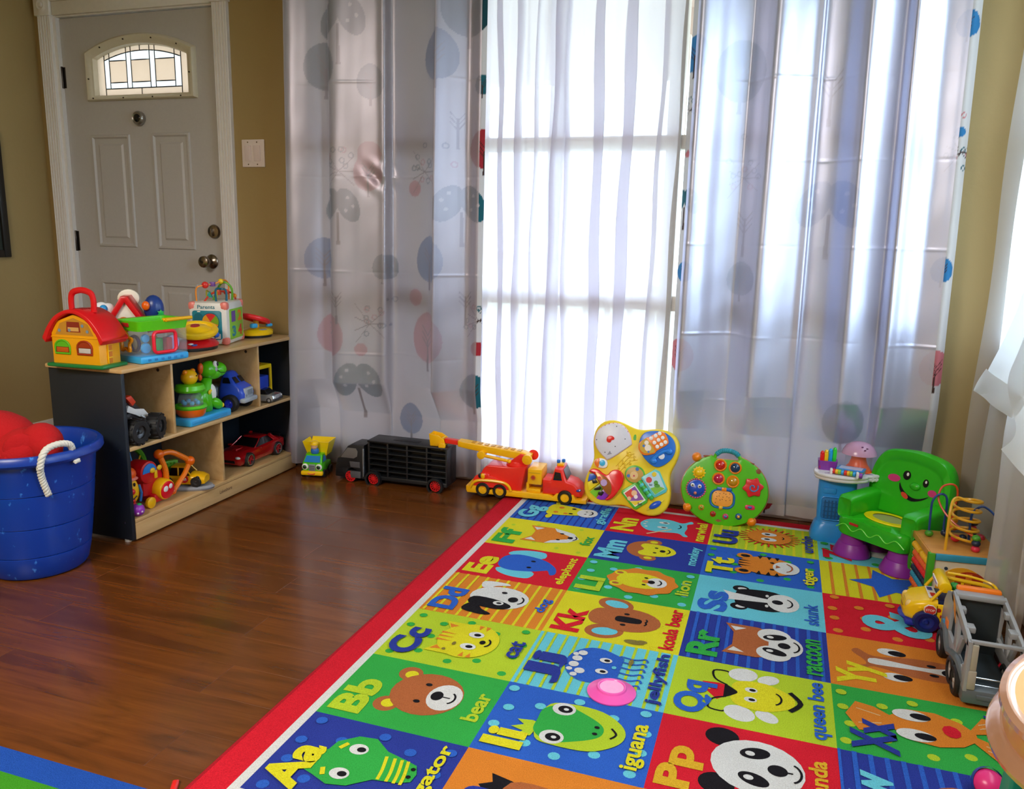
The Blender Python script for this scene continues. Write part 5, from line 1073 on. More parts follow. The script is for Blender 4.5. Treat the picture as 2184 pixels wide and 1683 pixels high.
cw = thing('clown_toy', 'yellow clown face toy with an orange hat and red nose at the dark end panel', 'toy', (-2.115, 2.125, LOW), 62)
q = MB(P('#f5b90f', .3)); q.ball((0, 0, .08), (.036, .03, .052)); fc = build('face', q, cw)
q = MB(P('#ee5a14', .3)); q.ball((-.002, .0, .142), (.032, .03, .026)); q.use(P('#f08a7a', .3)); q.ball((0, -.006, .126), (.034, .028, .008)); build('hat', q, cw)
q = MB(P('#d8181c', .3)); q.ball((0, -.032, .085), (.014, .012, .012)); build('nose', q, fc)
q = MB(BLKP); q.ball((.014, -.026, .108), (.004, .004, .007)); q.ball((-.014, -.026, .108), (.004, .004, .007)); q.tube([(-.02, -.026, .066), (-.008, -.031, .058), (.008, -.031, .058), (.02, -.026, .066)], .002, 6); build('face_mark', q, fc)
q = MB(P('#d8181c', .3)); q.ball((0, -.028, .05), (.014, .008, .009)); q.ball((-.006, -.016, .03), (.026, .022, .022)); build('bow', q, cw)
q = MB(P('#2c6fb8', .35)); q.tube([(.034, -.008, .1), (.04, -.012, .07), (.034, -.012, .04)], .005, 8); build('ribbon', q, cw)
pb = thing('rattle_ball', 'small purple rattle ball with a green cap below the clown toy', 'toy', (-2.066, 2.112, LOW), 60)
q = MB(P('#9a35b8', .3)); q.ball((0, 0, .023), .023); build('ball', q, pb)
q = MB(P('#22a85a', .3)); q.ball((.004, -.004, .042), (.009, .009, .006)); build('cap', q, pb); q = MB(P('#e5cdf0', .3)); q.ball((.008, -.02, .02), .004); q.ball((-.006, -.021, .016), .004); build('white_dot', q, pb)
bm_ = thing('bead_toy', 'green framed bead toy with coloured wires at the back of the lower left cubby', 'toy', (-2.275, 2.29, LOW), 80)
q = MB(P('#4f9c1c', .35)); q.bx(-.07, .07, -.02, .04, 0, .02, .004); q.tube(cr([(-.065, 0, .01), (-.06, 0, .14), (-.02, 0, .18), (.03, 0, .175), (.07, 0, .12), (.075, 0, .01)], 6), .011, 8); build('frame', q, bm_)
for c, p in (('#e89a1c', [(-.05, 0, .17), (-.035, -.02, .14), (-.04, -.02, .11)]), ('#2b8fd8', [(.01, 0, .17), (.005, -.02, .13), (.012, -.02, .12), (-.005, -.02, .09)]), ('#e8b41c', [(.06, 0, .14), (.03, -.02, .12), (.0, -.02, .1)])):
    q = MB(P(c, .3)); q.tube(cr(p, 5), .0035, 6); build('wire', q, bm_)
for c, p in (('#4fbf2a', (-.03, -.03, .1)), ('#e8a41c', (.005, -.03, .092)), ('#6a3f9c', (.04, -.02, .08))):
    q = MB(P(c, .3)); q.ball(p, .018); build('bead', q, bm_)
q = MB(P('#6a3f9c', .35)); q.bx(.02, .06, -.03, .03, .02, .07, .008); build('purple_block', q, bm_)
gb = thing('building_block', 'green knobbly building block with a blue edge behind the orange handle', 'toy', (-2.2, 2.415, LOW), 70)
q = MB(P('#5aa80f', .35)); q.bx(-.03, .03, -.012, .012, .02, .105, .003, T(ry=4)); bb_ = build('block', q, gb)
q = MB(P('#4a930c', .35))
for i in range(4):
    for j in range(5): q.cyl((-.022+i*.0145, -.012, .03+j*.016), (-.022+i*.0145, -.016, .03+j*.016), .004, n=8)
build('stud', q, bb_)['kind'] = 'stuff'
q = MB(LBLP); q.bx(.03, .042, -.014, .014, .01, .09, .003); build('blue_edge', q, gb); q = MB(P('#5b3fa0', .4)); q.cyl((.0, -.022, .018), (0, .03, .018), .018, n=18, b=.003); q.cyl((-.05, -.022, .018), (-.05, .03, .018), .018, n=18, b=.003); build('wheel', q, gb); q = MB(BLKP); q.bx(-.055, .03, -.01, .02, .012, .024, .002); build('axle_bar', q, gb)

# ---------------------------------------------------------------- blue rope tub with red plush
tb = thing('rope_tub', 'scuffed blue plastic tub with white rope handles standing before the shelf end', 'tub', (-2.195, 1.821, 0))
def tubmat():
    m, n, out = newmat('scuffed_blue_plastic'); b = node(n, 'ShaderNodeBsdfPrincipled', Roughness=.32)
    tc = node(n, 'ShaderNodeTexCoord'); mp = node(n, 'ShaderNodeMapping'); mp.inputs['Scale'].default_value = (42, 42, 28); n.links.new(tc.outputs['Object'], mp.inputs['Vector'])
    no = node(n, 'ShaderNodeTexNoise', Scale=1.0, Detail=3.0, Roughness=.5); n.links.new(mp.outputs[0], no.inputs['Vector'])
    r = node(n, 'ShaderNodeValToRGB'); r.color_ramp.elements[0].position = .655; r.color_ramp.elements[0].color = (*lin('#0a389c'), 1); r.color_ramp.elements[1].position = .74; r.color_ramp.elements[1].color = (*lin('#3f83e0'), 1)
    n.links.new(no.outputs['Fac'], r.inputs[0]); n.links.new(r.outputs[0], b.inputs['Base Color']); n.links.new(b.outputs[0], out.inputs[0]); return m
TUB = tubmat(); Ht = .406; rb_, rt_ = .143, .192
rz = lambda z: rb_+(rt_-rb_)*(z/Ht)**.8
prof = [(1e-4, .004), (rb_-.02, .002), (rb_-.006, .004), (rb_, .014)]
for z in (.06, .075, .155, .17, .26, .275): prof += [(rz(z)-.0015, z-.002), (rz(z)-.004, z), (rz(z), z+.003)] if z in (.075, .17, .275) else [(rz(z), z)]
prof += [(rz(.36), .36), (rt_, .372), (rt_+.014, .374), (rt_+.02, .382), (rt_+.019, .398), (rt_+.012, .406), (rt_+.002, .405), (rt_-.006, .396), (rz(.3)-.006, .3), (rz(.1)-.006, .1), (rb_-.01, .012), (1e-4, .012)]
q = MB(TUB); q.lathe(prof, n=64); tubo = build('tub', q, tb, smooth=40)
ROPE = P('#dcd9d2', .8, bump=.3)
def rope(name, pts, parent, r=.009):
    C_ = cr(pts, 10); q = MB(ROPE)
    for ph in (0, 2*pi/3, 4*pi/3):
        P_ = []
        for i, p in enumerate(C_):
            t_ = (C_[min(len(C_)-1, i+1)]-C_[max(0, i-1)]).normalized(); u = t_.cross(Vector((.3, .5, .8))).normalized(); v = t_.cross(u); a = i*.75+ph
            P_.append(p+(u*cos(a)+v*sin(a))*r*.55)
        q.tube(P_, r*.62, 8)
    return build(name, q, parent, smooth=60)
def onrim(deg, r, z): return (r*cos(radians(deg)), r*sin(radians(deg)), z)
rope('rope_handle', [onrim(-33, rt_+.018, .37), onrim(-31, rt_+.02, .404), onrim(-26, rt_+.012, .425), onrim(-16, rt_+.008, .432), onrim(-8, rt_+.01, .425), onrim(-5, rt_+.006, .408)], tb)
rope('rope_end', [onrim(-33, rt_+.014, .372), onrim(-32, rt_+.004, .34), onrim(-30, rt_+.0, .31), onrim(-27.5, rt_-.004, .28)], tb)
rope('rope_knot', [onrim(-6, rt_+.018, .369), onrim(-2, rt_+.018, .371)], tb, .006)
rope('rope_handle', [onrim(150, rt_+.02, .404), onrim(157, rt_+.012, .425), onrim(167, rt_+.008, .432), onrim(174, rt_+.006, .408)], tb)
FELT = P('#b80a12', .95, bump=1.0, scale=160)
pl_ = thing('plush_toy', 'red felt soft toy with floppy limbs lying in the blue tub', 'soft toy', (-2.185, 1.815, .31))
q = MB(FELT); q.ball((-.09, -.02, .09), (.13, .1, .1), T(0, 0, 0, 0, 14, 10)); q.ball((.02, -.03, .07), (.09, .085, .08)); build('body', q, pl_, smooth=80)
q = MB(FELT); q.ball((.075, -.015, .108), (.062, .056, .06)); q.ball((.112, -.03, .095), (.042, .042, .042)); build('head', q, pl_, smooth=80)
q = MB(FELT); q.ball((.058, -.078, .098), (.046, .012, .05), T(0, 0, 0, 0, 14, 40)); build('flap', q, pl_, smooth=80)
q = MB(FELT); q.ball((-.06, -.1, .06), (.06, .03, .026), T(ry=10))
for k in range(4): q.ball((-.03+k*.02, -.115+k*.006, .068-k*.002), (.012, .02, .028), T(ry=20))
build('paw', q, pl_, smooth=80)
q = MB(FELT); q.ball((0, 0, -.1), (.12, .12, .17)); build('lower_body', q, pl_, smooth=80)
# ---------------------------------------------------------------- toys along the curtains
DKP = P('#17191d', .42, bump=.15)
# green dump truck with driver
du = thing('toy_dump_truck', 'small green dump truck with eyes, a yellow tipper and a helmeted driver', 'toy', (-1.905, 2.985, 0), 12)
GT = P('#4fc41c', .25); q = MB(GT); q.bx(-.046, .046, -.045, .02, .022, .068, .008); q.loft([[(x, y, z) for x, y in rrect(-.044, -.044, .044, .02, .008)] for z in (.06, .068)]+[[(x, y+.01, z) for x, y in rrect(-.038, -.03, .038, .01, .008)] for z in (.096, .1)]); cb = build('cab', q, du, smooth=40)
q = MB(P('#2a7ec4', .12)); q.add([(-.036, -.0445, .071), (.036, -.0445, .071), (.031, -.0235, .095), (-.031, -.0235, .095)], [(0, 1, 2, 3)], T(0, -.0012, 0)); q.add([(.0445, -.035, .07), (.0445, .012, .07), (.039, .012, .093), (.039, -.012, .093)], [(0, 1, 2, 3)], T(.001, 0, 0)); build('windscreen', q, cb)
for x in (-.031, .031):
    q = MB(WHTP); q.ball((x, -.046, .05), (.0145, .008, .0145)); e_ = build('eye', q, cb); q = MB(P('#1c6a2c', .2)); q.ball((x, -.0525, .05), (.009, .003, .009)); q.use(BLKP); q.ball((x, -.0545, .05), (.006, .003, .006)); build('pupil', q, e_)
q = MB(P('#8c9094', .35)); q.bx(-.015, .015, -.049, -.044, .03, .062, .002); q.use(P('#5a5e62', .5))
for z in (.038, .046, .054): q.bx(-.012, .012, -.0505, -.048, z-.002, z+.002)
build('grille', q, cb)
q = MB(P('#f5c210', .25)); q.bx(-.05, .05, -.056, -.03, .012, .032, .007); bp2 = build('bumper', q, du); q = MB(P('#d8301c', .4)); q.tube([(-.016, -.0565, .024), (-.008, -.0572, .02), (.008, -.0572, .02), (.016, -.0565, .024)], .0022, 6); build('smile', q, bp2)
YT = P('#f5d20c', .28)
q = MB(YT); b0 = [(-.042, .02), (.042, .02), (.042, .09), (-.042, .09)]; t0 = [(-.06, .005), (.06, .005), (.06, .105), (-.06, .105)]
q.loft([[(*p, .085) for p in b0], [(*p, .15) for p in t0], [(p[0]*.94, p[1]*.94+.004, .15) for p in t0], [(p[0]*.94, p[1]*.94+.004, .09) for p in b0]]); q.bx(-.02, .02, .03, .085, .05, .088, .004); build('tipper', q, du)
wheels(du, [((-.046, -.028, .018), (-1, 0, 0)), ((.046, -.028, .018), (1, 0, 0)), ((-.046, .055, .018), (-1, 0, 0)), ((.046, .055, .018), (1, 0, 0))], TYRE, P('#2a2a2c', .4), .018, .014)
q = MB(GT); q.bx(-.04, .04, .015, .09, .02, .05, .005); build('chassis', q, du)
q = MB(P('#2c6cc0', .4)); q.ball((0, -.004, .108), (.014, .011, .014)); dr = build('driver', q, du); dr.scale = (1.35, 1.35, 1.35); dr.location = (0, 0, -.034)
q = MB(P('#e9b48c', .5)); q.ball((0, -.008, .126), (.0115, .011, .012)); build('face', q, dr); q = MB(P('#f2c30e', .3)); q.ball((0, -.005, .133), (.014, .0135, .011)); q.ball((0, -.014, .131), (.012, .008, .003)); build('helmet', q, dr)

# black car carrier
bc = thing('toy_carrier_truck', 'black toy carrier truck with red spoked wheels and rows of car pockets', 'toy', (-1.53, 3.016, 0), 1.5)
q = MB(DKP); q.side([(-.258, .03), (-.262, .06), (-.25, .1), (-.236, .106), (-.2, .158), (-.18, .168), (-.12, .168), (-.115, .03), (-.155, .03), (-.16, .052), (-.18, .06), (-.2, .052), (-.205, .03)], -.054, .054, .008); q.bx(-.262, -.115, -.05, .05, .016, .05, .004); cab = build('cab', q, bc)
q = MB(P('#6d6a68', .12, coat=.5)); q.side([(-.232, .106), (-.168, .106), (-.153, .116), (-.15, .138), (-.158, .152), (-.198, .152)], -.0556, -.05, .001); build('cab_window', q, cab)
q = MB(P('#55555a', .3)); q.side([(-.185, .066), (-.14, .066), (-.14, .092), (-.19, .092)], -.0556, -.05, .001); q.bx(-.185, -.135, -.06, -.05, .02, .05, .003); build('step_tank', q, cab)
q = MB(P('#8a8f96', .25, metal=.7)); q.cyl((-.122, -.057, .03), (-.122, -.057, .155), .0048, n=10, b=.001); build('exhaust_pipe', q, cab)
q = MB(DKP); q.bx(-.1, .262, -.016, .056, .035, .186, .003); q.bx(-.104, .266, -.056, .056, .186, .194, .003); q.bx(-.1, .262, -.054, .056, .022, .04, .003)
for x in (-.098, -.01, .08, .17, .258): q.bx(x-.004, x+.004, -.053, .0, .03, .188, .001)
tr = build('trailer', q, bc)
q = MB(P('#131519', .45))
for z in (.062, .088, .114, .14, .165): q.bx(-.098, .258, -.052, -.01, z-.002, z+.002, .0)
sh0 = MB(P('#131519', .45)); first = None
for z in (.062, .088, .114, .14, .165):
    m_ = MB(P('#15171b', .5)); m_.bx(-.098, .258, -.0535, -.01, -.002, .0025, .001)
    if first is None: first = build('pocket_shelf', m_, tr); first.location = (0, 0, z)
    else: clone(first, (0, 0, z), tr)
q = MB(P('#0c0d0f', .5)); q.bx(.0, .12, -.014, .01, .194, .1955); build('handle_slot', q, tr)
q = MB(DKP); q.lathe([(.027, -.004), (.036, -.004), (.036, .02), (.027, .02)], T(-.074, -.05, .026, 90), 24); build('wheel_arch', q, tr); q = MB(DKP); q.lathe([(.027, -.004), (.036, -.004), (.036, .02), (.027, .02)], T(.212, -.05, .026, 90), 24); build('wheel_arch', q, tr)
RW_ = P('#dd1f24', .3)
for x, y in ((-.184, -1), (-.074, -1), (.212, -1), (-.184, 1), (-.074, 1), (.212, 1)):
    M = T(x, y*.05, .026, 90 if y < 0 else -90); t_ = MB(TYRE); t_.lathe([(.0235, -.01), (.026, -.008), (.026, .007), (.0235, .009)], M, 24); o_ = build('wheel', t_, bc)
    h_ = MB(P('#7c1014', .4)); h_.lathe([(1e-4, -.008), (.0235, -.008), (.0235, .002), (1e-4, .002)], M, 24); h_.use(RW_); h_.lathe([(.02, .002), (.0235, .002), (.0235, .009), (.02, .009)], M, 24); h_.lathe([(1e-4, .0), (.006, 0), (.006, .01), (1e-4, .01)], M, 12)
    for k in range(12): h_.bx(-.0016, .0016, .004, .0215, .001, .0075, 0, M @ T(rz=30*k))
    build('spoked_hub', h_, o_)

# fire engine
fe = thing('toy_fire_engine', 'red and yellow toy fire engine with a raised ladder arm standing on the rug corner', 'toy', (-.93, 3.035, .0105), 4)
FR_ = P('#ea2c20', .28); FY = P('#f6b80c', .28)
q = MB(FY); q.side([(-.25, .022), (-.25, .04), (-.2, .046), (-.19, .03), (-.1, .03), (-.09, .046), (-.06, .036), (.1, .036), (.115, .028), (.13, .044), (.2, .044), (.21, .026), (.252, .03), (.252, .012), (-.245, .012)], -.062, .062, .003); build('chassis', q, fe)
q = MB(FR_); q.side(cr([(-.225, .04, 0), (-.215, .07, 0), (-.19, .085, 0), (-.178, .12, 0), (-.16, .135, 0), (-.15, .134, 0)], 4)[::1] and [(p.x, p.y) for p in cr([(-.225, .04, 0), (-.212, .07, 0), (-.192, .088, 0), (-.178, .118, 0), (-.158, .132, 0)], 4)]+[(-.06, .132), (.0, .142), (-.02, .036)], -.052, .052, .006); bd = build('rear_body', q, fe, smooth=45)
q = MB(FR_); q.side([(p.x, p.y) for p in cr([(-.225, .045, 0), (-.21, .085, 0), (-.17, .092, 0), (-.11, .078, 0), (-.066, .05, 0), (-.06, .038, 0)], 5)], -.062, -.05, .006); q.ball((-.172, -.055, .088), (.024, .01, .016)); build('rear_wing', q, fe, smooth=50)
q = MB(P('#f6b80c', .3)); q.ball((-.178, -.063, .088), (.01, .006, .012)); q.use(BLKP); q.ball((-.19, -.062, .088), (.008, .005, .01)); build('rear_lamp', q, bd)
q = MB(FY); q.tube(cr([(-.232, -.063, .034), (-.214, -.064, .06), (-.18, -.064, .07), (-.1, -.064, .07), (-.07, -.064, .058), (-.058, -.064, .036)], 6), .006, 8); q.bx(-.168, -.118, -.068, -.06, .066, .078, .003); build('wheel_arch', q, fe)
q = MB(FY); q.bx(.008, .066, -.054, .054, .07, .135, .004); q.bx(.01, .062, -.05, .05, .036, .05, .002); q.bx(.003, .014, -.05, .05, .04, .075, .001); pb_ = build('pump_box', q, fe)
q = MB(P('#d8861a', .4)); q.lathe([(.008, 0), (.011, 0), (.011, .004), (.008, .004)], T(.032, -.054, .1, 90), 18); q.use(P('#c0392b', .5)); q.cyl((.032, -.0535, .1), (.032, -.055, .1), .008, n=16); q.use(P('#caa012', .4)); q.bx(.012, .06, -.0555, -.053, .118, .121); build('pump_dial', q, pb_)
q = MB(FR_); q.side([(.07, .034), (.07, .094), (.1, .092), (.108, .1), (.118, .146), (.15, .146), (.168, .096), (.2, .088), (.222, .068), (.23, .034)], -.054, .054, .01); cb = build('cab', q, fe, smooth=45)
q = MB(P('#15161c', .1)); q.side([(.114, .098), (.15, .098), (.143, .13), (.12, .132)], -.0556, -.05, .001); q.add([(.152, -.042, .14), (.152, .042, .14), (.168, .046, .1), (.168, -.046, .1)], [(0, 1, 2, 3)], T(.0015, 0, .001)); build('window', q, cb)
q = MB(P('#2b3a96', .2)); q.ball((.216, -.045, .062), (.012, .012, .007)); q.use(P('#e8e8f0', .2)); q.ball((.222, -.047, .064), (.004, .009, .003)); build('headlight', q, cb)
q = MB(FY); q.bx(.12, .148, -.016, .016, .145, .158, .004); sr = build('siren_base', q, fe); q = MB(P('#2470c8', .2)); q.bx(.118, .132, -.014, -.002, .157, .172, .004); q.bx(.136, .15, .002, .014, .157, .172, .004); build('siren_light', q, sr)
q = MB(FR_); q.cyl((-.05, 0, .132), (-.05, 0, .15), .045, .034, n=28, b=.004); q.side([(-.08, .145), (-.02, .145), (.008, .18), (-.03, .186)], -.03, .03, .004); build('turntable', q, fe)
AX_, AZ_ = Vector((-.005, 0, .176)), Vector((-.29, 0, .2)); q = MB(FY); q.side([(.006, .158), (.012, .18), (-.02, .19), (-.27, .213), (-.3, .216), (-.3, .192), (-.26, .186), (-.09, .165)], -.024, .024, .003); arm = build('ladder_arm', q, fe)
q = MB(P('#c98d08', .4))
for k in range(8): x = -.04-k*.028; q.bx(x-.008, x+.008, -.014, .014, .19+(-.02-x)*.092-.001, .1925+(-.02-x)*.092)
build('rung_slot', q, arm)['kind'] = 'stuff'
q = MB(FY); q.cyl((.0, -.026, .166), (.0, -.04, .166), .021, n=24, b=.003); q.cyl((.0, -.04, .166), (.0, -.043, .166), .009, n=16); build('pivot_knob', q, arm)
q = MB(FR_); q.cyl((.012, .024, .172), (.012, .03, .172), .022, n=24, b=.003); build('pivot_disc', q, arm); q = MB(FR_); q.side([(-.29, .194), (-.29, .212), (-.36, .218), (-.36, .2)], -.016, .016, .002); build('arm_extension', q, arm)
q = MB(FY); q.side([(-.355, .2), (-.36, .216), (-.385, .232), (-.425, .238), (-.42, .192), (-.39, .186)], -.028, -.022, .001); q.side([(-.355, .2), (-.36, .216), (-.385, .232), (-.425, .238), (-.42, .192), (-.39, .186)], .022, .028, .001); q.side([(-.36, .186), (-.42, .186), (-.422, .194), (-.36, .194)], -.026, .026, .001); q.side([(-.417, .19), (-.425, .236), (-.42, .238), (-.412, .19)], -.026, .026); q.side([(-.37, .19), (-.372, .222), (-.366, .22), (-.362, .19)], -.026, .026); q.cyl((-.365, -.028, .19), (-.365, -.04, .19), .015, n=20, b=.002); build('bucket', q, fe)
q = MB(FY); q.cyl((-.195, -.008, .168), (-.195, -.04, .168), .017, n=20, b=.002); q.cyl((-.19, -.03, .166), (-.08, -.03, .152), .0065, n=12, b=.001); q.ball((-.076, -.03, .151), .009); q.side([(-.21, .166), (-.18, .166), (-.17, .188), (-.2, .19)], -.012, .012, .001); build('lift_jack', q, fe)
wheels(fe, [((x, s*.056, .03), (0, s, 0)) for s in (-1, 1) for x in (-.178, -.106, .165)], P('#15130f', .5), FY, .03, .02, .6)
fe.location.z = .009

# yellow activity board leaning on the sheers
yb = thing('activity_board', 'yellow four lobed activity table top leaning against the sheer curtain', 'toy', (-.505, 3.012, .188), 3, 74)
YB_ = P('#f0d02a', .33)
def lobed(s, n=72):
    o = []
    for k in range(n):
        a = 2*pi*k/n; r = .181+.029*cos(4*(a-radians(45-6.5))); o.append((r*s*cos(a), r*s*sin(a)))
    return o
q = MB(YB_); q.loft([[(*p, z) for p in lobed(s)] for s, z in ((.93, -.045), (1.0, -.04), (1.0, -.008), (.985, .0), (.95, .004))]); build('board', q, yb, smooth=50)
def YP(x, y): return ((x-620)*.000352, (600-y)*.000362)
def poly(pts, sm=0): 
    p_ = [YP(*p) for p in pts]
    return [(v.x, v.y) for v in cr([(*p, 0) for p in p_], sm, True)] if sm else p_
def dot(q, x, y, r, h=.004, z=.004, b=.001, n=20, ry=None): c = YP(x, y); q.prism(ell(*c, r*.000352, (ry or r)*.000362, n=n), h, None, b, z0=z)
LQ = [(200, 330), (225, 235), (300, 172), (400, 142), (495, 165), (565, 240), (595, 335), (570, 375), (375, 525), (325, 515), (235, 430)]
q = MB(P('#e8c8d0', .4)); q.prism(poly([(620+(x-400)*1.05-220, 335+(y-335)*1.05) for x, y in LQ], 3), .005, None, .001, z0=.004); q.use(P('#c9435a', .5))
for k in range(9): a = radians(150-k*14); dot(q, 398+190*cos(a)*1.02, 338-190*sin(a)*1.02, 9, .0008, .0092, 0, 6)
pg = build('page_base', q, yb); q = MB(P('#d9d7e2', .35)); q.prism(poly(LQ, 3), .006, None, .0015, z0=.009); build('white_page', q, pg)
q = MB(P('#e0241c', .3)); q.prism(poly([(330, 300), (350, 282), (385, 280), (410, 296), (408, 318), (385, 325), (372, 350), (345, 352), (328, 335)], 3), .004, None, .001, z0=.0145); build('heart', q, pg)
q = MB(P('#33353c', .4))
for x, y in ((215, 335), (425, 172), (530, 300), (320, 462), (428, 390)): dot(q, x, y, 6, .001, .0149, 0, 8)
q.use(P('#8e8c98', .4)); q.prism(poly([(345, 490), (375, 440), (385, 465), (400, 470)]), .002, None, 0, z0=.0148); build('screw', q, pg)['kind'] = 'stuff'
q = MB(P('#1f6fd2', .28)); q.prism(poly([(690, 300), (740, 215), (850, 185), (970, 200), (1060, 270), (1085, 370), (1050, 470), (960, 550), (870, 565), (770, 500), (700, 400)], 4), .012, None, .003, z0=.003); ph = build('phone_base', q, yb)
q = MB(P('#2b83e6', .25)); q.tube([(*YP(x, y), .018) for x, y in ((850, 520), (850, 490), (900, 440), (960, 400), (1010, 385), (1035, 400))], .0075, 8); q.ball((*YP(860, 505), .018), (.014, .012, .007)); q.ball((*YP(1020, 392), .018), (.014, .012, .007)); build('handset', q, ph)
q = MB(P('#f2801e', .3)); q.prism(poly([(795, 255), (900, 190), (965, 210), (1005, 285), (990, 325), (890, 395), (860, 430), (750, 455), (690, 400), (690, 330), (760, 270)], 3), .006, None, .0015, z0=.0145); kp = build('keypad', q, ph)
q = MB(P('#f0eef0', .3))
for x, y in ((815, 268), (862, 238), (903, 210), (855, 312), (897, 280), (940, 253), (890, 352), (932, 325), (972, 297)): dot(q, x, y, 21, .003, .0205, .0008, 14)
build('phone_key', q, kp)['kind'] = 'stuff'
q = MB(P('#c9a024', .4)); q.prism(poly([(705, 330), (765, 275), (860, 385), (850, 420), (760, 435), (705, 395)], 2), .0012, None, 0, z0=.0205); q.use(P('#efe2d4', .4)); dot(q, 790, 375, 36, .0006, .0217, 0); dot(q, 770, 320, 24, .0006, .0217, 0); q.use(P('#3b78c8', .4)); dot(q, 742, 356, 14, .0008, .0219, 0); dot(q, 800, 415, 12, .0008, .0219, 0); build('sticker', q, kp)
q = MB(P('#e9ecf6', .3)); dot(q, 943, 448, 34, .004, .0146, .001); build('white_button', q, ph)
q = MB(P('#f0efec', .3)); q.prism(poly([(205, 580), (240, 535), (320, 535), (355, 570), (350, 620), (310, 635), (235, 625)], 3), .008, None, .002, z0=.004); kn_ = build('slide_knob', q, yb); q = MB(P('#f0761c', .3)); q.prism(poly([(207, 580), (240, 538), (265, 537), (262, 626), (235, 622)], 2), .0088, None, .001, z0=.004); build('orange_end', q, kn_); q = MB(P('#3fb6e4', .3)); dot(q, 300, 580, 33, .004, .0116, .001); build('blue_dot', q, kn_)
q = MB(P('#e6c01e', .35))
for dx, dy in ((0, 0), (22, 30), (44, 60)): q.tube([(*YP(x+dx, y+dy), .0052) for x, y in ((450, 600), (500, 540), (560, 470), (640, 450))], .0016, 5)
for x, y in ((560, 430), (640, 470), (520, 520), (600, 520), (480, 580), (545, 560)): q.tube([(*YP(x, y), .0055), (*YP(x+6, y+40), .0055)], .002, 5); q.ball((*YP(x+8, y+42), .005), .004)
q.tube([(*YP(590+18*cos(a), 460+26*sin(a)), .0055) for a in (0, .8, 1.6, 2.4, 3.2, 4, 4.8, 5.6)], .0018, 5); build('embossed_tune', q, yb)['kind'] = 'stuff'
q = MB(P('#e31a22', .22)); q.prism(poly([(165, 685), (200, 652), (260, 655), (320, 690), (370, 700), (420, 650), (490, 640), (545, 690), (545, 780), (500, 870), (450, 940), (390, 975), (370, 960), (400, 905), (240, 720)], 4), .02, None, .006, z0=.003); ht = build('heart_cover', q, yb, smooth=50)
for c, pts in (('#1f5fd0', [(165, 710), (232, 700), (245, 750), (152, 795)]), ('#f0d820', [(150, 805), (250, 755), (285, 800), (178, 895)]), ('#7ccb2c', [(185, 905), (290, 808), (330, 850), (255, 960)]), ('#8b2fc8', [(265, 965), (335, 858), (400, 918), (360, 972), (310, 978)])):
    q = MB(P(c, .3)); q.prism(poly(pts), .007, None, .0015, z0=.003); build('piano_key', q, yb)
q = MB(P('#101014', .3))
for pts in ([(198, 775), (240, 760), (268, 795), (215, 812)], [(230, 868), (290, 825), (315, 850), (300, 870), (240, 880)], [(280, 905), (315, 872), (345, 895), (320, 935), (288, 925)]): q.prism(poly(pts), .006, None, .001, z0=.0095)
build('black_key', q, yb)
q = MB(P('#a2602c', .25, metal=.3)); q.prism(poly([(232, 695), (300, 700), (400, 760), (432, 850), (410, 918), (330, 850)], 3), .003, None, .001, z0=.0215); lz = build('heart_window', q, yb); q = MB(P('#d23c4a', .4)); dot(q, 285, 745, 20, .0008, .0245, 0, 8); q.use(P('#b99ad0', .4)); dot(q, 340, 790, 38, .0008, .0245, 0, 9); build('sticker', q, lz)
q = MB(P('#4fae2c', .35)); q.prism(ell(*YP(667, 672), .039, .036, n=30), .005, None, .001, z0=.003); rg = build('green_ring', q, yb); q = MB(P('#c79a4a', .4)); q.prism(ell(*YP(667, 675), .034, .030, n=30), .003, None, .0005, z0=.006); q.use(P('#e2bd84', .5)); dot(q, 660, 680, 44, .0006, .009, 0); q.use(P('#3b6fbf', .5)); dot(q, 600, 690, 18, .0007, .0092, 0); dot(q, 690, 610, 20, .0007, .0092, 0); q.use(P('#c9405a', .5)); dot(q, 660, 685, 10, .0008, .0096, 0); build('picture_disc', q, rg)
q = MB(P('#4fb83a', .3)); q.prism(poly([(535, 880), (545, 850), (680, 755), (715, 765), (832, 905), (825, 955), (715, 1038), (685, 1035)], 1) if 0 else poly([(535, 880), (545, 850), (680, 755), (715, 765), (832, 905), (825, 955), (715, 1038), (685, 1035)]), .008, None, .002, z0=.004); bl_ = build('book_page', q, yb, 'green framed left page')
q = MB(P('#e6f0ea', .4)); q.prism(poly([(558, 878), (680, 780), (810, 930), (700, 1012)]), .001, None, 0, z0=.012); q.use(P('#d8402c', .4)); q.prism(poly([(575, 880), (645, 822), (680, 900), (628, 945)]), .0006, None, 0, z0=.013); q.use(P('#8a4aa8', .4)); q.prism(poly([(645, 822), (680, 795), (790, 925), (730, 945), (640, 955)]), .0005, None, 0, z0=.013); q.use(P('#e9cc2c', .4)); q.prism(poly([(640, 960), (735, 945), (790, 930), (700, 1000)]), .0008, None, 0, z0=.013); q.use(P('#e8bb90', .4)); dot(q, 680, 868, 32, .001, .0134, 0, 14); dot(q, 630, 930, 22, .001, .0134, 0, 12); q.use(P('#f0e8ea', .4)); dot(q, 700, 905, 22, .001, .0137, 0, 10); q.use(P('#2a2a30', .5)); q.text('Book', *YP(728, 992), *YP(775, 960), None, .0142, .02); build('sticker', q, bl_)
q = MB(P('#5cc8cc', .3)); q.prism(poly([(738, 700), (755, 680), (885, 592), (935, 612), (1032, 790), (1020, 825), (905, 893), (880, 880)]), .008, None, .002, z0=.004); br_ = build('book_page', q, yb, 'aqua framed right page')
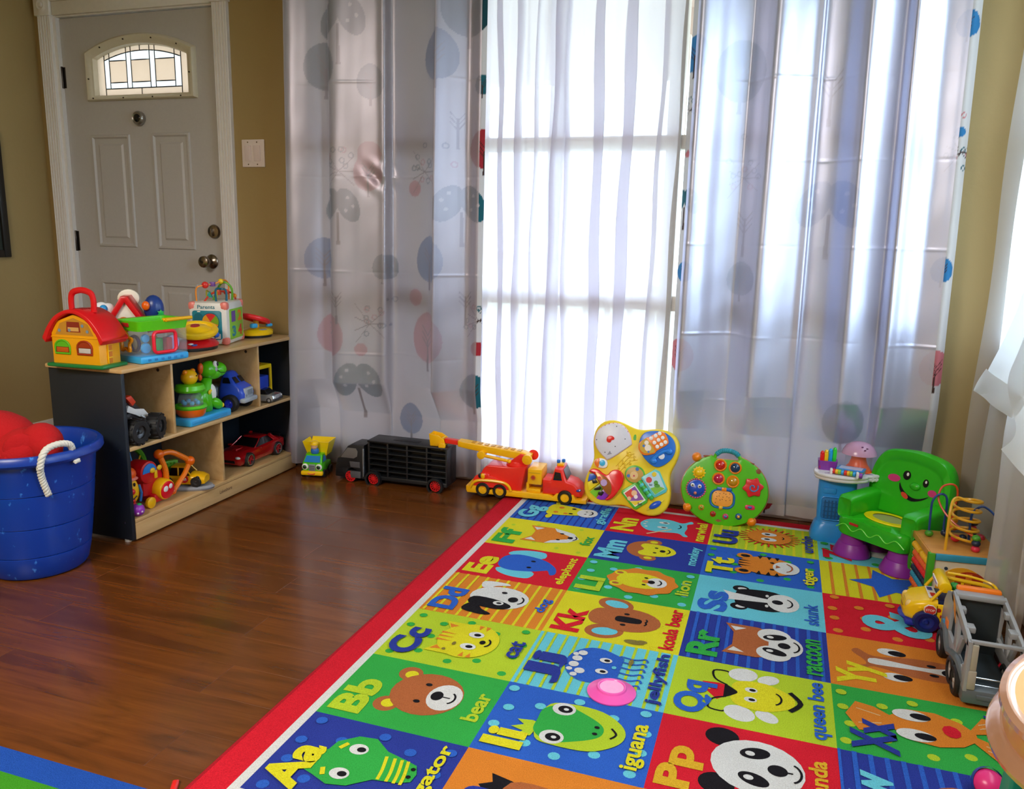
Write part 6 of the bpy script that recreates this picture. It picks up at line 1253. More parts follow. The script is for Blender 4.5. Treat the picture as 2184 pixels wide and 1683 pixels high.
q = MB(P('#b8dcee', .4)); q.prism(poly([(762, 702), (885, 615), (925, 632), (1010, 790), (905, 865)]), .001, None, 0, z0=.012); q.use(P('#7fbf3c', .4)); q.prism(poly([(850, 800), (930, 765), (1005, 785), (908, 860)]), .0006, None, 0, z0=.013); q.use(P('#4f9c34', .4)); dot(q, 905, 735, 24, .0012, .0134, 0, 12); dot(q, 920, 765, 32, .0012, .0134, 0, 12, 20); q.use(P('#d63a40', .4)); dot(q, 828, 712, 32, .001, .0134, 0, 14); q.use(P('#e8cc2c', .4)); dot(q, 880, 648, 26, .001, .0134, 0, 9); q.use(P('#2b3a6a', .5)); q.text('Ball', *YP(835, 772), *YP(866, 752), None, .0138, .02); build('sticker', q, br_)
q = MB(P('#37b04a', .3)); q.cyl((*YP(718, 735), .014), (*YP(880, 915), .014), .0088, n=14, b=.002); sp = build('book_spine', q, yb); q = MB(P('#4fc4cc', .3))
for t_ in (.22, .5, .78): a = Vector((*YP(718, 735), .014)); b = Vector((*YP(880, 915), .014)); q.cyl(a.lerp(b, t_-.06), a.lerp(b, t_+.06), .0098, n=14, b=.001)
build('spine_ring', q, sp)
q = MB(P('#2254c8', .28)); c0, c1 = Vector((*YP(855, 1010), .008)), Vector((*YP(975, 930), .008)); q.ball((c0+c1)/2, (.026, .012, .008), T(rz=35)); pn = build('pen', q, yb); q = MB(P('#e8cf3a', .35)); q.cyl(c0, (*YP(828, 1035), .006), .006, .002, n=10); q.cyl(c1, (*YP(1002, 905), .006), .005, .003, n=10); build('pen_tip', q, pn)
q = MB(P('#5cae3a', .4)); q.prism(poly([(622, 250), (645, 245), (648, 300), (618, 298)], 2), .001, None, 0, z0=.004); build('note_sticker', q, yb)

# green round activity toy
gd = thing('activity_disc', 'round green activity toy with coloured knobs and a rope carry handle leaning on the curtain', 'toy', (-.15, 3.022, .137), 2, 76)
def GP(x, y): return ((x-1555)*.000357, (825-y)*.000368)
def gdot(q, x, y, r, h, z=.004, b=.0015, n=22, ry=None): q.prism(ell(*GP(x, y), r*.000357, (ry or r)*.000362, n=n), h, None, b, z0=z)
out_ = []
for k in range(72):
    a = 2*pi*k/72; x, y = .163*cos(a), .139*sin(a)
    if y > .122-.0 and abs(x) < .052: y = .118
    out_.append((x, y))
q = MB(P('#f0892a', .35)); q.loft([[(p[0]*s, p[1]*s, z) for p in out_] for s, z in ((.9, -.04), (.985, -.034), (1.0, -.012), (.99, -.008))]); bk_ = build('back_shell', q, gd, smooth=50)
q = MB(P('#52b812', .3)); q.loft([[(p[0]*s, p[1]*s, z) for p in out_] for s, z in ((.985, -.01), (.985, -.002), (.965, .004), (.9, .006))]); build('face_plate', q, gd, smooth=50)
q = MB(P('#52b812', .3)); q.tube(cr([(-.045, .116, -.014), (-.04, .132, -.014), (-.022, .146, -.014), (.004, .15, -.014), (.03, .144, -.014), (.046, .13, -.014), (.05, .114, -.014)], 6), .0068, 10); hd = build('carry_handle', q, gd)
q = MB(P('#2a93a8', .5, bump=.3)); C_ = cr([(-.04, .132, -.014), (-.022, .146, -.014), (.004, .15, -.014), (.03, .144, -.014), (.044, .132, -.014)], 7)
q.tube(C_, [.0088+.0016*(i % 2) for i in range(len(C_))], 10); build('handle_wrap', q, hd)
ORK = P('#f58a14', .25)
for x, y in ((1245, 512), (1192, 1035), (1855, 1112)):
    q = MB(P('#e07a1c', .35)); gdot(q, x, y, 50, .006, -.004); cn = build('corner_mount', q, gd); q = MB(ORK); q.ball((*GP(x, y), .012), .0145); build('orange_knob', q, cn)
q = MB(P('#8a4a2c', .5)); gdot(q, 1885, 600, 28, .012, -.006); gdot(q, 1350, 492, 42, .004, -.002, .001, 8, 12); gdot(q, 1805, 528, 40, .004, -.002, .001, 8, 12); gdot(q, 1520, 1140, 38, .0016, .0045, 0, 4, 16); build('brown_tab', q, gd)
for x, y, c in ((1497, 572, '#c41f16'), (1650, 585, '#123a5c'), (1488, 712, '#b81a44'), (1637, 728, '#c08a10')):
    q = MB(P('#f08a1c', .3)); q.lathe([(.0175, 0), (.023, 0), (.024, .004), (.021, .008), (.0175, .006)], T(*GP(x, y), .004), 24); rg = build('button_ring', q, gd); q = MB(P(c, .08, coat=.6)); q.ball((*GP(x, y), .006), (.019, .019, .012)); build('dome_button', q, rg)
q = MB(P('#f2c40e', .3)); c = GP(1283, 668); q.prism([(v.x, v.y) for v in cr([(*p, 0) for p in star(*c, .026, .02, 12)], 2, True)], .007, None, .002, z0=.004); q.ball((*c, .01), (.017, .017, .011)); build('sun_gear', q, gd)
q = MB(P('#1c4fc0', .3)); c = GP(1265, 835); q.prism(ell(*c, .033, .033, n=30), .006, None, .002, z0=.004); q.ball((*c, .008), (.029, .029, .016)); sg_ = build('blue_gear', q, gd)
q = MB(P('#e0508a', .35))
for k in range(24): a = 2*pi*k/24; q.ball((c[0]+.0355*cos(a), c[1]+.0355*sin(a), .008), .0038, None, 8, 6)
build('pink_stud', q, sg_)['kind'] = 'stuff'
q = MB(WHTP); 
for x, y in ((1228, 800), (1302, 808)): q.ball((*GP(x, y), .022), (.0075, .0075, .004))
q.use(BLKP)
for x, y in ((1230, 802), (1304, 810)): q.ball((*GP(x, y), .0255), (.0032, .0032, .002))
q.use(P('#e0806a', .35)); q.ball((*GP(1262, 880), .021), .006); build('gear_face', q, sg_)
q = MB(P('#d81c28', .3)); c = GP(1845, 765); q.prism([(v.x, v.y) for v in cr([(*p, 0) for p in star(*c, .039, .03, 6, 70)], 5, True)], .009, None, .003, z0=.004); fl = build('red_flower', q, gd); q = MB(P('#3a86c8', .35)); q.tube([(c[0]+(.003+.0024*a)*cos(a), c[1]+(.003+.0024*a)*sin(a), .0135) for a in [i*.4 for i in range(18)]], .0024, 6); build('spiral', q, fl)
q = MB(P('#1d63b4', .3)); q.tube([(*p, .006) for p in rrect(*GP(1420, 1005), *GP(1665, 825), .026, 6)], .004, 8, closed=True); q.bx(GP(1480, 0)[0], GP(1632, 0)[0], GP(0, 830)[1], GP(0, 795)[1], .004, .014, .003); mf = build('mirror_frame', q, gd)
q = MB(P('#f0a03c', .4)); q.prism(rrect(*GP(1438, 990), *GP(1650, 830), .022, 6), .006, None, .002, z0=.004); q.use(P('#5a3414', .6))
for k in range(16): x = 1475+(k % 5)*34+(k % 3)*6; y = 855+(k//5)*32+(k % 2)*8; q.prism(ell(*GP(x, y), .0018, n=6), .0006, None, 0, z0=.01)
q.use(ORK); q.bx(GP(1530, 0)[0], GP(1580, 0)[0], GP(0, 832)[1], GP(0, 796)[1], .005, .0155, .002); build('speaker_door', q, gd)
for nm, x, y, c, r in (('yellow_peg', 1535, 1005, '#e8b81c', .008), ('orange_peg', 1335, 1025, '#c9901c', .010), ('red_peg', 1460, 1078, '#b82018', .010), ('pink_peg', 1590, 1090, '#c83a6a', .010), ('blue_peg', 1722, 1075, '#1d5a8c', .011), ('pink_slider', 1828, 970, '#d8285a', .011)):
    q = MB(P(c, .3))
    if nm == 'pink_slider': q.prism(rrect(*GP(1778, 994), *GP(1880, 946), .008, 4), .006, None, .002, z0=.004); q.use(P('#2a6ab0', .3)); q.ball((*GP(x, y), .011), (.008, .005, .004))
    else:
        q.lathe([(r*1.1, 0), (r*1.1, .004), (r*.8, .006), (r*.7, .012), (1e-4, .014)], T(*GP(x, y), .004), 16); q.use(P({'orange_peg': '#7aa81c', 'red_peg': '#8a1410', 'pink_peg': '#2f7ac8', 'blue_peg': '#f0a024', 'yellow_peg': '#f0cc3c'}[nm], .3)); q.ball((*GP(x, y), .018), r*.5)
    build(nm, q, gd)

# ---------------------------------------------------------------- learning desk with chair
ds = thing('learning_desk', 'small white topped toy desk on a blue pedestal beside the green toy chair', 'desk', (.243, 3.005, .009), 0)
ds.scale = (1.14, 1, 1)
SKY = P('#2f94e6', .3)
q = MB(SKY); q.loft([[(x, y, z) for x, y in rrect(-a, -b, a, b, .03, 5)] for a, b, z in ((.068, .052, 0), (.07, .054, .006), (.067, .051, .03), (.06, .046, .058), (.056, .042, .066), (.053, .04, .07), (.056, .043, .15), (.056, .043, .235))]); pd = build('pedestal', q, ds, smooth=45)
q = MB(P('#2272b8', .4)); q.side(rrect(-.044, .085, .014, .165, .012), -.0455, -.04, .001); q.use(P('#17568e', .5))
for k in range(5): q.bx(-.036+k*.0105, -.032+k*.0105, -.0475, -.045, .09, .155)
for k in range(4): q.bx(-.038, .008, -.0472, -.045, .098+k*.016, .100+k*.016)
q.use(SKY); q.tube([(*p[:1], -.046, p[1]) for p in rrect(-.046, .083, .016, .168, .013)], .002, 6, closed=True); q.bx(-.042, -.004, -.047, -.04, .18, .2, .003); build('door_grille', q, pd)
top = [(v.x, v.y) for v in cr([(-.07, -.04, 0), (-.03, -.075, 0), (.03, -.078, 0), (.075, -.05, 0), (.085, -.03, 0), (.105, -.018, 0), (.12, .0, 0), (.12, .04, 0), (.08, .05, 0), (-.02, .05, 0), (-.065, .03, 0)], 5, True)]
q = MB(P('#d9d5d6', .3)); q.prism(top, .014, None, .005, z0=.232); q.prism([(x*1.01-.001, y*1.02) for x, y in top], .012, None, .004, z0=.244); tp = build('table_top', q, ds, smooth=50)
q = MB(P('#cfc9d6', .35)); q.prism(rrect(-.045, -.064, .022, -.036, .008), .0012, None, 0, z0=.2555); build('writing_panel', q, tp)
q = MB(PURP); q.loft([[(x, y, z) for x, y in rrect(-.062-s, -.012-s, -.01+s, .03+s, .01)] for s, z in ((0, .256), (.003, .29))]+[[(x, y, z) for x, y in rrect(-.06, -.01, -.012, .028, .008)] for z in (.29, .27)]); cp = build('pen_cup', q, ds)
for k, c in enumerate(('#e0141c', '#f0c41c', '#1f9be0', '#2fd038')):
    q = MB(P(c, .3)); x = -.054+k*.0122; y = -.004+k*.006; q.bx(x-.0062, x+.0062, y-.008, y+.008, .262, .314+k*.004, .003); q.ball((x, y, .314+k*.004), (.0062, .008, .011)); build('crayon', q, cp)
q = MB(P('#2a7fc0', .35)); q.bx(-.005, .075, -.04, .012, .257, .265, .003, T(rz=-14)); q.use(P('#34a050', .4)); q.bx(-.004, .076, -.042, .01, .265, .268, .001, T(rz=-14)); q.use(P('#e8b41c', .4)); q.bx(-.004, .076, -.042, .01, .268, .271, .001, T(rz=-14)); q.use(P('#2f86d0', .3)); q.bx(-.003, .077, -.042, .012, .271, .276, .002, T(rz=-14)); q.use(P('#b9c3e0', .3)); q.bx(.004, .07, -.034, .004, .276, .2765, 0, T(rz=-14)); bk_ = build('story_book', q, ds)
for k, c in enumerate(('#d8281c', '#f0b81c', '#8cc83c', '#2a9be0', '#d8281c', '#f0b81c', '#8cc83c', '#2a9be0')):
    q = MB(P(c, .3)); x = -.022+k*.0082; q.cyl((x, -.052-(x+.022)*.25, .267), (x+.0078, -.052-(x+.03)*.25, .267), .0088, n=14, b=.001); build('roller_ring', q, bk_)
q = MB(P('#ecebee', .3)); q.box((-.026, -.051, .265), (.008, .02, .022), .003, None); q.box((.048, -.07, .265), (.008, .02, .022), .003, None); q.use(PURP); q.cyl((.052, -.07, .264), (.062, -.0725, .264), .0095, n=14, b=.002); build('roller_end', q, bk_)
q = MB(P('#ff5a08', .3)); q.lathe([(.044, .256), (.04, .262), (.028, .28), (.022, .3), (.022, .325), (1e-4, .326)], n=28, c=(.055, .03, 0)); lm = build('lamp_base', q, ds)
q = MB(P('#cfa0c0', .2, trans=.15)); q.lathe([(.052, .318), (.049, .33), (.04, .346), (.027, .357), (.012, .362), (1e-4, .363)], n=30, c=(.055, .03, 0)); sd = build('lamp_shade', q, lm)
q = MB(P('#7c4a7a', .4)); 
for dx, dz in ((.004, .352), (.018, .348), (.012, .342)): q.ball((.055+dx, .002-(.372-dz)*.55, dz), (.0035, .002, .003))
build('face_mark', q, sd); q = MB(CLRP); q.lathe([(.04, .258), (.04, .318)], n=28, c=(.055, .03, 0)); build('clear_tube', q, lm)
q = MB(P('#5a3a78', .4)); q.flat(ell(.085, -.01, .014, .005), z=.2562); build('purple_mark', q, tp)

chr_ = thing('toy_chair', 'bright green toy chair with a smiling face back and purple feet', 'chair', (.416, 2.872, .009), -39)
chr_.scale = (1.08, 1, 1)
CG = P('#2cb01a', .28, bump=.02)
q = MB(CG); q.loft([[(x, y, z) for x, y in rrect(-a, -.125, a, .09, .035, 5)] for a, z in ((.118, .082), (.124, .088), (.124, .126), (.118, .138), (.1, .142))]); stt = build('seat', q, chr_, smooth=50)
for s_ in (-1, 1): q = MB(CG); q.loft([[(s_*.108+px_*w_, -.1+k*.075 if False else yy, zz+pz_*hh) for px_, pz_ in rrect(-1, -1, 1, 1, .45)] for yy, zz, w_, hh in ((-.098, .165, .018, .026), (-.104+.001, .165, .023, .034), (-.094, .168, .027, .04), (.04, .17, .027, .042), (.085, .17, .024, .042))]); build('armrest', q, chr_, smooth=60)
BK = Matrix.Translation((0, .056, .142)) @ Matrix.Rotation(radians(90-10), 4, 'X')
bko = [(v.x, v.y) for v in cr([(-.125, 0, 0), (-.135, .1, 0), (-.125, .17, 0), (-.094, .212, 0), (-.03, .228, 0), (.03, .228, 0), (.094, .212, 0), (.125, .17, 0), (.135, .1, 0), (.125, 0, 0)], 5)]
q = MB(CG); q.loft([[(x*s, y*(s if y > .02 else 1), z) for x, y in bko] for s, z in ((.94, -.05), (1.0, -.04), (1.0, -.004), (.97, .006), (.86, .008), (.84, .004), (.8, .004))], M=BK); bck = build('backrest', q, chr_, smooth=50)
q = MB(P('#101214', .2)); 
for x, y, rx_, ry_ in ((-.012, .142, .0125, .016), (.052, .132, .009, .014)): q.prism(ell(x, y, rx_, ry_), .002, BK, 0, z0=.004)
q.prism([(v.x, v.y) for v in cr([(-.03, .112, 0), (-.026, .09, 0), (-.008, .068, 0), (.02, .06, 0), (.05, .072, 0), (.07, .09, 0), (.045, .076, 0), (.02, .072, 0), (-.004, .082, 0), (-.02, .096, 0)], 3, True)], .002, BK, 0, z0=.004)
q.use(WHTP); q.prism(ell(-.009, .146, .004, .006), .001, BK, 0, z0=.0058); q.prism(ell(.053, .136, .003, .005), .001, BK, 0, z0=.0058)
q.use(P('#d8402c', .4)); q.prism(ell(-.006, .073, .014, .008, -35), .001, BK, 0, z0=.0056); q.use(P('#d0357a', .4)); q.prism(ell(-.052, .122, .021, .013, 5), .0018, BK, 0, z0=.004); q.prism(ell(.078, .104, .014, .012), .0018, BK, 0, z0=.004); build('smiling_face', q, bck)
q = MB(CG); q.ball((.022, .112, .007), (.017, .013, .009), None); q.v = [tuple(BK @ Vector(p)) for p in q.v]; build('nose', q, bck)
q = MB(P('#f0d40e', .3)); q.lathe([(.046, .141), (.07, .141), (.073, .144), (.07, .147), (.048, .147)], T(0, -.02, 0) @ Matrix.Diagonal((1.1, .8, 1, 1)), 36); yr = build('seat_ring', q, stt); q = MB(P('#a9a468', .3)); q.lathe([(1e-4, .1445), (.049, .1445)], T(0, -.02, 0) @ Matrix.Diagonal((1.1, .8, 1, 1)), 36); build('seat_disc', q, yr)
q = MB(P('#6fdf3c', .3)); q.tube(cr([(-.115+k*.0288, -.1265, .11+(.009 if k % 2 else -.009)) for k in range(9)], 5), .0018, 6); q.use(P('#c02a24', .4)); q.bx(-.07, -.04, -.128, -.125, .122, .13); build('wavy_trim', q, stt)
for x in (-.082, .082):
    for y in (-.078, .05):
        q = MB(P('#8a2a9c', .35)); q.lathe([(1e-4, 0), (.054, 0), (.058, .004), (.058, .009), (.048, .034), (.043, .046), (.039, .048), (.033, .084)], n=26, c=(x, y, 0)); build('leg', q, chr_)

# ---------------------------------------------------------------- bead cube
bx_ = thing('bead_cube', 'wooden bead maze cube with abacus side and coloured wires on top', 'toy', (.568, 2.632, .009), 6)
WD = woodmat('maze_wood', '#b0702a', '#d99a4c', .4, 0, 1.0, lo=.2, hi=.8); GW = P('#3f9a1e', .45); BW = P('#2f8fb0', .45)
q = MB(WD); q.bx(-.1, .1, -.1, .1, .158, .168, .002); build('top_board', q, bx_)
for x in (-.098, .098):
    for y in (-.098, .098): q = MB(GW); q.bx(x-.009, x+.009, y-.009, y+.009, 0, .166, .002); build('corner_post', q, bx_)
for y in (-.1, .1): q = MB(BW); q.bx(-.088, .088, y-.006, y+.006, .146, .166, .002); build('front_rail', q, bx_)
q = MB(WD); q.bx(-.104, -.092, -.088, .088, .146, .166, .002); q.bx(.092, .104, -.088, .088, .146, .166, .002); build('side_rail', q, bx_)
q = MB(P('#d9cdb6', .5)); q.bx(-.089, .089, -.099, -.094, .012, .146); fp = build('front_panel', q, bx_)
q = MB(P('#e0a01c', .45)); q.side(arc(-.01, .06, .068, 0, 180, 16)+[(-.078, .02), (.058, .02)], -.101, -.098); q.use(P('#a8300f', .45)); q.side(arc(.01, .06, .058, 0, 130, 14)+[(-.03, .02), (.068, .02)], -.103, -.098); q.use(P('#d8741c', .45)); q.bx(.0, .016, -.105, -.1, .02, .112); q.use(P('#a82018', .45)); q.side(ell(.076, .086, .016), -.102, -.098); q.use(P('#2a3a4c', .4))
for x, z in ((-.055, .122), (.03, .11), (.05, .098)): q.cyl((x, -.099, z), (x, -.1015, z), .005, n=10)
build('barn_picture', q, fp)
q = MB(P('#2a1a10', .6)); q.bx(-.088, .088, .09, .096, .01, .15); q.bx(-.09, .09, -.09, .09, .004, .012); q.bx(.088, .094, -.09, .09, .01, .15); build('inner_panel', q, bx_)
for k, (c, z) in enumerate((('#e8b41c', .13), ('#e0601c', .107), ('#d8201c', .084), ('#16233c', .06), ('#2f8fb0', .038), ('#e0601c', .016))):
    q = MB(P('#b9a27c', .4)); q.cyl((-.098, -.09, z), (-.098, .09, z), .002, n=6); rd = build('abacus_rod', q, bx_)
    m_ = MB(P(c, .35)); m_.lathe([(.002, -.0075), (.0085, -.0065), (.0115, 0), (.0085, .0065), (.002, .0075)], T(0, 0, 0, 90), 10); f0 = None
    for i in range(10):
        y = -.08+i*.0146+(.015 if k == 0 and i > 4 else 0)
        if f0 is None: f0 = build('abacus_bead', m_, rd); f0.location = (-.098, y, z)
        else: clone(f0, (-.098, y, z), rd)
for nm, c, r, pts in (('maze_wire', '#1b3f80', .0035, [(-.072, .04, .165), (-.074, .042, .25), (-.072, .042, .285), (-.055, .044, .305), (-.036, .046, .3), (-.03, .046, .27), (-.03, .048, .2), (-.02, .05, .168)]),
                      ('maze_wire', '#c8451c', .0032, [(.03, -.05, .2), (.03, -.04, .205), (-.01, .0, .225), (-.04, .03, .255), (-.055, .05, .29), (-.045, .06, .325), (-.015, .06, .335), (.0, .06, .31), (-.005, .06, .24), (-.01, .06, .168)]),
                      ('maze_wire', '#1b3f80', .0035, [(.035, .02, .168), (.034, .02, .25), (.045, .02, .275), (.065, .015, .285), (.085, -.02, .27), (.09, -.06, .24), (.09, -.075, .168)])):
    q = MB(P(c, .3)); q.tube(cr(pts, 6), r, 8); build(nm, q, bx_)
spi = [(-.055, -.07, .165), (-.052, -.06, .25), (-.048, -.05, .292), (-.038, -.032, .314)]
for k in range(44): a = -2.6+k*.62; spi.append((.012+.038*cos(a), .0+.038*sin(a), .318-k*.0030))
spi += [(.045, .03, .19)]
q = MB(P('#d9a01c', .3)); q.tube(cr(spi, 3), .0042, 8); build('spiral_wire', q, bx_)
for c, x, y, z, r in (('#3f8a1c', -.072, .04, .178, .0125), ('#3f8a1c', .09, -.075, .178, .012), ('#d8304a', .03, -.06, .176, .0125), ('#1b2540', .03, -.058, .193, .0125), ('#4f9a2c', .03, -.054, .208, .012), ('#1b2540', -.026, .044, .182, .0125), ('#d8283c', -.005, .01, .18, .0135), ('#16233c', .02, .025, .18, .011), ('#e0651c', .002, .06, .2, .014), ('#e0a01c', .0, .06, .22, .012), ('#d8304a', .05, .045, .205, .012), ('#16233c', .05, .045, .19, .013), ('#16233c', .05, .045, .225, .015), ('#e8c41c', .045, -.005, .185, .012), ('#3f8a1c', .06, .02, .178, .01), ('#b8283c', .08, .06, .172, .014)):
    q = MB(P(c, .35)); q.ball((x, y, z), (r, r, r*.82)); build('maze_bead', q, bx_)

# ---------------------------------------------------------------- yellow bus and grey truck
ys = thing('toy_school_bus', 'yellow open sided toy school bus with blue wheels by the bead cube', 'toy', (.522, 2.392, .009), 0)
ys.scale = (1, 1, .93)
# nose at -x
SYB = P('#f3c310', .25)
q = MB(SYB); R_ = []
for x, hw, z0, z1 in ((-.125, .03, .035, .062), (-.12, .044, .03, .076), (-.1, .055, .028, .09), (-.065, .058, .028, .1), (-.045, .058, .028, .102)): R_.append([(x, y, z) for y, z in rrect(-hw, z0, hw, z1, .014)])
q.loft(R_); q.bx(-.05, .115, -.058, -.05, .028, .092, .003); q.bx(-.05, .115, .05, .058, .028, .092, .003); q.bx(.105, .116, -.058, .058, .028, .1, .003); q.bx(-.05, .11, -.05, .05, .028, .04, .002); body = build('body', q, ys, smooth=45)
q = MB(SYB); 
for s_ in (-1, 1):
    q.tube([(-.062, s_*.052, .1), (-.035, s_*.052, .145)], .0045, 6); q.tube(cr([(-.02, s_*.052, .136), (.04, s_*.054, .13), (.1, s_*.054, .122), (.112, s_*.054, .09)], 5), .006, 8); q.bx(.028, .036, s_*.055-.003, s_*.055+.003, .09, .134, .002)
q.tube(cr([(-.01, .05, .152), (.05, .046, .15), (.1, .03, .142), (.11, .0, .128), (.1, -.03, .125)], 5), .004, 8)
q.cyl((-.032, -.056, .146), (-.032, .056, .146), .0165, n=20, b=.004); rf = build('roof_frame', q, ys)
q = MB(P('#e9e4ea', .4)); q.bx(-.0505, -.048, -.036, .034, .139, .151); q.use(P('#8a6ab0', .5)); q.bx(-.051, -.0504, -.03, .028, .143, .147); build('name_strip', q, rf)
q = MB(P('#1c2c9c', .35)); q.bx(-.122, .11, -.057, .057, .012, .03, .006); q.ball((-.09, 0, .026), (.045, .055, .016)); build('lower_bumper', q, ys)
q = MB(P('#10204c', .3)); q.bx(-.05, .03, -.046, .046, .04, .1, .004); build('seat_well', q, ys)
q = MB(P('#f0ece6', .4)); q.add([(-.066, -.04, .1035), (-.066, .04, .1035), (-.044, .044, .1042), (-.044, -.044, .1042)], [(0, 1, 2, 3)]); q.use(P('#1c3c9c', .4)); q.flat([(-.063, .012), (-.063, .034), (-.05, .034), (-.05, .012)], z=.1052); q.use(P('#d8281c', .4)); q.flat([(-.06, -.03), (-.06, -.006), (-.047, -.006), (-.047, -.03)], z=.1052); build('dash_sticker', q, body)
q = MB(P('#1d8a2c', .4)); q.ball((.0, -.005, .11), (.017, .017, .02)); q.ball((.0, -.005, .134), (.014, .013, .013)); q.ball((-.01, -.035, .1), (.008, .012, .008)); build('green_driver', q, ys)
q = MB(P('#6a3a1c', .5)); q.ball((.06, -.01, .1), (.018, .016, .02)); q.use(P('#d8b48c', .5)); q.ball((.06, -.012, .125), (.012, .012, .012)); build('brown_passenger', q, ys)
wheels(ys, [((-.07, -.056, .034), (0, -1, 0)), ((.075, -.056, .034), (0, -1, 0)), ((-.07, .056, .034), (0, 1, 0)), ((.075, .056, .034), (0, 1, 0))], P('#111c5c', .4), P('#1a2a80', .35), .034, .026, .6)
q = MB(SYB); q.cyl((-.088, -.055, .073), (-.088, -.064, .073), .004, n=10); q.use(P('#e6ddd2', .4)); q.side(ell(-.064, .075, .0165, n=8, rot=22.5), -.066, -.062); q.use(P('#c8382c', .4)); q.side(ell(-.064, .075, .0145, n=8, rot=22.5), -.0668, -.065); q.use(P('#f0e4dc', .5)); q.text('STOP', -.075, .0715, -.053, .0785, FRONT(0, -.067, 0), 0, .02); build('stop_sign', q, ys)
q = MB(P('#e8c47a', .15)); q.ball((-.113, -.034, .07), (.01, .01, .014)); q.ball((-.113, .034, .07), (.01, .01, .014)); build('headlight', q, body)
q = MB(P('#7a5a08', .5))
for k in range(4): q.bx(-.1265+k*.002, -.118+k*.002, -.016, .016, .056+k*.006, .058+k*.006)
build('grille_slot', q, body)['kind'] = 'stuff'
q = MB(P('#a8281c', .4)); q.side(ell(-.042, .075, .0065, n=10), -.0592, -.056); q.use(P('#1a2a5c', .4)); q.side(ell(-.022, .074, .0065, n=10), -.0592, -.056); q.use(P('#1d7a2c', .4)); q.side(ell(-.012, .056, .0065, n=10), -.0592, -.056); q.use(P('#a8281c', .4)); q.side(ell(-.034, .056, .006, n=3), -.0592, -.056); q.side(ell(-.004, .073, .006, n=8), -.0592, -.056); q.use(P('#14301c', .4)); q.side(ell(-.024, .04, .0065, n=8), -.0592, -.056); build('shape_sticker', q, body)
q = MB(P('#f08a1c', .35)); q.ball((.02, -.062, .08), (.01, .008, .014)); build('orange_button', q, body)

gt = thing('toy_transporter', 'open backed grey toy truck with an orange roof spoiler and big silver wheels', 'toy', (.532, 1.952, .009), 0)
gt.scale = (1, 1.13, 1.1)
# tail at -y (towards the camera), nose at +y
GY = P('#97989a', .35); GD = P('#5d6469', .4); W2 = .055
q = MB(GD); q.bx(-.06, .06, .0, .03, .012, .045, .005); q.bx(-.05, .05, .02, .27, .018, .036, .003); q.bx(-.03, .045, -.003, .002, .026, .036, .001)
for s_ in (-1, 1): q.tube(cr([(s_*.052, .02, .05), (s_*.06, .06, .075), (s_*.06, .12, .062), (s_*.06, .16, .05), (s_*.06, .21, .08), (s_*.056, .26, .06)], 6), .009, 8)
build('chassis', q, gt)
def sidewall(s_):
    q = MB(GY); x0, x1 = (s_*W2-.0045, s_*W2+.0045)
    def pl_(pts): q.prism(pts, x1-x0, T(x0, 0, 0, 90, 0, 90), .0012)
    pl_([(.0, .04), (.03, .04), (.03, .085), (.02, .09), (.02, .152), (.0, .152)]); pl_([(.0, .14), (.02, .155), (.19, .183), (.205, .17), (.19, .16), (.03, .135)]); pl_([(.03, .05), (.27, .05), (.27, .085), (.03, .078)]); pl_([(.1, .078), (.125, .08), (.14, .16), (.115, .155)]); pl_([(.19, .08), (.27, .08), (.262, .13), (.24, .16), (.19, .178), (.175, .165), (.185, .12)]); pl_([(.055, .13), (.075, .13), (.1, .08), (.085, .08)])
    return q
for s_ in (-1, 1): build('side_frame', sidewall(s_), gt)
q = MB(GY); q.bx(-W2, W2, .004, .014, .146, .154, .002); build('cross_bar', q, gt); q = MB(GY); q.bx(-W2, W2, .17, .2, .172, .184, .003); build('cross_bar', q, gt)
for a in ((-W2, -W2+.02, .05, .075, .148, .162), (W2-.02, W2, .05, .075, .148, .162), (-W2, -W2+.014, .12, .14, .158, .172), (W2-.014, W2, .12, .14, .158, .172)): q = MB(GY); q.bx(*a, .003); build('roof_lug', q, gt)
q = MB(P('#a8a090', .4)); q.bx(-W2+.002, -W2+.02, -.002, .03, .045, .088, .003); q.bx(-W2+.004, -W2+.018, .0, .01, .088, .146, .002); build('rear_post', q, gt)
q = MB(P('#2c3438', .4)); q.bx(-.048, .048, .01, .19, .036, .04); q.bx(-.05, .05, .186, .196, .036, .165); build('load_bed', q, gt)
q = MB(P('#55585a', .4)); q.bx(-.05, .05, .2, .275, .04, .13, .012); nz = build('cab', q, gt); q = MB(P('#22262c', .1)); q.bx(-.045, .045, .255, .27, .1, .15, .004); build('windscreen', q, nz)
q = MB(P('#f07a1c', .3)); q.bx(-.05, .052, .195, .215, .178, .192, .006); q.bx(-.062, -.05, .19, .22, .085, .105, .003); build('spoiler', q, gt)
q = MB(P('#d8842c', .4)); q.prism([(.13, .13), (.15, .165), (.18, .176), (.16, .15)], .0008, T(-W2-.0055, 0, 0, 90, 0, 90)); build('side_sticker', q, gt); q = MB(P('#3a9ad0', .4)); q.prism([(.2, .075), (.22, .09), (.235, .09), (.225, .07)], .006, T(-W2-.0095, 0, 0, 90, 0, 90)); build('side_sticker', q, gt)
q = MB(P('#c3c6c8', .2, metal=.8)); q.cyl((-.048, .03, .042), (.048, .03, .042), .002, n=8); q.cyl((-.048, .055, .046), (.048, .055, .046), .002, n=8); build('axle_rod', q, gt)
wheels(gt, [((s_*.058, y, .032), (s_, 0, 0)) for s_ in (-1, 1) for y in (.055, .1, .225)], TYRE, P('#c9c2be', .3, metal=.3), .033, .022, .62)

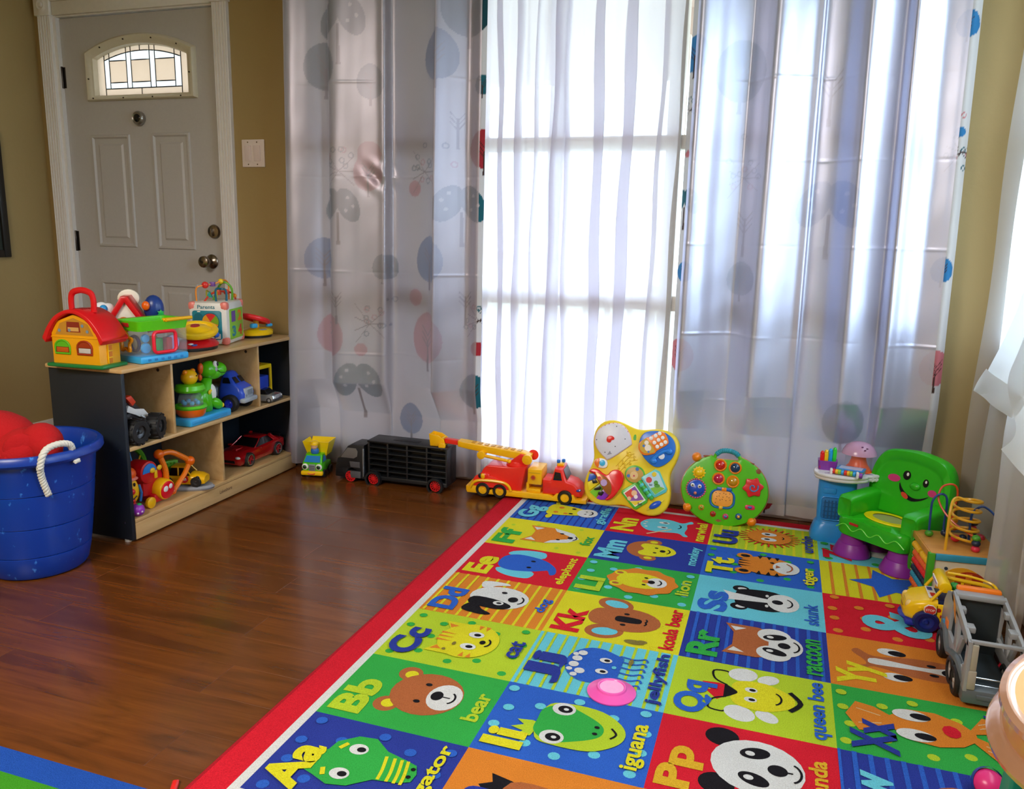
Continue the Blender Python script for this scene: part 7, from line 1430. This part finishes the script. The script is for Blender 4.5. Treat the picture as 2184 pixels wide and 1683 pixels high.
# ---------------------------------------------------------------- drum on stool, shape ball, plate, scrap
sto = thing('step_stool', 'teal plastic stool under the tan toy drum at the right edge', 'stool', (.478, 1.17, 0), 0)
TL = P('#12806c', .35)
q = MB(TL); q.loft([[(x, y, z) for x, y in rrect(-a, -a, a, a, .03)] for a, z in ((.1, .375), (.1, .38), (.098, .392), (.09, .396))]); build('seat', q, sto)
for x in (-1, 1):
    for y in (-1, 1):
        q = MB(TL); q.loft([[(x*c_+px_*a, y*c_+py_*a, z) for px_, py_ in rrect(-1, -1, 1, 1, .3)] for c_, a, z in ((.098, .02, 0), (.086, .02, .2), (.076, .022, .376))]); build('leg', q, sto)
q = MB(TL); q.bx(-.08, .08, -.085, -.07, .1, .2, .01); q.bx(-.08, .08, .07, .085, .1, .2, .01); build('side_brace', q, sto)
dr_ = thing('toy_drum', 'round pearly tan toy drum with a bright white skin at the right edge', 'drum', (.462, 1.165, .405), 0)
PEARL = P('#b98a6c', .16, coat=.9, metal=.25, bump=.03)
dr_.rotation_euler = (radians(14), radians(-14), 0)
q = MB(P('#b8844c', .25, coat=.4)); q.lathe([(1e-4, 0), (.09, 0), (.104, .012), (.112, .03), (.112, .05), (.108, .06)], n=56); build('shell', q, dr_)
q = MB(PEARL); q.lathe([(.108, .02), (.132, .02), (.138, .028), (.138, .036), (.131, .044), (.124, .046), (.12, .05), (.112, .05)], n=64); build('lower_rim', q, dr_)
q = MB(P('#b98450', .3, coat=.5)); q.lathe([(.118, .046), (.113, .07), (.11, .086)], n=56); build('side_band', q, dr_)
q = MB(PEARL); q.lathe([(.108, .08), (.115, .082), (.119, .09), (.117, .098), (.109, .102), (.1, .1), (.096, .096)], n=64); ur = build('upper_rim', q, dr_)
q = MB(P('#d8b078', .4)); q.lathe([(.084, .0985), (.1, .099)], n=56); build('skin_border', q, dr_)
q = MB(P('#ece8de', .45)); q.lathe([(1e-4, .1), (.08, .1), (.085, .099)], n=56); build('drum_skin', q, dr_)
sb = thing('stacking_toy', 'pink and blue plastic toy ball on the rug beside the teal stool', 'toy', (.462, 1.632, .009), 0)
q = MB(P('#e0307c', .3)); q.ball((0, 0, .026), (.03, .03, .026)); build('ball', q, sb); q = MB(P('#2a3a9c', .35)); q.lathe([(.0298, -.006), (.0304, 0), (.0298, .006)], T(0, 0, .026, 60, 20), 24); build('blue_band', q, sb); q = MB(P('#d01a5c', .3)); q.ball((.044, -.016, .024), (.027, .027, .024)); build('second_ball', q, sb)
sc_ = thing('toy_saucer', 'upside down pink toy saucer lying on the alphabet rug', 'plate', (-.308, 1.724, .0105), 0)
q = MB(P('#f25ab4', .25)); q.lathe([(.05, .0), (.0575, .0), (.058, .003), (.05, .006), (.036, .012), (.034, .016), (.03, .0165), (.0285, .0145)], n=48); pl2 = build('dish', q, sc_)
q = MB(P('#f9a6d6', .25)); q.lathe([(1e-4, .0145), (.0287, .0145)], n=40); build('foot_well', q, sc_)
rs_ = thing('toy_piece', 'tiny red plastic scrap on the floor between the two rugs', 'toy', (-.985, 1.108, .0005), 30)
rs_.location = (-1.045, 1.108, 0); q = MB(P('#d8201c', .4)); q.loft([[(x, y, z) for x, y in rrect(-.006, -.018, .006, .018, .003)] for z in (0, .006)]+[[(x, y, .009) for x, y in rrect(-.003, -.014, .003, .014, .002)]]); build('scrap', q, rs_)
